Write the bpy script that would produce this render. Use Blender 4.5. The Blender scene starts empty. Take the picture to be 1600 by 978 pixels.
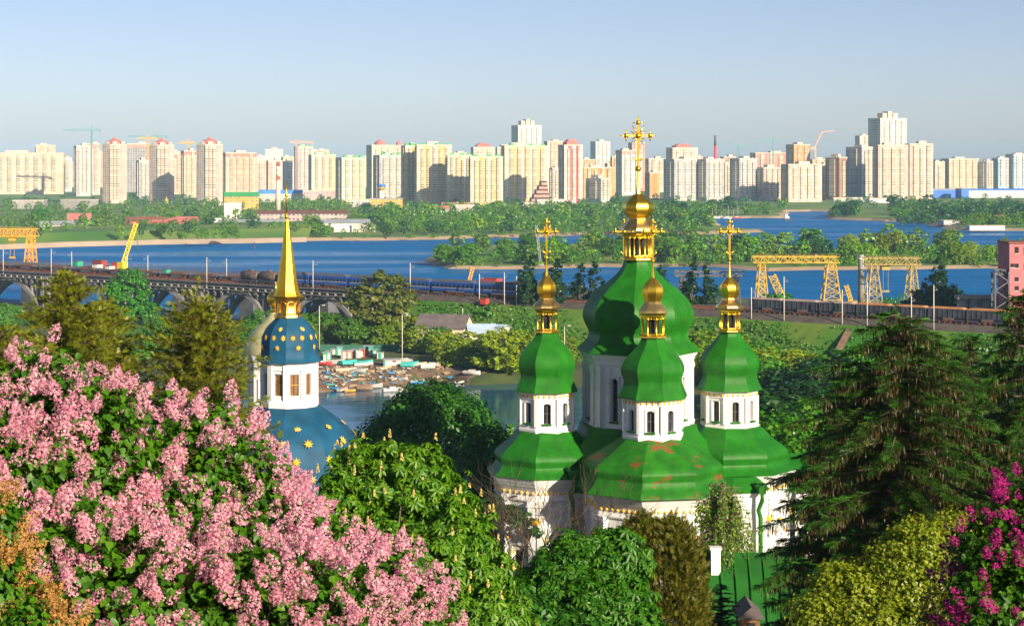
import bpy, math
import numpy as np
from mathutils import Vector
from mathutils.geometry import tessellate_polygon

# ------------------------------------------------------------------ camera, sky, sun, exposure
SC = bpy.context.scene
COL = SC.collection
F = 2985.0            # focal length in photo pixels (photo 1600 x 978)
CAMZ = 60.0           # metres above the river
HY = 250.0            # photo row of the horizon
R = math.radians
SUN_EL, SUN_AZ = R(21.0), R(144.0)     # azimuth clockwise from +Y (view direction)

cd = bpy.data.cameras.new('camera'); cam = bpy.data.objects.new('camera', cd); COL.objects.link(cam)
cam.location = (0, 0, CAMZ); cam.rotation_euler = (R(90), 0, 0)
cd.sensor_width = 36.0; cd.lens = 36.0 * F / 1600.0
cd.shift_y = -(489.0 - HY) / 1600.0
cd.clip_start = 0.5; cd.clip_end = 30000.0
SC.camera = cam

W = bpy.data.worlds.new('World'); SC.world = W; W.use_nodes = True
wn = W.node_tree; bg = wn.nodes['Background']
sky = wn.nodes.new('ShaderNodeTexSky'); sky.sky_type = 'NISHITA'; sky.sun_disc = False
sky.sun_elevation = SUN_EL; sky.sun_rotation = SUN_AZ; sky.altitude = 100.0
sky.air_density = 0.60; sky.dust_density = 0.75; sky.ozone_density = 1.3
tint = wn.nodes.new('ShaderNodeMix'); tint.data_type = 'RGBA'; tint.blend_type = 'MULTIPLY'; tint.inputs['Factor'].default_value = 1.0
tint.inputs[7].default_value = (1.03, .92, .925, 1); wn.links.new(sky.outputs[0], tint.inputs[6]); wn.links.new(tint.outputs[2], bg.inputs[0]); bg.inputs[1].default_value = 0.0765

sd = bpy.data.lights.new('sun', 'SUN'); sd.energy = 5.0; sd.angle = R(0.55); sd.color = (1.0, 0.845, 0.62)
sun = bpy.data.objects.new('sun', sd); COL.objects.link(sun)
sdir = Vector((math.cos(SUN_EL) * math.sin(SUN_AZ), math.cos(SUN_EL) * math.cos(SUN_AZ), math.sin(SUN_EL)))
sun.rotation_euler = sdir.to_track_quat('Z', 'Y').to_euler(); sun.location = (60, -80, 140)
VS = SC.view_settings; SC.display_settings.display_device = 'sRGB'
VS.view_transform = 'Standard'; VS.look = 'None'; VS.exposure = 0.75; VS.gamma = 1.0; VS.use_curve_mapping = False
SC.cycles.max_bounces = 6; SC.cycles.transparent_max_bounces = 4
SC.cycles.diffuse_bounces = 3; SC.cycles.glossy_bounces = 3; SC.cycles.volume_bounces = 0
SC.cycles.use_denoising = True

# ------------------------------------------------------------------ helpers
HAZE_D = 0.000055
ORG = {}
def X(px, D): return (px - 800.0) * D / F
def Z(py, D): return CAMZ - (py - HY) * D / F
def DG(py, z=0.0): return (CAMZ - z) * F / (py - HY)      # distance at which ground of height z shows on that row
def G(px, py, z=0.0):
    d = DG(py, z); return (X(px, d), d, z)

def tag(o, label=None, cat=None, group=None, kind=None):
    if label: o['label'] = label
    if cat: o['category'] = cat
    if group: o['group'] = group
    if kind: o['kind'] = kind
    return o
def thing(name, loc, label, cat, group=None):
    o = bpy.data.objects.new(name, None); COL.objects.link(o)
    o.location = loc; o.empty_display_size = 0.5
    ORG[o.name] = np.array(loc, float)
    return tag(o, label, cat, group)
def org(parent): return ORG.get(parent.name, np.zeros(3)) if parent is not None else np.zeros(3)
def link_mesh(me, name, mats, parent=None, origin=None):
    for m in (mats if isinstance(mats, (list, tuple)) else [mats]): me.materials.append(m)
    o = bpy.data.objects.new(name, me); COL.objects.link(o)
    if parent is not None:
        o.parent = parent; ORG[o.name] = org(parent)
    elif origin is not None:
        o.location = origin; ORG[o.name] = np.array(origin, float)
    return o
def kids(o): return [c for c in bpy.data.objects if c.parent == o]
def copy_tree(o, loc=None, rz=0.0, sc=None, ch=None):
    """copy a thing, its parts and their sub-parts"""
    r = o.copy(); COL.objects.link(r)
    if loc is not None: r.location = loc
    r.rotation_euler = (0, 0, rz)
    if sc is not None: r.scale = sc if isinstance(sc, (tuple, list)) else (sc, sc, sc)
    for c in (ch if ch is not None else kids(o)):
        k = c.copy(); COL.objects.link(k); k.parent = r
        if ch is None:
            for g in kids(c):
                h = g.copy(); COL.objects.link(h); h.parent = k
    return r

class MB:
    """collects polygons in world coordinates; build() links them as one mesh object"""
    def __init__(s): s.v = []; s.f = []; s.m = []; s.s = []; s.uv = {}
    def add(s, vs, fs, m=0, sm=False, uvs=None):
        b = len(s.v); s.v += [tuple(map(float, p)) for p in vs]
        for i, f in enumerate(fs):
            if uvs is not None: s.uv[len(s.f)] = uvs[i]
            s.f.append([b + k for k in f]); s.m.append(m); s.s.append(sm)
        return s
    def quad(s, a, b, c, d, m=0, uv=None): return s.add([a, b, c, d], [(0, 1, 2, 3)], m, False, [uv] if uv else None)
    def box(s, cx, cy, z0, sx, sy, sz, rz=0.0, m=0, taper=1.0, uvm=False):
        c, n = math.cos(rz), math.sin(rz); vs = []
        for k, z in ((1.0, z0), (taper, z0 + sz)):
            for ax, ay in ((-1, -1), (1, -1), (1, 1), (-1, 1)):
                lx, ly = ax * sx / 2 * k, ay * sy / 2 * k
                vs.append((cx + c * lx - n * ly, cy + n * lx + c * ly, z))
        fs = [(0, 1, 5, 4), (1, 2, 6, 5), (2, 3, 7, 6), (3, 0, 4, 7), (4, 5, 6, 7), (3, 2, 1, 0)]
        uvs = None
        if uvm:
            uvs = []
            for w in (sx, sy, sx, sy): uvs.append([(0, 0), (w, 0), (w, sz), (0, sz)])
            uvs += [[(-.01, -.01)] * 4] * 2
        return s.add(vs, fs, m, False, uvs)
    def beam(s, a, b, w, h=None, m=0):
        a = Vector(a); b = Vector(b); h = h or w; d = (b - a).normalized()
        up = Vector((0, 0, 1)) if abs(d.z) < .95 else Vector((0, 1, 0))
        x = d.cross(up).normalized() * w / 2; y = x.cross(d).normalized() * h / 2
        vs = [a - x - y, a + x - y, a + x + y, a - x + y, b - x - y, b + x - y, b + x + y, b - x + y]
        return s.add(vs, [(0, 1, 5, 4), (1, 2, 6, 5), (2, 3, 7, 6), (3, 0, 4, 7), (4, 5, 6, 7), (3, 2, 1, 0)], m)
    def tube(s, pts, rad, n=6, m=0, sm=True):
        pts = [Vector(p) for p in pts]; rr = rad if isinstance(rad, (list, tuple)) else [rad] * len(pts)
        vs = []; fs = []
        for i, p in enumerate(pts):
            d = (pts[min(i + 1, len(pts) - 1)] - pts[max(i - 1, 0)]).normalized()
            up = Vector((0, 0, 1)) if abs(d.z) < .9 else Vector((1, 0, 0))
            x = d.cross(up).normalized(); y = x.cross(d)
            for k in range(n):
                a = 2 * math.pi * k / n; vs.append(p + (x * math.cos(a) + y * math.sin(a)) * rr[i])
        for i in range(len(pts) - 1):
            for k in range(n):
                k2 = (k + 1) % n
                fs.append((i * n + k, (i + 1) * n + k, (i + 1) * n + k2, i * n + k2))
        fs.append(tuple(range(n))); fs.append(tuple(reversed([(len(pts) - 1) * n + k for k in range(n)])))
        return s.add(vs, fs, m, sm)
    def ball(s, c, r, m=0, seg=10, ring=6, sz=1.0):
        pr = [(r * math.sin(math.pi * i / ring), c[2] - r * sz * math.cos(math.pi * i / ring)) for i in range(ring + 1)]
        pr[0] = (r * .02, pr[0][1]); pr[-1] = (r * .02, pr[-1][1])
        return s.lathe(pr, seg, c[0], c[1], m)
    def lathe(s, prof, n, cx, cy, m=0, sm=True):
        vs = []; fs = []
        for r, z in prof:
            for k in range(n):
                a = 2 * math.pi * k / n; vs.append((cx + r * math.cos(a), cy + r * math.sin(a), z))
        for i in range(len(prof) - 1):
            for k in range(n):
                k2 = (k + 1) % n; fs.append((i * n + k, i * n + k2, (i + 1) * n + k2, (i + 1) * n + k))
        fs.append(tuple(reversed(range(n)))); fs.append(tuple((len(prof) - 1) * n + k for k in range(n)))
        return s.add(vs, fs, m, sm)
    def facets(s, prof, n, phi, cx, cy, m=0, sm=True, cap=True):
        """n flat sides round an axis; every side smooth along its height and sharp at its edges.
        side 0 faces phi (0 = towards -Y, positive towards +X)"""
        L = len(prof)
        for k in range(n):
            c = phi + 2 * math.pi * k / n; vs = []
            for r, z in prof:
                for a in (c - math.pi / n, c + math.pi / n): vs.append((cx + r * math.sin(a), cy - r * math.cos(a), z))
            fs = [(2 * i, 2 * i + 1, 2 * i + 3, 2 * i + 2) if prof[i + 1][1] >= prof[i][1] else (2 * i, 2 * i + 1, 2 * i + 3, 2 * i + 2) for i in range(L - 1)]
            w0 = 2 * prof[0][0] * math.sin(math.pi / n)
            uvs = [[(0, prof[i][1]), (w0, prof[i][1]), (w0, prof[i + 1][1]), (0, prof[i + 1][1])] for i in range(L - 1)]
            s.add(vs, fs, m, sm, uvs)
        if cap:
            for i, rev in ((0, True), (L - 1, False)):
                r, z = prof[i]; vs = [(cx + r * math.sin(phi + 2 * math.pi * (k + .5) / n), cy - r * math.cos(phi + 2 * math.pi * (k + .5) / n), z) for k in range(n)]
                s.add(vs, [tuple(reversed(range(n))) if rev else tuple(range(n))], m)
        return s
    def build(s, name, mats, parent=None, origin=None):
        o0 = org(parent) if parent is not None else (np.array(origin, float) if origin is not None else np.zeros(3))
        me = bpy.data.meshes.new(name)
        me.from_pydata([tuple(np.array(p) - o0) for p in s.v], [], s.f)
        me.polygons.foreach_set('material_index', s.m); me.polygons.foreach_set('use_smooth', s.s)
        if s.uv:
            uvl = me.uv_layers.new(name='UVMap')
            for fi, uv in s.uv.items():
                p = me.polygons[fi]
                for j, li in enumerate(p.loop_indices): uvl.data[li].uv = uv[j]
        me.update()
        return link_mesh(me, name, mats, parent, origin)

def spline(pts, sub=5):
    """Catmull-Rom through (r, z) points"""
    P = np.array(pts, float); out = []
    for i in range(len(P) - 1):
        p0 = P[max(i - 1, 0)]; p1 = P[i]; p2 = P[i + 1]; p3 = P[min(i + 2, len(P) - 1)]
        for k in range(sub):
            t = k / sub
            out.append(tuple(.5 * ((2 * p1) + (-p0 + p2) * t + (2 * p0 - 5 * p1 + 4 * p2 - p3) * t * t + (-p0 + 3 * p1 - 3 * p2 + p3) * t ** 3)))
    out.append(tuple(P[-1])); return out

# ------------------------------------------------------------------ materials
def newmat(name):
    m = bpy.data.materials.new(name); m.use_nodes = True
    return m, m.node_tree, m.node_tree.nodes['Principled BSDF']
def mat(name, col, rough=.7, metal=0.0, var=.12, scale=2.0, bump=0.0, bscale=None, spec=.5, col2=None, coat=0.0):
    m, t, b = newmat(name)
    b.inputs['Roughness'].default_value = rough; b.inputs['Metallic'].default_value = metal
    b.inputs['Specular IOR Level'].default_value = spec
    if coat: b.inputs['Coat Weight'].default_value = coat
    c1 = tuple(max(0, c * (1 - var)) for c in col); c2 = col2 or tuple(min(1, c * (1 + var)) for c in col)
    if var > 0 or col2:
        tc = t.nodes.new('ShaderNodeTexCoord'); nz = t.nodes.new('ShaderNodeTexNoise')
        nz.inputs['Scale'].default_value = scale; nz.inputs['Detail'].default_value = 5
        t.links.new(tc.outputs['Object'], nz.inputs['Vector'])
        rp = t.nodes.new('ShaderNodeValToRGB'); rp.color_ramp.elements[0].position = .35; rp.color_ramp.elements[1].position = .65
        rp.color_ramp.elements[0].color = (*c1, 1); rp.color_ramp.elements[1].color = (*c2, 1)
        t.links.new(nz.outputs['Fac'], rp.inputs['Fac']); t.links.new(rp.outputs['Color'], b.inputs['Base Color'])
        if bump:
            n2 = t.nodes.new('ShaderNodeTexNoise'); n2.inputs['Scale'].default_value = bscale or scale * 4; n2.inputs['Detail'].default_value = 4
            t.links.new(tc.outputs['Object'], n2.inputs['Vector'])
            bp = t.nodes.new('ShaderNodeBump'); bp.inputs['Strength'].default_value = bump; bp.inputs['Distance'].default_value = .05
            t.links.new(n2.outputs['Fac'], bp.inputs['Height']); t.links.new(bp.outputs['Normal'], b.inputs['Normal'])
    else: b.inputs['Base Color'].default_value = (*col, 1)
    return m
def leafmat(name, cols, trans=.3, objvar=.25, gloss=.04):
    """foliage: colour differs from leaf to leaf and a little from tree to tree"""
    m, t, b = newmat(name); t.nodes.remove(b); out = t.nodes['Material Output']
    ge = t.nodes.new('ShaderNodeNewGeometry'); rp = t.nodes.new('ShaderNodeValToRGB')
    e = rp.color_ramp.elements; e[0].color = (*cols[0], 1); e[1].color = (*cols[-1], 1)
    for i, c in enumerate(cols[1:-1]): q = e.new((i + 1) / (len(cols) - 1)); q.color = (*c, 1)
    t.links.new(ge.outputs['Random Per Island'], rp.inputs['Fac'])
    oi = t.nodes.new('ShaderNodeObjectInfo'); mr = t.nodes.new('ShaderNodeMapRange')
    mr.inputs['To Min'].default_value = 1 - objvar; mr.inputs['To Max'].default_value = 1 + objvar
    t.links.new(oi.outputs['Random'], mr.inputs['Value'])
    hs = t.nodes.new('ShaderNodeHueSaturation'); t.links.new(rp.outputs['Color'], hs.inputs['Color']); t.links.new(mr.outputs['Result'], hs.inputs['Value'])
    m2 = t.nodes.new('ShaderNodeMapRange'); m2.inputs['To Min'].default_value = .5 - objvar * .07; m2.inputs['To Max'].default_value = .5 + objvar * .05
    ml = t.nodes.new('ShaderNodeMath'); ml.operation = 'MULTIPLY'; ml.inputs[1].default_value = 7.31
    fr = t.nodes.new('ShaderNodeMath'); fr.operation = 'FRACT'
    t.links.new(oi.outputs['Random'], ml.inputs[0]); t.links.new(ml.outputs[0], fr.inputs[0]); t.links.new(fr.outputs[0], m2.inputs['Value'])
    t.links.new(m2.outputs['Result'], hs.inputs['Hue'])
    df = t.nodes.new('ShaderNodeBsdfDiffuse'); tr = t.nodes.new('ShaderNodeBsdfTranslucent'); mx = t.nodes.new('ShaderNodeMixShader')
    t.links.new(hs.outputs['Color'], df.inputs['Color']); t.links.new(hs.outputs['Color'], tr.inputs['Color'])
    mx.inputs[0].default_value = trans; t.links.new(df.outputs[0], mx.inputs[1]); t.links.new(tr.outputs[0], mx.inputs[2])
    last = mx
    if gloss:
        gl = t.nodes.new('ShaderNodeBsdfGlossy'); gl.inputs['Roughness'].default_value = .45
        m3 = t.nodes.new('ShaderNodeMixShader'); m3.inputs[0].default_value = gloss
        t.links.new(mx.outputs[0], m3.inputs[1]); t.links.new(gl.outputs[0], m3.inputs[2]); last = m3
    t.links.new(last.outputs[0], out.inputs['Surface']); return m
def facade(name, wall, wall2=None, stripe=9.0, pw=3.2, ph=3.0, win=(.25, .75, .3, .78), glass=(.13, .16, .22), band=None):
    """rows of windows on a wall, laid out in metres along its UV map; wall2 = second colour in vertical strips, band = floor slabs"""
    m, t, b = newmat(name); N = t.nodes; L = t.links; wall = tuple(c * .80 for c in wall); wall2 = tuple(c * .80 for c in wall2) if wall2 else None
    b.inputs['Roughness'].default_value = .75
    uv = N.new('ShaderNodeUVMap'); uv.uv_map = 'UVMap'; sp = N.new('ShaderNodeSeparateXYZ'); L.new(uv.outputs[0], sp.inputs[0])
    def M(op, a, c=None):
        n = N.new('ShaderNodeMath'); n.operation = op
        for i, q in enumerate((a, c)):
            if q is None: continue
            if isinstance(q, (int, float)): n.inputs[i].default_value = q
            else: L.new(q, n.inputs[i])
        return n.outputs[0]
    u = M('DIVIDE', sp.outputs[0], pw); v = M('DIVIDE', sp.outputs[1], ph)
    fu = M('FRACT', u); fv = M('FRACT', v)
    msk = M('MULTIPLY', M('MULTIPLY', M('GREATER_THAN', fu, win[0]), M('LESS_THAN', fu, win[1])),
            M('MULTIPLY', M('GREATER_THAN', fv, win[2]), M('LESS_THAN', fv, win[3])))
    pos = M('GREATER_THAN', sp.outputs[1], 0.0); msk = M('MULTIPLY', msk, pos)
    cb = N.new('ShaderNodeCombineXYZ'); L.new(M('FLOOR', u), cb.inputs[0]); L.new(M('FLOOR', v), cb.inputs[1])
    wn_ = N.new('ShaderNodeTexWhiteNoise'); wn_.noise_dimensions = '2D'; L.new(cb.outputs[0], wn_.inputs['Vector'])
    g2 = N.new('ShaderNodeMix'); g2.data_type = 'RGBA'; L.new(wn_.outputs['Value'], g2.inputs['Factor'])
    g2.inputs[6].default_value = (*[c * .6 for c in glass], 1); g2.inputs[7].default_value = (*[min(1, c * 1.9) for c in glass], 1)
    if wall2:
        st = M('LESS_THAN', M('FRACT', M('DIVIDE', sp.outputs[0], stripe)), .5)
        w = N.new('ShaderNodeMix'); w.data_type = 'RGBA'; L.new(st, w.inputs['Factor']); w.inputs[6].default_value = (*wall, 1); w.inputs[7].default_value = (*wall2, 1); wc = w.outputs[2]
    else:
        rg = N.new('ShaderNodeRGB'); rg.outputs[0].default_value = (*wall, 1); wc = rg.outputs[0]
    if band:
        bm_ = M('LESS_THAN', fv, .16); w = N.new('ShaderNodeMix'); w.data_type = 'RGBA'; L.new(bm_, w.inputs['Factor']); L.new(wc, w.inputs[6]); w.inputs[7].default_value = (*band, 1); wc = w.outputs[2]
    tc_ = N.new('ShaderNodeTexCoord'); nz_ = N.new('ShaderNodeTexNoise'); nz_.inputs['Scale'].default_value = .09; nz_.inputs['Detail'].default_value = 6; L.new(tc_.outputs['Object'], nz_.inputs[0])
    mr_ = N.new('ShaderNodeMapRange'); mr_.inputs['From Min'].default_value = .35; mr_.inputs['From Max'].default_value = .65; mr_.inputs['To Min'].default_value = .80; mr_.inputs['To Max'].default_value = 1.06; L.new(nz_.outputs[0], mr_.inputs['Value'])
    vm_ = N.new('ShaderNodeVectorMath'); vm_.operation = 'SCALE'; L.new(wc, vm_.inputs[0]); L.new(mr_.outputs[0], vm_.inputs['Scale']); wc = vm_.outputs[0]
    fi = N.new('ShaderNodeMix'); fi.data_type = 'RGBA'; L.new(msk, fi.inputs['Factor']); L.new(wc, fi.inputs[6]); L.new(g2.outputs[2], fi.inputs[7])
    L.new(fi.outputs[2], b.inputs['Base Color'])
    rr = N.new('ShaderNodeMapRange'); L.new(msk, rr.inputs['Value']); rr.inputs['To Min'].default_value = .8; rr.inputs['To Max'].default_value = .35
    L.new(rr.outputs[0], b.inputs['Roughness'])
    return m

M_ = {}
M_['white'] = mat('white_plaster', (.73, .73, .73), .85, var=.04, scale=.7, bump=.25, bscale=6)
def streak(m, col, lo, hi, scale, amount=1.0):
    """weather streaks running down the surface, in a second colour"""
    t = m.node_tree; b = t.nodes['Principled BSDF']; base = b.inputs['Base Color'].links[0].from_socket
    tc = t.nodes.new('ShaderNodeTexCoord'); mp = t.nodes.new('ShaderNodeMapping'); mp.inputs['Scale'].default_value = scale
    nz = t.nodes.new('ShaderNodeTexNoise'); nz.inputs['Scale'].default_value = 1.0; nz.inputs['Detail'].default_value = 7; nz.inputs['Roughness'].default_value = .65
    t.links.new(tc.outputs['Object'], mp.inputs[0]); t.links.new(mp.outputs[0], nz.inputs[0])
    rp = t.nodes.new('ShaderNodeMapRange'); rp.inputs['From Min'].default_value = lo; rp.inputs['From Max'].default_value = hi; rp.inputs['To Max'].default_value = amount; t.links.new(nz.outputs[0], rp.inputs['Value'])
    mx = t.nodes.new('ShaderNodeMix'); mx.data_type = 'RGBA'; t.links.new(rp.outputs[0], mx.inputs['Factor']); t.links.new(base, mx.inputs[6]); mx.inputs[7].default_value = (*col, 1)
    t.links.new(mx.outputs[2], b.inputs['Base Color']); return m
streak(M_['white'], (.48, .465, .44), .56, .80, (1.4, 1.4, .28), .5)
M_['gold'] = mat('gilding', (1.0, .61, .06), .34, 1.0, var=.10, scale=3)
M_['starpaint'] = mat('gold_leaf_on_blue', (.92, .56, .05), .4, .35, var=.08)
M_['spiregold'] = mat('satin_gilded_spire', (1.0, .58, .04), .46, 1.0, var=.12, scale=2)
M_['golddark'] = mat('aged_gilding', (.80, .46, .10), .38, 1.0, var=.2, scale=3)
M_['glass'] = mat('dark_window_glass', (.025, .027, .03), .15, var=.3, scale=1.5)
M_['woodwin'] = mat('brown_window_boards', (.17, .085, .035), .6, var=.3, scale=3)
M_['concrete'] = mat('grey_concrete', (.30, .29, .27), .85, var=.2, scale=.3, bump=.2)
M_['darkconcrete'] = mat('sooty_concrete', (.105, .11, .125), .85, var=.25, scale=.25)
M_['steel'] = mat('grey_steel', (.32, .33, .35), .5, .4, var=.1)
M_['lightpole'] = mat('pale_concrete_pole', (.55, .53, .49), .7, var=.08)
M_['yellowsteel'] = mat('yellow_painted_steel', (.50, .33, .025), .6, var=.3, scale=.8)
M_['orangesteel'] = mat('orange_painted_steel', (.85, .36, .02), .55, var=.12, scale=.8)
M_['rust'] = mat('rusty_steel', (.17, .065, .035), .8, var=.35, scale=.9)
M_['redpaint'] = mat('red_paint', (.55, .06, .05), .55, var=.15)
M_['bark'] = mat('bark', (.10, .072, .05), .9, var=.35, scale=3, bump=.5)
M_['palebark'] = mat('grey_brown_twigs', (.19, .13, .095), .9, var=.25, scale=3)
# ------------------------------------------------------------------ terrain, water, air
def smooth(a, b, t): t = np.clip((t - a) / (b - a), 0, 1); return t * t * (3 - 2 * t)
BP0 = np.array([-201., 750.]); BP1 = np.array([124., 501.]); BD = (BP1 - BP0) / np.linalg.norm(BP1 - BP0); BN = np.array([-BD[1], BD[0]])
DECK = 18.0
def bridge_pt(px, off=0.0):
    """plan point of the railway line that shows in photo column px"""
    k = (px - 800.0) / F; p0 = BP0 + BN * off
    t = (k * p0[1] - p0[0]) / (BD[0] - k * BD[1]); return p0 + BD * t
HILL_Y = [-300, -80, -2, 8, 14, 22, 34, 50, 80, 110, 190, 250, 300, 350, 400, 900]
HILL_Z = [70, 64, 58.2, 56.2, 53.8, 49, 42.5, 37, 30, 25.5, 23.5, 14, 7, 3.5, 2.2, 2.2]
BAY = [(-260, 345), (-200, 300), (-120, 305), (-60, 318), (0, 330), (26, 370), (32, 440), (27, 492), (14, 512), (4, 515), (-10, 510), (-19, 522), (-26, 520), (-30, 505), (-37, 508), (-44, 500), (-52, 493), (-70, 488), (-110, 480), (-260, 470)]
def poly_dist(x, y, P):
    P = np.array(P, float); x = np.asarray(x); y = np.asarray(y); d = np.full(x.shape, 1e9); ins = np.zeros(x.shape, bool)
    for i in range(len(P)):
        a = P[i]; b = P[(i + 1) % len(P)]; e = b - a
        t = np.clip(((x - a[0]) * e[0] + (y - a[1]) * e[1]) / (e @ e), 0, 1)
        d = np.minimum(d, np.hypot(x - a[0] - t * e[0], y - a[1] - t * e[1]))
        c = ((a[1] > y) != (b[1] > y)) & (x < (b[0] - a[0]) * (y - a[1]) / (b[1] - a[1] + 1e-12) + a[0]); ins ^= c
    return np.where(ins, -d, d)
def ground_z(x, y):
    x = np.asarray(x, float); y = np.asarray(y, float)
    z = np.interp(y, HILL_Y, HILL_Z)
    z = z + np.where(y < 330, np.sin(x * .11) * .5 + np.sin(x * .043 + y * .07) * .8, 0) * smooth(20, 60, y)
    z = z + np.where(y > 480, 1, 0) * smooth(500, 600, y) * 1.6
    bd = poly_dist(x, y, BAY); z = np.where(y > 290, -2.2 + (z + 2.2) * smooth(-7, 5, bd), z)
    off = (x - BP0[0]) * BN[0] + (y - BP0[1]) * BN[1]
    left = x < (-30 + 0.3 * off)
    edge = np.where(left, smooth(6, 18, off), smooth(205, 222, off))
    z = z * (1 - edge) - 2.5 * edge
    return z
def grid_mesh(name, xs, ys, zf, mats, kind='structure'):
    gx, gy = np.meshgrid(xs, ys); gz = zf(gx, gy); nx, ny = len(xs), len(ys)
    me = bpy.data.meshes.new(name); v = np.stack([gx, gy, gz], -1).reshape(-1, 3)
    i = (np.arange(ny - 1)[:, None] * nx + np.arange(nx - 1)[None]).reshape(-1)
    f = np.stack([i, i + 1, i + nx + 1, i + nx], -1)
    me.from_pydata(v.tolist(), [], f.tolist()); me.polygons.foreach_set('use_smooth', [True] * len(f)); me.update()
    return tag(link_mesh(me, name, mats), kind=kind)
M_['ground'] = mat('grassy_earth', (.035, .085, .012), .95, var=.4, scale=.05, bump=.3, col2=(.10, .13, .03))
M_['shore'] = mat('sandy_grass', (.07, .10, .03), .95, scale=.06, col2=(.20, .16, .09), var=.3)
M_['sand'] = mat('river_sand', (.33, .24, .15), .95, var=.2, scale=.03)
grid_mesh('hillside_ground', np.r_[np.arange(-340, -60, 8), np.arange(-60, 60, 2.5), np.arange(60, 480, 8)], np.r_[np.arange(-80, 60, 2.5), np.arange(60, 300, 5), np.arange(300, 560, 3.5), np.arange(560, 900, 9)], ground_z, M_['ground'])

def yard_z(x, y):
    k = ((x + 38) / 30 + .10 * np.sin(y * .31)) ** 2 + ((y - 516) / (27 + 3 * np.sin(x * .37) + 2 * np.sin(x * .83 + 1))) ** 2
    return ground_z(x, y) + np.where(k < 1, .07, -.4)
M_['yard'] = mat('trampled_sand_and_mud', (.12, .08, .055), .95, var=.3, scale=.25, bump=.4, col2=(.24, .165, .11))
grid_mesh('boat_yard_ground', np.arange(-74, 0, 1.2), np.arange(480, 552, 1.2), yard_z, M_['yard'])
def water(name, x0, x1, y0, y1, col, rough, s1, b1, sx, z=0.0, spec=.3):
    m, t, b = newmat(name + '_surface'); b.inputs['Base Color'].default_value = (*col, 1); b.inputs['Roughness'].default_value = rough; b.inputs['IOR'].default_value = 1.33; b.inputs['Specular IOR Level'].default_value = spec
    tc = t.nodes.new('ShaderNodeTexCoord'); mp = t.nodes.new('ShaderNodeMapping'); mp.inputs['Scale'].default_value = (sx, 1, 1)
    t.links.new(tc.outputs['Object'], mp.inputs[0]); prev = None
    for sc_, st in ((s1, b1), (s1 * .12, b1 * .8), (s1 * .02, b1 * .5)):
        nz = t.nodes.new('ShaderNodeTexNoise'); nz.inputs['Scale'].default_value = sc_; nz.inputs['Detail'].default_value = 3; t.links.new(mp.outputs[0], nz.inputs[0])
        bp = t.nodes.new('ShaderNodeBump'); bp.inputs['Strength'].default_value = st; bp.inputs['Distance'].default_value = 1.0 / (sc_ * 8)
        t.links.new(nz.outputs[0], bp.inputs['Height'])
        if prev: t.links.new(prev, bp.inputs['Normal'])
        prev = bp.outputs[0]
    t.links.new(prev, b.inputs['Normal'])
    mq = t.nodes.new('ShaderNodeMapping'); mq.inputs['Scale'].default_value = (.0035, .016, 1); t.links.new(tc.outputs['Object'], mq.inputs[0])
    nq = t.nodes.new('ShaderNodeTexNoise'); nq.inputs['Scale'].default_value = 1.0; nq.inputs['Detail'].default_value = 6; t.links.new(mq.outputs[0], nq.inputs[0])
    rq = t.nodes.new('ShaderNodeMapRange'); rq.inputs['From Min'].default_value = .35; rq.inputs['From Max'].default_value = .68; rq.inputs['To Min'].default_value = rough * .45; rq.inputs['To Max'].default_value = rough * 1.7
    t.links.new(nq.outputs[0], rq.inputs['Value']); t.links.new(rq.outputs[0], b.inputs['Roughness'])
    mb = MB(); mb.quad((x0, y0, z), (x1, y0, z), (x1, y1, z), (x0, y1, z)); return tag(mb.build(name, m), kind='structure')
water('bay_water', -300, 60, 280, 560, (.006, .085, .16), .09, .5, .16, .35, 0.0, .35)
water('river_water', -900, 1100, 560, 4200, (.004, .135, .39), .52, .35, 1.0, .3, 0.0, .12)

def land(name, pts, z, mats, slope=4.0, rough=0.0, seed=1):
    """land with its shoreline through photo points lying on the water, a sloping bank and a level top"""
    P = np.array([p if len(p) == 3 else G(*p) for p in pts])[:, :2]
    if rough:
        rng = np.random.default_rng(seed); Q = []
        for i in range(len(P)):
            a, b = P[i], P[(i + 1) % len(P)]; n = int(min(24, max(1, np.linalg.norm(b - a) / 14)))
            for k in range(n): Q.append(a + (b - a) * k / n + rng.normal(0, rough if k else 0, 2) * (1, 2.5))
        P = np.array(Q)
    ar = .5 * np.sum(P[:, 0] * np.roll(P[:, 1], -1) - np.roll(P[:, 0], -1) * P[:, 1])
    if ar < 0: P = P[::-1]
    n = len(P); e = np.roll(P, -1, 0) - np.roll(P, 1, 0); nn = np.stack([e[:, 1], -e[:, 0]], 1); nn /= np.linalg.norm(nn, axis=1)[:, None] + 1e-9
    out = P + nn * slope * .4; top = P - nn * slope
    vs = [(*p, -.6) for p in out] + [(*p, z) for p in top]
    fs = [(i, (i + 1) % n, n + (i + 1) % n, n + i) for i in range(n)]
    mb = MB(); mb.add(vs, fs, 1)
    tri = tessellate_polygon([[Vector((*p, 0)) for p in top]])
    mb.add([(*p, z) for p in top], [tuple(t) for t in tri], 0)
    o = mb.build(name, mats); return tag(o, kind='structure')
M_['farland'] = mat('riverside_grass', (.06, .21, .01), .95, scale=.012, var=.3, col2=(.16, .24, .03))
far_pts = [(-150, 395), (0, 389), (60, 387), (100, 385), (180, 383), (250, 381), (330, 379), (400, 379), (470, 377), (520, 376), (600, 376), (650, 375), (700, 374), (760, 372), (800, 371), (860, 370), (930, 367), (1000, 367), (1100, 366.5), (1192, 363), (1192, 362), (1150, 360), (1128, 356), (1118, 350), (1112, 344), (1108, 341), (1225, 341), (1232, 331), (1292, 331), (1297, 343), (1360, 345), (1440, 348), (1455, 353), (1490, 358), (1515, 361), (1600, 361), (1800, 362)]
far = [(p[0] - 0., p[1]) for p in far_pts]
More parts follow.
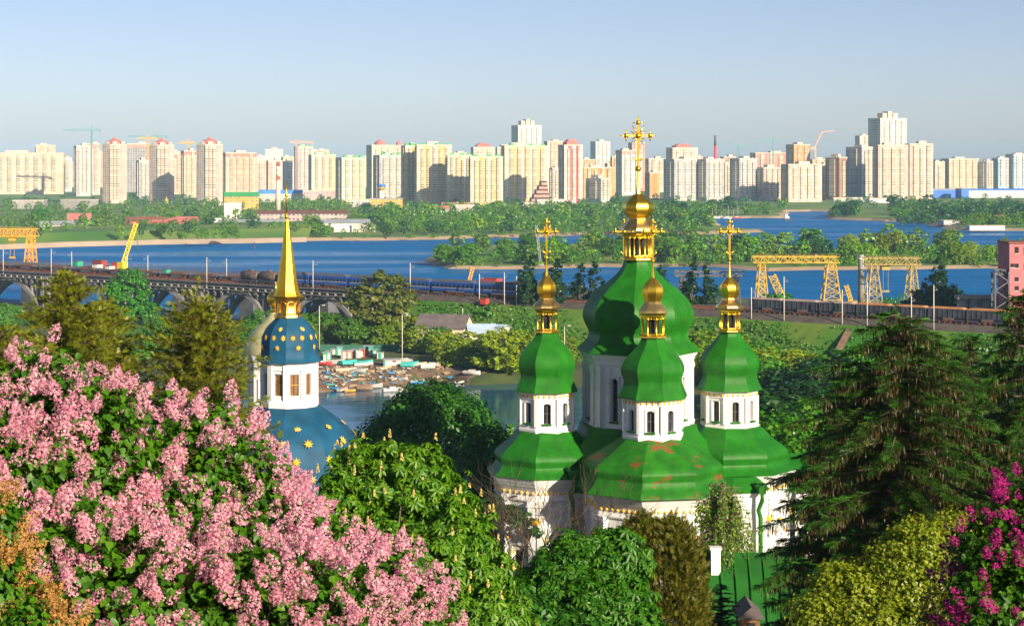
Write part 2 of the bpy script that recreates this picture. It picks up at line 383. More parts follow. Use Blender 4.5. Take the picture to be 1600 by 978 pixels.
land('far_bank', far + [(2600, 9000, 0), (-2600, 9000, 0)], 2.2, [M_['farland'], M_['sand']], 5, 2.0)
land('river_island', [(662, 408), (700, 420), (800, 421), (900, 418.5), (990, 418), (1100, 416.5), (1200, 424), (1320, 422), (1500, 420), (1590, 420), (1720, 420), (1720, 384), (1590, 386), (1480, 388), (1380, 392), (1300, 393), (1150, 390), (1000, 383), (800, 384), (690, 390)], 1.6, [M_['farland'], M_['sand']], 5, 1.6, 3)
# dark line of wooded heights on the horizon
hx = np.arange(-6500, 6501, 120.0); hy = np.arange(8300, 9001, 100.0)
M_['hills'] = mat('wooded_heights', (.03, .05, .03), 1.0, var=.2, scale=.002)
grid_mesh('distant_hills', hx, hy, lambda x, y: 2 + np.sin((y - 8300) / 700 * np.pi) * (50 + 9 * np.sin(x * .0013) + 6 * np.sin(x * .0041 + 1) + 5 * np.sin(x * .011)), M_['hills'])
# the railway embankment that carries the line on from the bridge (grass slope, ballast on top)
M_['embank'] = mat('grass_bank', (.04, .24, .006), .95, scale=.06, col2=(.13, .20, .02), var=.3)
M_['ballast'] = mat('dark_ballast', (.085, .07, .06), .95, var=.3, scale=.4)
mb = MB(); secs = []
for i, px in enumerate(np.linspace(652, 1700, 40)):
    p = bridge_pt(px); w = .8 * math.sin(i * 1.7) + .5 * math.sin(i * 4.1)
    secs.append([(*(p + BN * o), z) for o, z in ((-38 + w * 2, 0.5), (-20 + w, 7 + .4 * w), (-8.6, DECK - 2.6), (-6.6, DECK - 1.5), (-5.4, DECK - 1.0), (19, DECK - 1.0), (21, DECK - 1.8), (40, 3.5), (44, 1))])
for a, b in zip(secs[:-1], secs[1:]):
    for k in range(8):
        mb.quad(a[k], b[k], b[k + 1], a[k + 1], 1 if 2 <= k <= 5 else 0)
s0 = secs[0]; mb.add(s0, [tuple(range(9))], 1)
tag(mb.build('railway_embankment', [M_['embank'], M_['ballast']]), kind='structure')
# dirt path climbing the bank
mb = MB(); pl = bridge_pt(1288, -37.6); pu = bridge_pt(1325, -8.7)
pp = [(*bridge_pt(1283 + 45 * t, -36 + 26.5 * t), 1.2 + t * (DECK - 4.6) + .5 * math.sin(t * 3.14)) for t in np.linspace(0, 1, 9)]
for a, b in zip(pp[:-1], pp[1:]): mb.quad((a[0] - 1, a[1], a[2]), (a[0] + 1, a[1], a[2]), (b[0] + 1, b[1], b[2]), (b[0] - 1, b[1], b[2]))
tag(mb.build('dirt_path', mat('trodden_earth', (.17, .11, .07), .95, var=.2, scale=.5)), kind='structure')
# river quay of pale stone on the far left bank and the green slope over it
mb = MB()
q = [G(px, py + .6) for px, py in ((-150, 395), (0, 389), (100, 385), (250, 381), (400, 379), (480, 377))]
for a, b in zip(q[:-1], q[1:]):
    mb.quad((a[0], a[1] - 6, -.5), (b[0], b[1] - 6, -.5), (b[0], b[1] - 1, 3.2), (a[0], a[1] - 1, 3.2), 0)
    mb.quad((a[0], a[1] - 1, 3.2), (b[0], b[1] - 1, 3.2), (b[0], b[1] + 10, 3.25), (a[0], a[1] + 10, 3.25), 0)
    mb.quad((a[0], a[1] + 10, 3.2), (b[0], b[1] + 10, 3.2), (b[0], b[1] + 34, 9.0), (a[0], a[1] + 34, 9.0), 1)
    mb.quad((a[0], a[1] + 34, 9.0), (b[0], b[1] + 34, 9.0), (b[0], b[1] + 190, 9.0), (a[0], a[1] + 190, 9.0), 1)
    mb.quad((a[0], a[1] + 190, 9.0), (b[0], b[1] + 190, 9.0), (b[0], b[1] + 330, 2.0), (a[0], a[1] + 330, 2.0), 1)
tag(mb.build('stone_quay', [mat('pale_stone_quay', (.34, .27, .20), .9, var=.12, scale=.05), M_['farland']]), kind='structure')
# the air over the river valley
HAZE = True
if HAZE:
    m = bpy.data.materials.new('haze_air'); m.use_nodes = True; t = m.node_tree; t.nodes.remove(t.nodes['Principled BSDF'])
    pv = t.nodes.new('ShaderNodeVolumePrincipled'); pv.inputs['Color'].default_value = (.38, .66, 1.0, 1); pv.inputs['Density'].default_value = HAZE_D
    pv.inputs['Anisotropy'].default_value = -0.25
    t.links.new(pv.outputs[0], t.nodes['Material Output'].inputs['Volume'])
    mb = MB(); mb.box(0, 4500, -4.0, 15000, 9700, 135); tag(mb.build('haze', m), 'faint blue haze over the river valley', 'haze', kind='stuff')
# ------------------------------------------------------------------ the church with green domes
M_['green'] = mat('green_painted_sheet_metal', (.014, .15, .008), .5, var=.18, spec=.22, scale=.9, bump=.3, bscale=2.6)
def worn_green(name):
    m = mat(name, (.018, .155, .009), .52, var=.2, spec=.22, scale=.9, bump=.3, bscale=2.6); t = m.node_tree; b = t.nodes['Principled BSDF']
    base = b.inputs['Base Color'].links[0].from_socket
    tc = t.nodes.new('ShaderNodeTexCoord'); mp = t.nodes.new('ShaderNodeMapping'); mp.inputs['Scale'].default_value = (.35, .35, 1.1)
    nz = t.nodes.new('ShaderNodeTexNoise'); nz.inputs['Scale'].default_value = 1.0; nz.inputs['Detail'].default_value = 8; nz.inputs['Roughness'].default_value = .7
    t.links.new(tc.outputs['Object'], mp.inputs[0]); t.links.new(mp.outputs[0], nz.inputs[0])
    rp = t.nodes.new('ShaderNodeValToRGB'); rp.color_ramp.elements[0].position = .565; rp.color_ramp.elements[1].position = .61
    t.links.new(nz.outputs[0], rp.inputs[0])
    mx = t.nodes.new('ShaderNodeMix'); mx.data_type = 'RGBA'; t.links.new(rp.outputs[0], mx.inputs['Factor']); t.links.new(base, mx.inputs[6]); mx.inputs[7].default_value = (.22, .065, .025, 1)
    t.links.new(mx.outputs[2], b.inputs['Base Color']); return m
def scratched_green(name):
    m = mat(name, (.014, .15, .008), .5, var=.18, spec=.22, scale=.9, bump=.12, bscale=1.2); t = m.node_tree; b = t.nodes['Principled BSDF']
    base = b.inputs['Base Color'].links[0].from_socket
    tc = t.nodes.new('ShaderNodeTexCoord'); nz = t.nodes.new('ShaderNodeTexNoise'); nz.inputs['Scale'].default_value = 2.2; nz.inputs['Detail'].default_value = 9; nz.inputs['Roughness'].default_value = .75
    t.links.new(tc.outputs['Object'], nz.inputs[0])
    rp = t.nodes.new('ShaderNodeValToRGB'); rp.color_ramp.elements[0].position = .66; rp.color_ramp.elements[1].position = .72
    t.links.new(nz.outputs[0], rp.inputs[0])
    mx = t.nodes.new('ShaderNodeMix'); mx.data_type = 'RGBA'; t.links.new(rp.outputs[0], mx.inputs['Factor']); t.links.new(base, mx.inputs[6]); mx.inputs[7].default_value = (.17, .29, .19, 1)
    t.links.new(mx.outputs[2], b.inputs['Base Color']); return m
M_['wgreen'] = worn_green('rust_stained_green_roof'); M_['sgreen'] = scratched_green('faded_green_roof')
for k_ in ('green', 'wgreen', 'sgreen'): streak(M_[k_], (.010, .09, .010), .46, .70, (1.6, 1.6, .25), .7)
M_['palegold'] = mat('pale_gilded_sheet', (.86, .60, .20), .33, 1.0, var=.15, scale=3)

CP = 10 * math.pi / 180
church = thing('church', (X(997, 150), 150, 23.5), 'white baroque church with five green pear-shaped domes topped by gold cupolas and crosses', 'church')

def wall_open(mb, p0, p1, z0, z1, ops, depth, m=0, mp=None, arch=0.0):
    """wall from p0 to p1 (left to right seen from outside) with real openings (u0,u1,v0,v1); returns window spots"""
    p0 = np.array(p0); p1 = np.array(p1); d = p1 - p0; Lw = np.linalg.norm(d); d = d / Lw; n = np.array([d[1], -d[0]])
    def P(u, v, o=0.0): q = p0 + d * u - n * o; return (q[0], q[1], v)
    us = sorted({0.0, Lw, *[o[0] for o in ops], *[o[1] for o in ops]}); vs = sorted({z0, z1, *[o[2] for o in ops], *[o[3] for o in ops]})
    for i in range(len(us) - 1):
        for j in range(len(vs) - 1):
            cu, cv = (us[i] + us[i + 1]) / 2, (vs[j] + vs[j + 1]) / 2
            if any(o[0] < cu < o[1] and o[2] < cv < o[3] for o in ops): continue
            mb.quad(P(us[i], vs[j]), P(us[i + 1], vs[j]), P(us[i + 1], vs[j + 1]), P(us[i], vs[j + 1]), m)
    spots = []
    for u0, u1, v0, v1 in ops:
        mb.quad(P(u0, v0), P(u0, v0, depth), P(u0, v1, depth), P(u0, v1), m); mb.quad(P(u1, v0, depth), P(u1, v0), P(u1, v1), P(u1, v1, depth), m)
        mb.quad(P(u0, v0), P(u1, v0), P(u1, v0, depth), P(u0, v0, depth), m); mb.quad(P(u0, v1, depth), P(u1, v1, depth), P(u1, v1), P(u0, v1), m)
        if arch:
            uc = (u0 + u1) / 2; hw = (u1 - u0) / 2; K = 8
            ar = [(uc - hw * math.cos(math.pi * k / K), v1 - arch + arch * math.sin(math.pi * k / K)) for k in range(K + 1)]
            for a, b in zip(ar[:-1], ar[1:]): mb.quad(P(a[0], a[1]), P(b[0], b[1]), P(b[0], v1), P(a[0], v1), m); mb.quad(P(a[0], a[1], depth * .9), P(b[0], b[1], depth * .9), P(b[0], b[1]), P(a[0], a[1]), m)
        spots.append((P, u0, u1, v0, v1, depth))
    return spots
def window_obj(spot, parent, pane='glass', bars=True, sill=None, barm='darkconcrete', name='window'):
    P, u0, u1, v0, v1, dp = spot
    mb = MB(); mb.quad(P(u0, v0, dp - .01), P(u1, v0, dp - .01), P(u1, v1, dp - .01), P(u0, v1, dp - .01), 0)
    w = u1 - u0
    if bars:
        uc = (u0 + u1) / 2
        for uu in (uc,): mb.beam(P(uu, v0 + .02, dp - .05), P(uu, v1 - .02, dp - .05), .05, .04, 1)
        k = int((v1 - v0) / .55)
        for i in range(1, k): mb.beam(P(u0 + .02, v0 + (v1 - v0) * i / k, dp - .05), P(u1 - .02, v0 + (v1 - v0) * i / k, dp - .05), .04, .04, 1)
    o = mb.build(name, [M_[pane], M_[barm]], parent)
    if sill:
        s = MB(); a, b = P(u0 - .08, v0, -.02), P(u1 + .08, v0, -.02); c, d = P(u1 + .08, v0 + .01, dp - .03), P(u0 - .08, v0 + .01, dp - .03)
        q0 = Vector(P(u0 - .1, v0 - .04, -.10)); q1 = Vector(P(u1 + .1, v0 - .04, -.10)); s.beam(q0, q1, .22, .12, 0)
        s.build('sill', M_[sill], o)
    return o
def ring_walls(mb, cx, cy, Rw, n, phi, z0, z1, hw, v0, v1, depth, every=1, arch=0.0):
    spots = []
    for k in range(n):
        c = phi + 2 * math.pi * k / n
        a, b = c - math.pi / n, c + math.pi / n
        p0 = (cx + Rw * math.sin(a), cy - Rw * math.cos(a)); p1 = (cx + Rw * math.sin(b), cy - Rw * math.cos(b)); Lw = 2 * Rw * math.sin(math.pi / n)
        spots += wall_open(mb, p0, p1, z0, z1, [(Lw / 2 - hw, Lw / 2 + hw, v0, v1)], depth, arch=arch)
    return spots
def surround(mb, spot, w=.10, proud=.05):
    P, u0, u1, v0, v1, dp = spot
    for a, b in (((u0 - w, v0), (u0 - w, v1 + w)), ((u1 + w, v0), (u1 + w, v1 + w)), ((u0 - w * 1.5, v1 + w * 1.1), (u1 + w * 1.5, v1 + w * 1.1))):
        mb.beam(P(a[0], a[1], -proud / 2), P(b[0], b[1], -proud / 2), w, proud)
def rosettes(mb, cx, cy, Rw, n, phi, z, r, per):
    for k in range(n):
        c = phi + 2 * math.pi * k / n; ap = Rw * math.cos(math.pi / n); hs = Rw * math.sin(math.pi / n)
        for j in range(per):
            u = hs * (-1 + (2 * j + 1) / per)
            x = cx + ap * math.sin(c) + u * math.cos(c); y = cy - ap * math.cos(c) + u * math.sin(c); mb.ball((x, y, z), r, 1, 6, 4)

def ortho_cross(parent, px, D, ztop, zbar, zlow, half, rot, thick, ornate=1.0):
    """gilded orthodox cross with balls, rays, trefoil ends and a crescent at its foot"""
    cx = X(px, D); cy = D; mb = MB(); c, s = math.cos(rot), math.sin(rot)
    def P(u, z, o=0): return (cx + c * u - s * o, cy + s * u + c * o, z)
    mb.beam(P(0, zlow), P(0, ztop), thick, thick * .8)
    mb.beam(P(-half, zbar), P(half, zbar), thick, thick * .8)
    r = thick * 1.15
    for u, z, k in ((0, zbar, 1.25), (-half * .74, zbar, 1.0), (half * .74, zbar, 1.0), (0, zbar + half * .80, 1.0)): mb.ball(P(u, z), r * k, 0, 12, 8)
    zt = zbar + half * .80; e = half * .30
    for u, z in ((-half * .74, zbar), (half * .74, zbar), (0, zt)):
        for a in range(0, 360, 90):
            t = R(a); k = e * 1.25
            mb.tube([P(u, z), P(u + k * .6 * math.cos(t), z + k * .6 * math.sin(t)), P(u + k * math.cos(t), z + k * math.sin(t))], [thick * .5, thick * .35, thick * .06], 6)
    for a in (30, 60, 120, 150, 210, 240, 300, 330):
        t = R(a); k = half * (.55 if a % 60 else .75) * (.85 if a > 180 else 1)
        mb.tube([P(0, zbar), P(k * math.cos(t), zbar + k * math.sin(t))], [thick * .55, thick * .12], 5)
    # slanting footrest ends and crescent
    zc = zlow + (zbar - zlow) * .22; q = half * .34
    cr = [P(q * math.cos(R(a)), zc + q + q * math.sin(R(a))) for a in range(195, 346, 15)]
    mb.tube(cr, [thick * .12] + [thick * .42] * (len(cr) - 2) + [thick * .12], 6)
    return mb.build('cross', M_['gold'], parent)

def gold_head(parent, px, D, k, y_ball, y_tip, y_max, r_max, y_neck, r_neck, y_eave, r_eave, y_low, r_lan, phi, n=8, bars=1):
    """lantern with openings, its sloping roof, the onion cupola and spike; y = photo rows, r = photo pixels"""
    s = D / F; cx, cy = X(px, D), D; z = lambda y: Z(y, D)
    lan = MB(); Rl = r_lan * s * 1.03; zb, zt = z(y_low), z(y_eave + (4 if bars == 1 else 5)); hgt = zt - zb
    ns = n * bars
    # base ring, cornice
    lan.facets([(Rl * 1.30, zb - .02), (Rl * 1.32, zb + .07 * hgt), (Rl * 1.12, zb + .10 * hgt), (Rl * 1.05, zb + .14 * hgt), (Rl * 1.05, zb + .17 * hgt)], n, phi, cx, cy)
    lan.facets([(Rl * 1.02, zt - .17 * hgt), (Rl * 1.08, zt - .13 * hgt), (Rl * 1.10, zt - .06 * hgt), (Rl * 1.28, zt - .02 * hgt), (Rl * 1.32, zt + .02 * hgt)], n, phi, cx, cy)
    lo, hi = zb + .12 * hgt, zt - .14 * hgt
    for i in range(ns):
        a = phi + 2 * math.pi * (i + .5) / ns; rr = Rl * (1.0 if (i % bars == 0 or bars == 1) else .97)
        x, y = cx + rr * math.sin(a), cy - rr * math.cos(a); w = Rl * (.20 if bars == 1 else .13)
        lan.lathe([(w * .62, lo), (w * .62, lo + .04 * hgt), (w * .42, lo + .06 * hgt), (w * .42, hi - .08 * hgt), (w * .62, hi - .06 * hgt), (w * .62, hi)], 8, x, y)
        # arch between the posts
        a2 = phi + 2 * math.pi * i / ns; ap = Rl * math.cos(math.pi / ns); hs = Rl * math.sin(math.pi / ns)
        for sg in (-1, 1):
            pts = []
            for q in range(5):
                tt = q / 4 * math.pi / 2; u = sg * hs * math.cos(tt) * .9; zz = hi - .12 * hgt + .1 * hgt * math.sin(tt)
                pts.append((cx + ap * math.sin(a2) + u * math.cos(a2), cy - ap * math.cos(a2) + u * math.sin(a2), zz))
            lan.tube(pts, w * .22, 5)
    core = MB(); core.facets([(Rl * .62, lo), (Rl * .62, hi)], n, phi, cx, cy, 0, False)
    l = lan.build('lantern', M_['gold'], parent); core.build('lantern_core', M_['golddark'] if bars > 9 else M_['glass'], l)
    sk = MB(); sk.facets(spline([(r_eave * s * .96, z(y_eave + 1.5)), (r_eave * s, z(y_eave)), (r_eave * s * .90, z(y_eave - (y_eave - y_neck) * .30)), (r_neck * s * 1.16, z(y_neck + (y_eave - y_neck) * .25)), (r_neck * s * 1.0, z(y_neck))], 4), n, phi, cx, cy)
    sk.build('lantern_roof', M_['palegold'], parent)
    yn = y_neck; h = yn - y_tip
    cu = MB(); cu.facets(spline([(r_neck * s * .98, z(yn + .5)), (r_neck * s * 1.05, z(yn - .06 * h)), (r_max * s * .93, z(y_max + (yn - y_max) * .45)), (r_max * s, z(y_max)), (r_max * s * .92, z(y_max - .18 * h)), (r_max * s * .62, z(y_max - .36 * h)), (r_max * s * .33, z(y_max - .50 * h)), (r_max * s * .17, z(y_tip + .06 * h)), (r_max * s * .085, z(y_tip - (y_tip - y_ball) * .45)), (r_max * s * .06, z(y_ball))], 6), n, phi, cx, cy)
    cu.ball((cx, cy, z(y_ball)), r_max * s * .19 * k, 0, 14, 10)
    return cu.build('cupola', M_['gold'], parent)

def green_tower(px, D, phi, cross, dome, drum, win, head, nwin_every=1, dots=4, rw=None):
    s = D / F; cx, cy = X(px, D), D; z = lambda y: Z(y, D)
    dm = MB(); dm.facets(spline([(r * s * 1.035, z(y)) for r, y in dome], 5), 8, phi, cx, cy)
    d = dm.build('dome', M_['sgreen'], church)
    yt, yb, rd = drum; Rd = rd * s * 1.035
    wl = MB(); spots = ring_walls(wl, cx, cy, Rd * .955, 8, phi, z(yb), z(yt), win[2] * s / 2, z(win[1]), z(win[0]), .28, arch=win[2] * s * .28)
    h = z(yt) - z(yb)
    wl.facets([(Rd * .9, z(yb) - .9), (Rd * .97, z(yb) - .3), (Rd * 1.02, z(yb) - .12), (Rd * 1.03, z(yb) + .05 * h), (Rd * .985, z(yb) + .08 * h), (Rd * .985, z(yb) + .12 * h), (Rd * .957, z(yb) + .14 * h)], 8, phi, cx, cy, cap=False)
    wl.facets([(Rd * .957, z(yt) - .20 * h), (Rd * .985, z(yt) - .19 * h), (Rd * .985, z(yt) - .165 * h), (Rd * .965, z(yt) - .16 * h), (Rd * .965, z(yt) - .07 * h), (Rd * 1.0, z(yt) - .05 * h), (Rd * 1.03, z(yt) - .03 * h), (Rd * 1.06, z(yt) + .02)], 8, phi, cx, cy, cap=False)
    for k in range(8):   # corner pilasters and sunk panels
        a = phi + 2 * math.pi * (k + .5) / 8; x, y = cx + Rd * .955 * math.sin(a), cy - Rd * .955 * math.cos(a)
        wl.box(x, y, z(yb) + .10 * h, Rd * .11, Rd * .11, .74 * h, a)
    for sp in spots: surround(wl, sp, Rd * .035, .06)
    rosettes(wl, cx, cy, Rd * .972, 8, phi, z(yt) - .115 * h, .115 * (rd / 45), dots)
    w = wl.build('drum', [M_['white'], M_['starpaint']], church)
    for sp in spots: window_obj(sp, w, sill='green')
    gold_head(church, px, D, *head, phi)
    ortho_cross(church, px, D, Z(cross[0], D), Z(cross[1], D), Z(cross[2], D), cross[3] * s, R(4), .15)

def arm_roof(px, D, prof, phi, m):
    s = D / F; mb = MB(); mb.facets(spline([(r * s * 1.03, Z(y, D)) for r, y in prof], 6), 8, phi, X(px, D), D); return mb.build('arm_roof', M_[m], church)

# main dome on its tall drum
D = 150; s = D / F; cx, cy = X(997, D), D; z = lambda y: Z(y, D); PH = R(14)
mb = MB(); mb.facets(spline([(r * s * 1.035, z(y)) for r, y in ((21.5, 405), (23, 413), (30, 425), (42, 437), (58, 450), (73, 465), (81, 478), (84, 489), (83.5, 498), (79.5, 508), (75.5, 516), (75, 523), (79, 531), (86, 538), (92, 544), (93, 547.5))], 5), 8, PH, cx, cy)
mb.build('main_dome', M_['sgreen'], church)
wl = MB(); Rd = 86.5 * s * 1.035; zb, zt = z(668), z(547)
spots = ring_walls(wl, cx, cy, Rd * .95, 8, PH, zb, zt, 5.6 * s, z(650), z(584), .38, arch=5.6 * s)
wl.facets([(Rd * .985, zb - .3), (Rd * .99, z(662)), (Rd * .97, z(659)), (Rd * .953, z(657))], 8, PH, cx, cy, cap=False)
wl.facets([(Rd * .953, z(566)), (Rd * .975, z(564)), (Rd * .972, z(560)), (Rd * .985, z(556)), (Rd * 1.02, z(552)), (Rd * 1.05, z(547))], 8, PH, cx, cy, cap=False)
for k in range(8):
    a = PH + 2 * math.pi * (k + .5) / 8
    for off in (-.10, .10):
        aa = a + off; x, y = cx + Rd * .935 * math.sin(aa), cy - Rd * .935 * math.cos(aa)
        wl.box(x, y, z(656), .34, .30, z(572) - z(656), a); wl.box(x, y, z(572), .50, .44, .34, a); wl.box(x, y, z(658), .50, .44, .22, a)
    c = PH + 2 * math.pi * k / 8; ap = Rd * .95 * math.cos(math.pi / 8)
    for u in (-.55, .55):   # square blocks over the windows
        x = cx + (ap + .03) * math.sin(c) + u * math.cos(c); y = cy - (ap + .03) * math.cos(c) + u * math.sin(c)
        wl.box(x, y, z(580), .45, .14, .55, c)
for sp in spots: surround(wl, sp, .13, .09)
mdrum = wl.build('main_drum', M_['white'], church)
for sp in spots: window_obj(sp, mdrum, sill='green')
gold_head(church, 997, D, 1.0, 264, 300, 325, 24.5, 341, 17.0, 359, 29.5, 405.5, 21.0, PH, 8, 2)
ortho_cross(church, 997, D, z(184), z(212.5), z(262), 25.5 * s, R(4), .165)
# central roof under the drum
mb = MB(); mb.facets(spline([(r * s, z(y)) for r, y in ((92, 660), (96, 672), (112, 690), (134, 708), (148, 724), (150, 738), (154, 752))], 5), 8, PH + R(-4), cx, cy); mb.build('centre_roof', M_['green'], church)
wl = MB(); wl.facets([(138 * s, 23.3), (138 * s, z(770)), (141 * s, z(765)), (146 * s, z(758)), (151 * s, z(752))], 8, PH + R(-4), cx, cy); wl.build('centre_wall', M_['white'], church)

dome_s = ((16.5, 519), (18.5, 525), (25, 534), (33.5, 543), (41, 553), (45, 563), (45.5, 571), (43.8, 578), (42, 584), (42.3, 590), (44.5, 597), (48, 604), (50, 608), (50, 609.5))
dome_f = ((18, 527), (20, 533), (27, 543), (37, 553), (45.5, 563), (49.5, 572), (50.3, 579), (48, 587), (46.3, 593), (47, 600), (50, 608), (53.5, 615), (54.5, 618), (54.5, 620))
# left, right, front and (half hidden) back towers
green_tower(854, 148.8, 0.0, (343, 362, 405, 19), dome_s, (608.5, 668, 44), (626, 657, 10.5), (1.0, 403, 427, 452, 16.2, 465.5, 11.5, 480, 22.5, 518.5, 15.0))
green_tower(1140, 151.3, R(7), (344, 362, 406, 19), tuple((r * .985, 520 + (y - 519) * .965) for r, y in dome_s), (606.5, 663.5, 43.5), (623, 654, 10.5), (1.0, 405, 430, 452, 16.0, 465.5, 11.5, 480, 22, 517.5, 14.8))
green_tower(1020, 143.0, R(-9), (344, 362, 408, 18.5), dome_f, (618.5, 679, 47), (637, 670, 11.5), (1.0, 408, 431, 456, 17.6, 471, 13.5, 487.5, 23.8, 526.5, 17.0))
green_tower(975, 157.0, R(5), (346, 362, 406, 18), dome_s, (608.5, 668, 44), (626, 657, 10.5), (1.0, 403, 427, 452, 16.2, 465.5, 11.5, 480, 22.5, 518.5, 15.0))

def arm(px, D, roof, m, wallr, ycor, phi, ybot_z=23.3, dots=6, frieze_y=None, win_facets=()):
    s = D / F; cx, cy = X(px, D), D; z = lambda y: Z(y, D)
    arm_roof(px, D, roof, phi, m)
    Rw = wallr * s * 1.03; ye = roof[-1][1]
    wl = MB()
    # smooth wall with the low window, corner pilasters, string courses, stepped cornice
    spots = []
    for k in range(8):
        c = phi + 2 * math.pi * k / 8; a, b = c - math.pi / 8, c + math.pi / 8
        p0 = (cx + Rw * math.sin(a), cy - Rw * math.cos(a)); p1 = (cx + Rw * math.sin(b), cy - Rw * math.cos(b)); Lw = 2 * Rw * math.sin(math.pi / 8)
        ops = [(Lw / 2 - .42, Lw / 2 + .42, 27.6, 30.3)] if k in (0, 1, 2, 6, 7) else []
        spots += wall_open(wl, p0, p1, ybot_z, z(ye + 33), ops, .35, arch=.35)
    zz = lambda k: z(ye + k)
    wl.facets([(Rw * 1.002, zz(36)), (Rw * 1.03, zz(35)), (Rw * 1.035, zz(31.5)), (Rw * 1.015, zz(31)), (Rw * 1.015, zz(17)), (Rw * 1.035, zz(16)), (Rw * 1.04, zz(13)), (Rw * 1.075, zz(11)), (Rw * 1.08, zz(8)), (Rw * 1.12, zz(5)), (Rw * 1.13, zz(2.5)), (Rw * 1.16, zz(-1))], 8, phi, cx, cy, cap=False)
    wl.facets([(Rw * 1.002, 25.2), (Rw * 1.04, 25.1), (Rw * 1.04, 24.5), (Rw * 1.06, 24.4), (Rw * 1.06, 23.3)][::-1], 8, phi, cx, cy, cap=False)
    for k in range(8):
        a = phi + 2 * math.pi * (k + .5) / 8
        for off in (-.085, .085):
            aa = a + off; x, y = cx + Rw * .985 * math.sin(aa), cy - Rw * .985 * math.cos(aa)
            wl.box(x, y, 25.3, .46, .36, zz(58) - 25.3, a)
            wl.box(x, y, zz(58), .62, .50, .18, a); wl.box(x, y, zz(53), .52, .42, .55, a); wl.box(x, y, zz(42), .74, .62, .18, a); wl.box(x, y, zz(38), .60, .5, .2, a)
        c = phi + 2 * math.pi * k / 8; ap = Rw * math.cos(math.pi / 8)
        def Q(u, o=.04): return (cx + (ap + o) * math.sin(c) + u * math.cos(c), cy - (ap + o) * math.cos(c) + u * math.sin(c))
        # frame, shelf and broken pediment over the window
        for sg in (-1, 1):
            x, y = Q(sg * .62); wl.box(x, y, 27.4, .18, .16, 3.2, c)
            a0 = (*Q(sg * .95, .1), 31.25); b0 = (*Q(sg * .12, .1), 31.95); wl.beam(a0, b0, .18, .16)
        x, y = Q(0, .03); wl.box(x, y, 30.65, 1.9, .2, .2, c); x, y = Q(0); wl.box(x, y, 27.1, 1.7, .2, .22, c)
    rosettes(wl, cx, cy, Rw * 1.02, 8, phi, zz(22), .135, dots)
    w = wl.build('arm_wall', [M_['white'], M_['starpaint']], church)
    for sp in spots: window_obj(sp, w)
    # gilded brackets: one at each corner, one on each pediment
    for k in range(8):
        g = MB(); a = phi + 2 * math.pi * (k + .5) / 8; r = Rw * 1.045; x, y = cx + r * math.sin(a), cy - r * math.cos(a); zc = zz(63)
        for sg in (-1, 1):
            dx, dy = math.cos(a) * sg, math.sin(a) * sg
            g.tube([(x, y, zc - .22), (x + dx * .25, y + dy * .25, zc - .16), (x + dx * .38, y + dy * .38, zc + .06), (x + dx * .30, y + dy * .30, zc + .24)], [.13, .12, .09, .05], 6)
        g.ball((x, y, zc - .05), .17, 0, 8, 6); g.build('gilded_bracket', M_['starpaint'], w)
        c = phi + 2 * math.pi * k / 8; ap = Rw * math.cos(math.pi / 8) + .18
        for u, zz_ in ((-.95, 31.2), (.95, 31.2), (0, 32.1)):
            g = MB(); g.ball((cx + ap * math.sin(c) + u * math.cos(c), cy - ap * math.cos(c) + u * math.sin(c), zz_), .14, 0, 8, 6); g.build('gilded_boss', M_['starpaint'], w)
roof_l = ((30, 667), (41, 669), (49.5, 674.5), (57, 684), (68, 693), (77.5, 701), (81.5, 709), (80.5, 715), (79.5, 720), (83, 726), (89, 731), (93, 734), (93, 735.5))
roof_r = tuple((r * 1.085, y - 5.5) for r, y in roof_l)
roof_f = ((32, 678), (43, 680), (53, 685.5), (66, 695), (84, 707), (99, 716), (106.5, 725), (106, 732), (104.5, 738), (108, 746), (115, 753), (120, 759), (120, 761))
arm(854, 148.8, roof_l, 'sgreen', 80, 735, CP)
arm(1140, 151.3, roof_r, 'sgreen', 88, 730, CP)
arm(1020, 143.0, roof_f, 'wgreen', 99, 760, CP, dots=8)
arm(975, 157.0, roof_l, 'green', 82, 735, CP)
# low roof filling the corner by the right arm, and the green rain pipes
mb = MB(); mb.facets(spline([(30 * s, Z(742, 147)), (42 * s, Z(752, 147)), (52 * s, Z(762, 147))], 4), 8, CP, X(1150, 147), 147); mb.build('corner_roof', M_['green'], church)
mb = MB(); mb.facets([(46 * s, 23.3), (46 * s, Z(772, 147)), (51 * s, Z(763, 147))], 8, CP, X(1150, 147), 147); mb.build('corner_wall', M_['white'], church)
for px, dd, y0 in ((897, 144.2, 738), (1191, 144.3, 762)):
    mb = MB(); x = X(px, dd)
    mb.tube([(x - .5, dd + .8, Z(y0 - 4, dd)), (x, dd, Z(y0 + 8, dd)), (x, dd, Z(y0 + 20, dd)), (x - .25, dd + .3, Z(y0 + 36, dd)), (x - .1, dd + .2, Z(y0 + 48, dd)), (x - .1, dd + .2, 24)], .17, 8)
    mb.box(x, dd, Z(y0 + 9, dd), .55, .55, .5, 0); mb.build('rain_pipe', M_['green'], church)

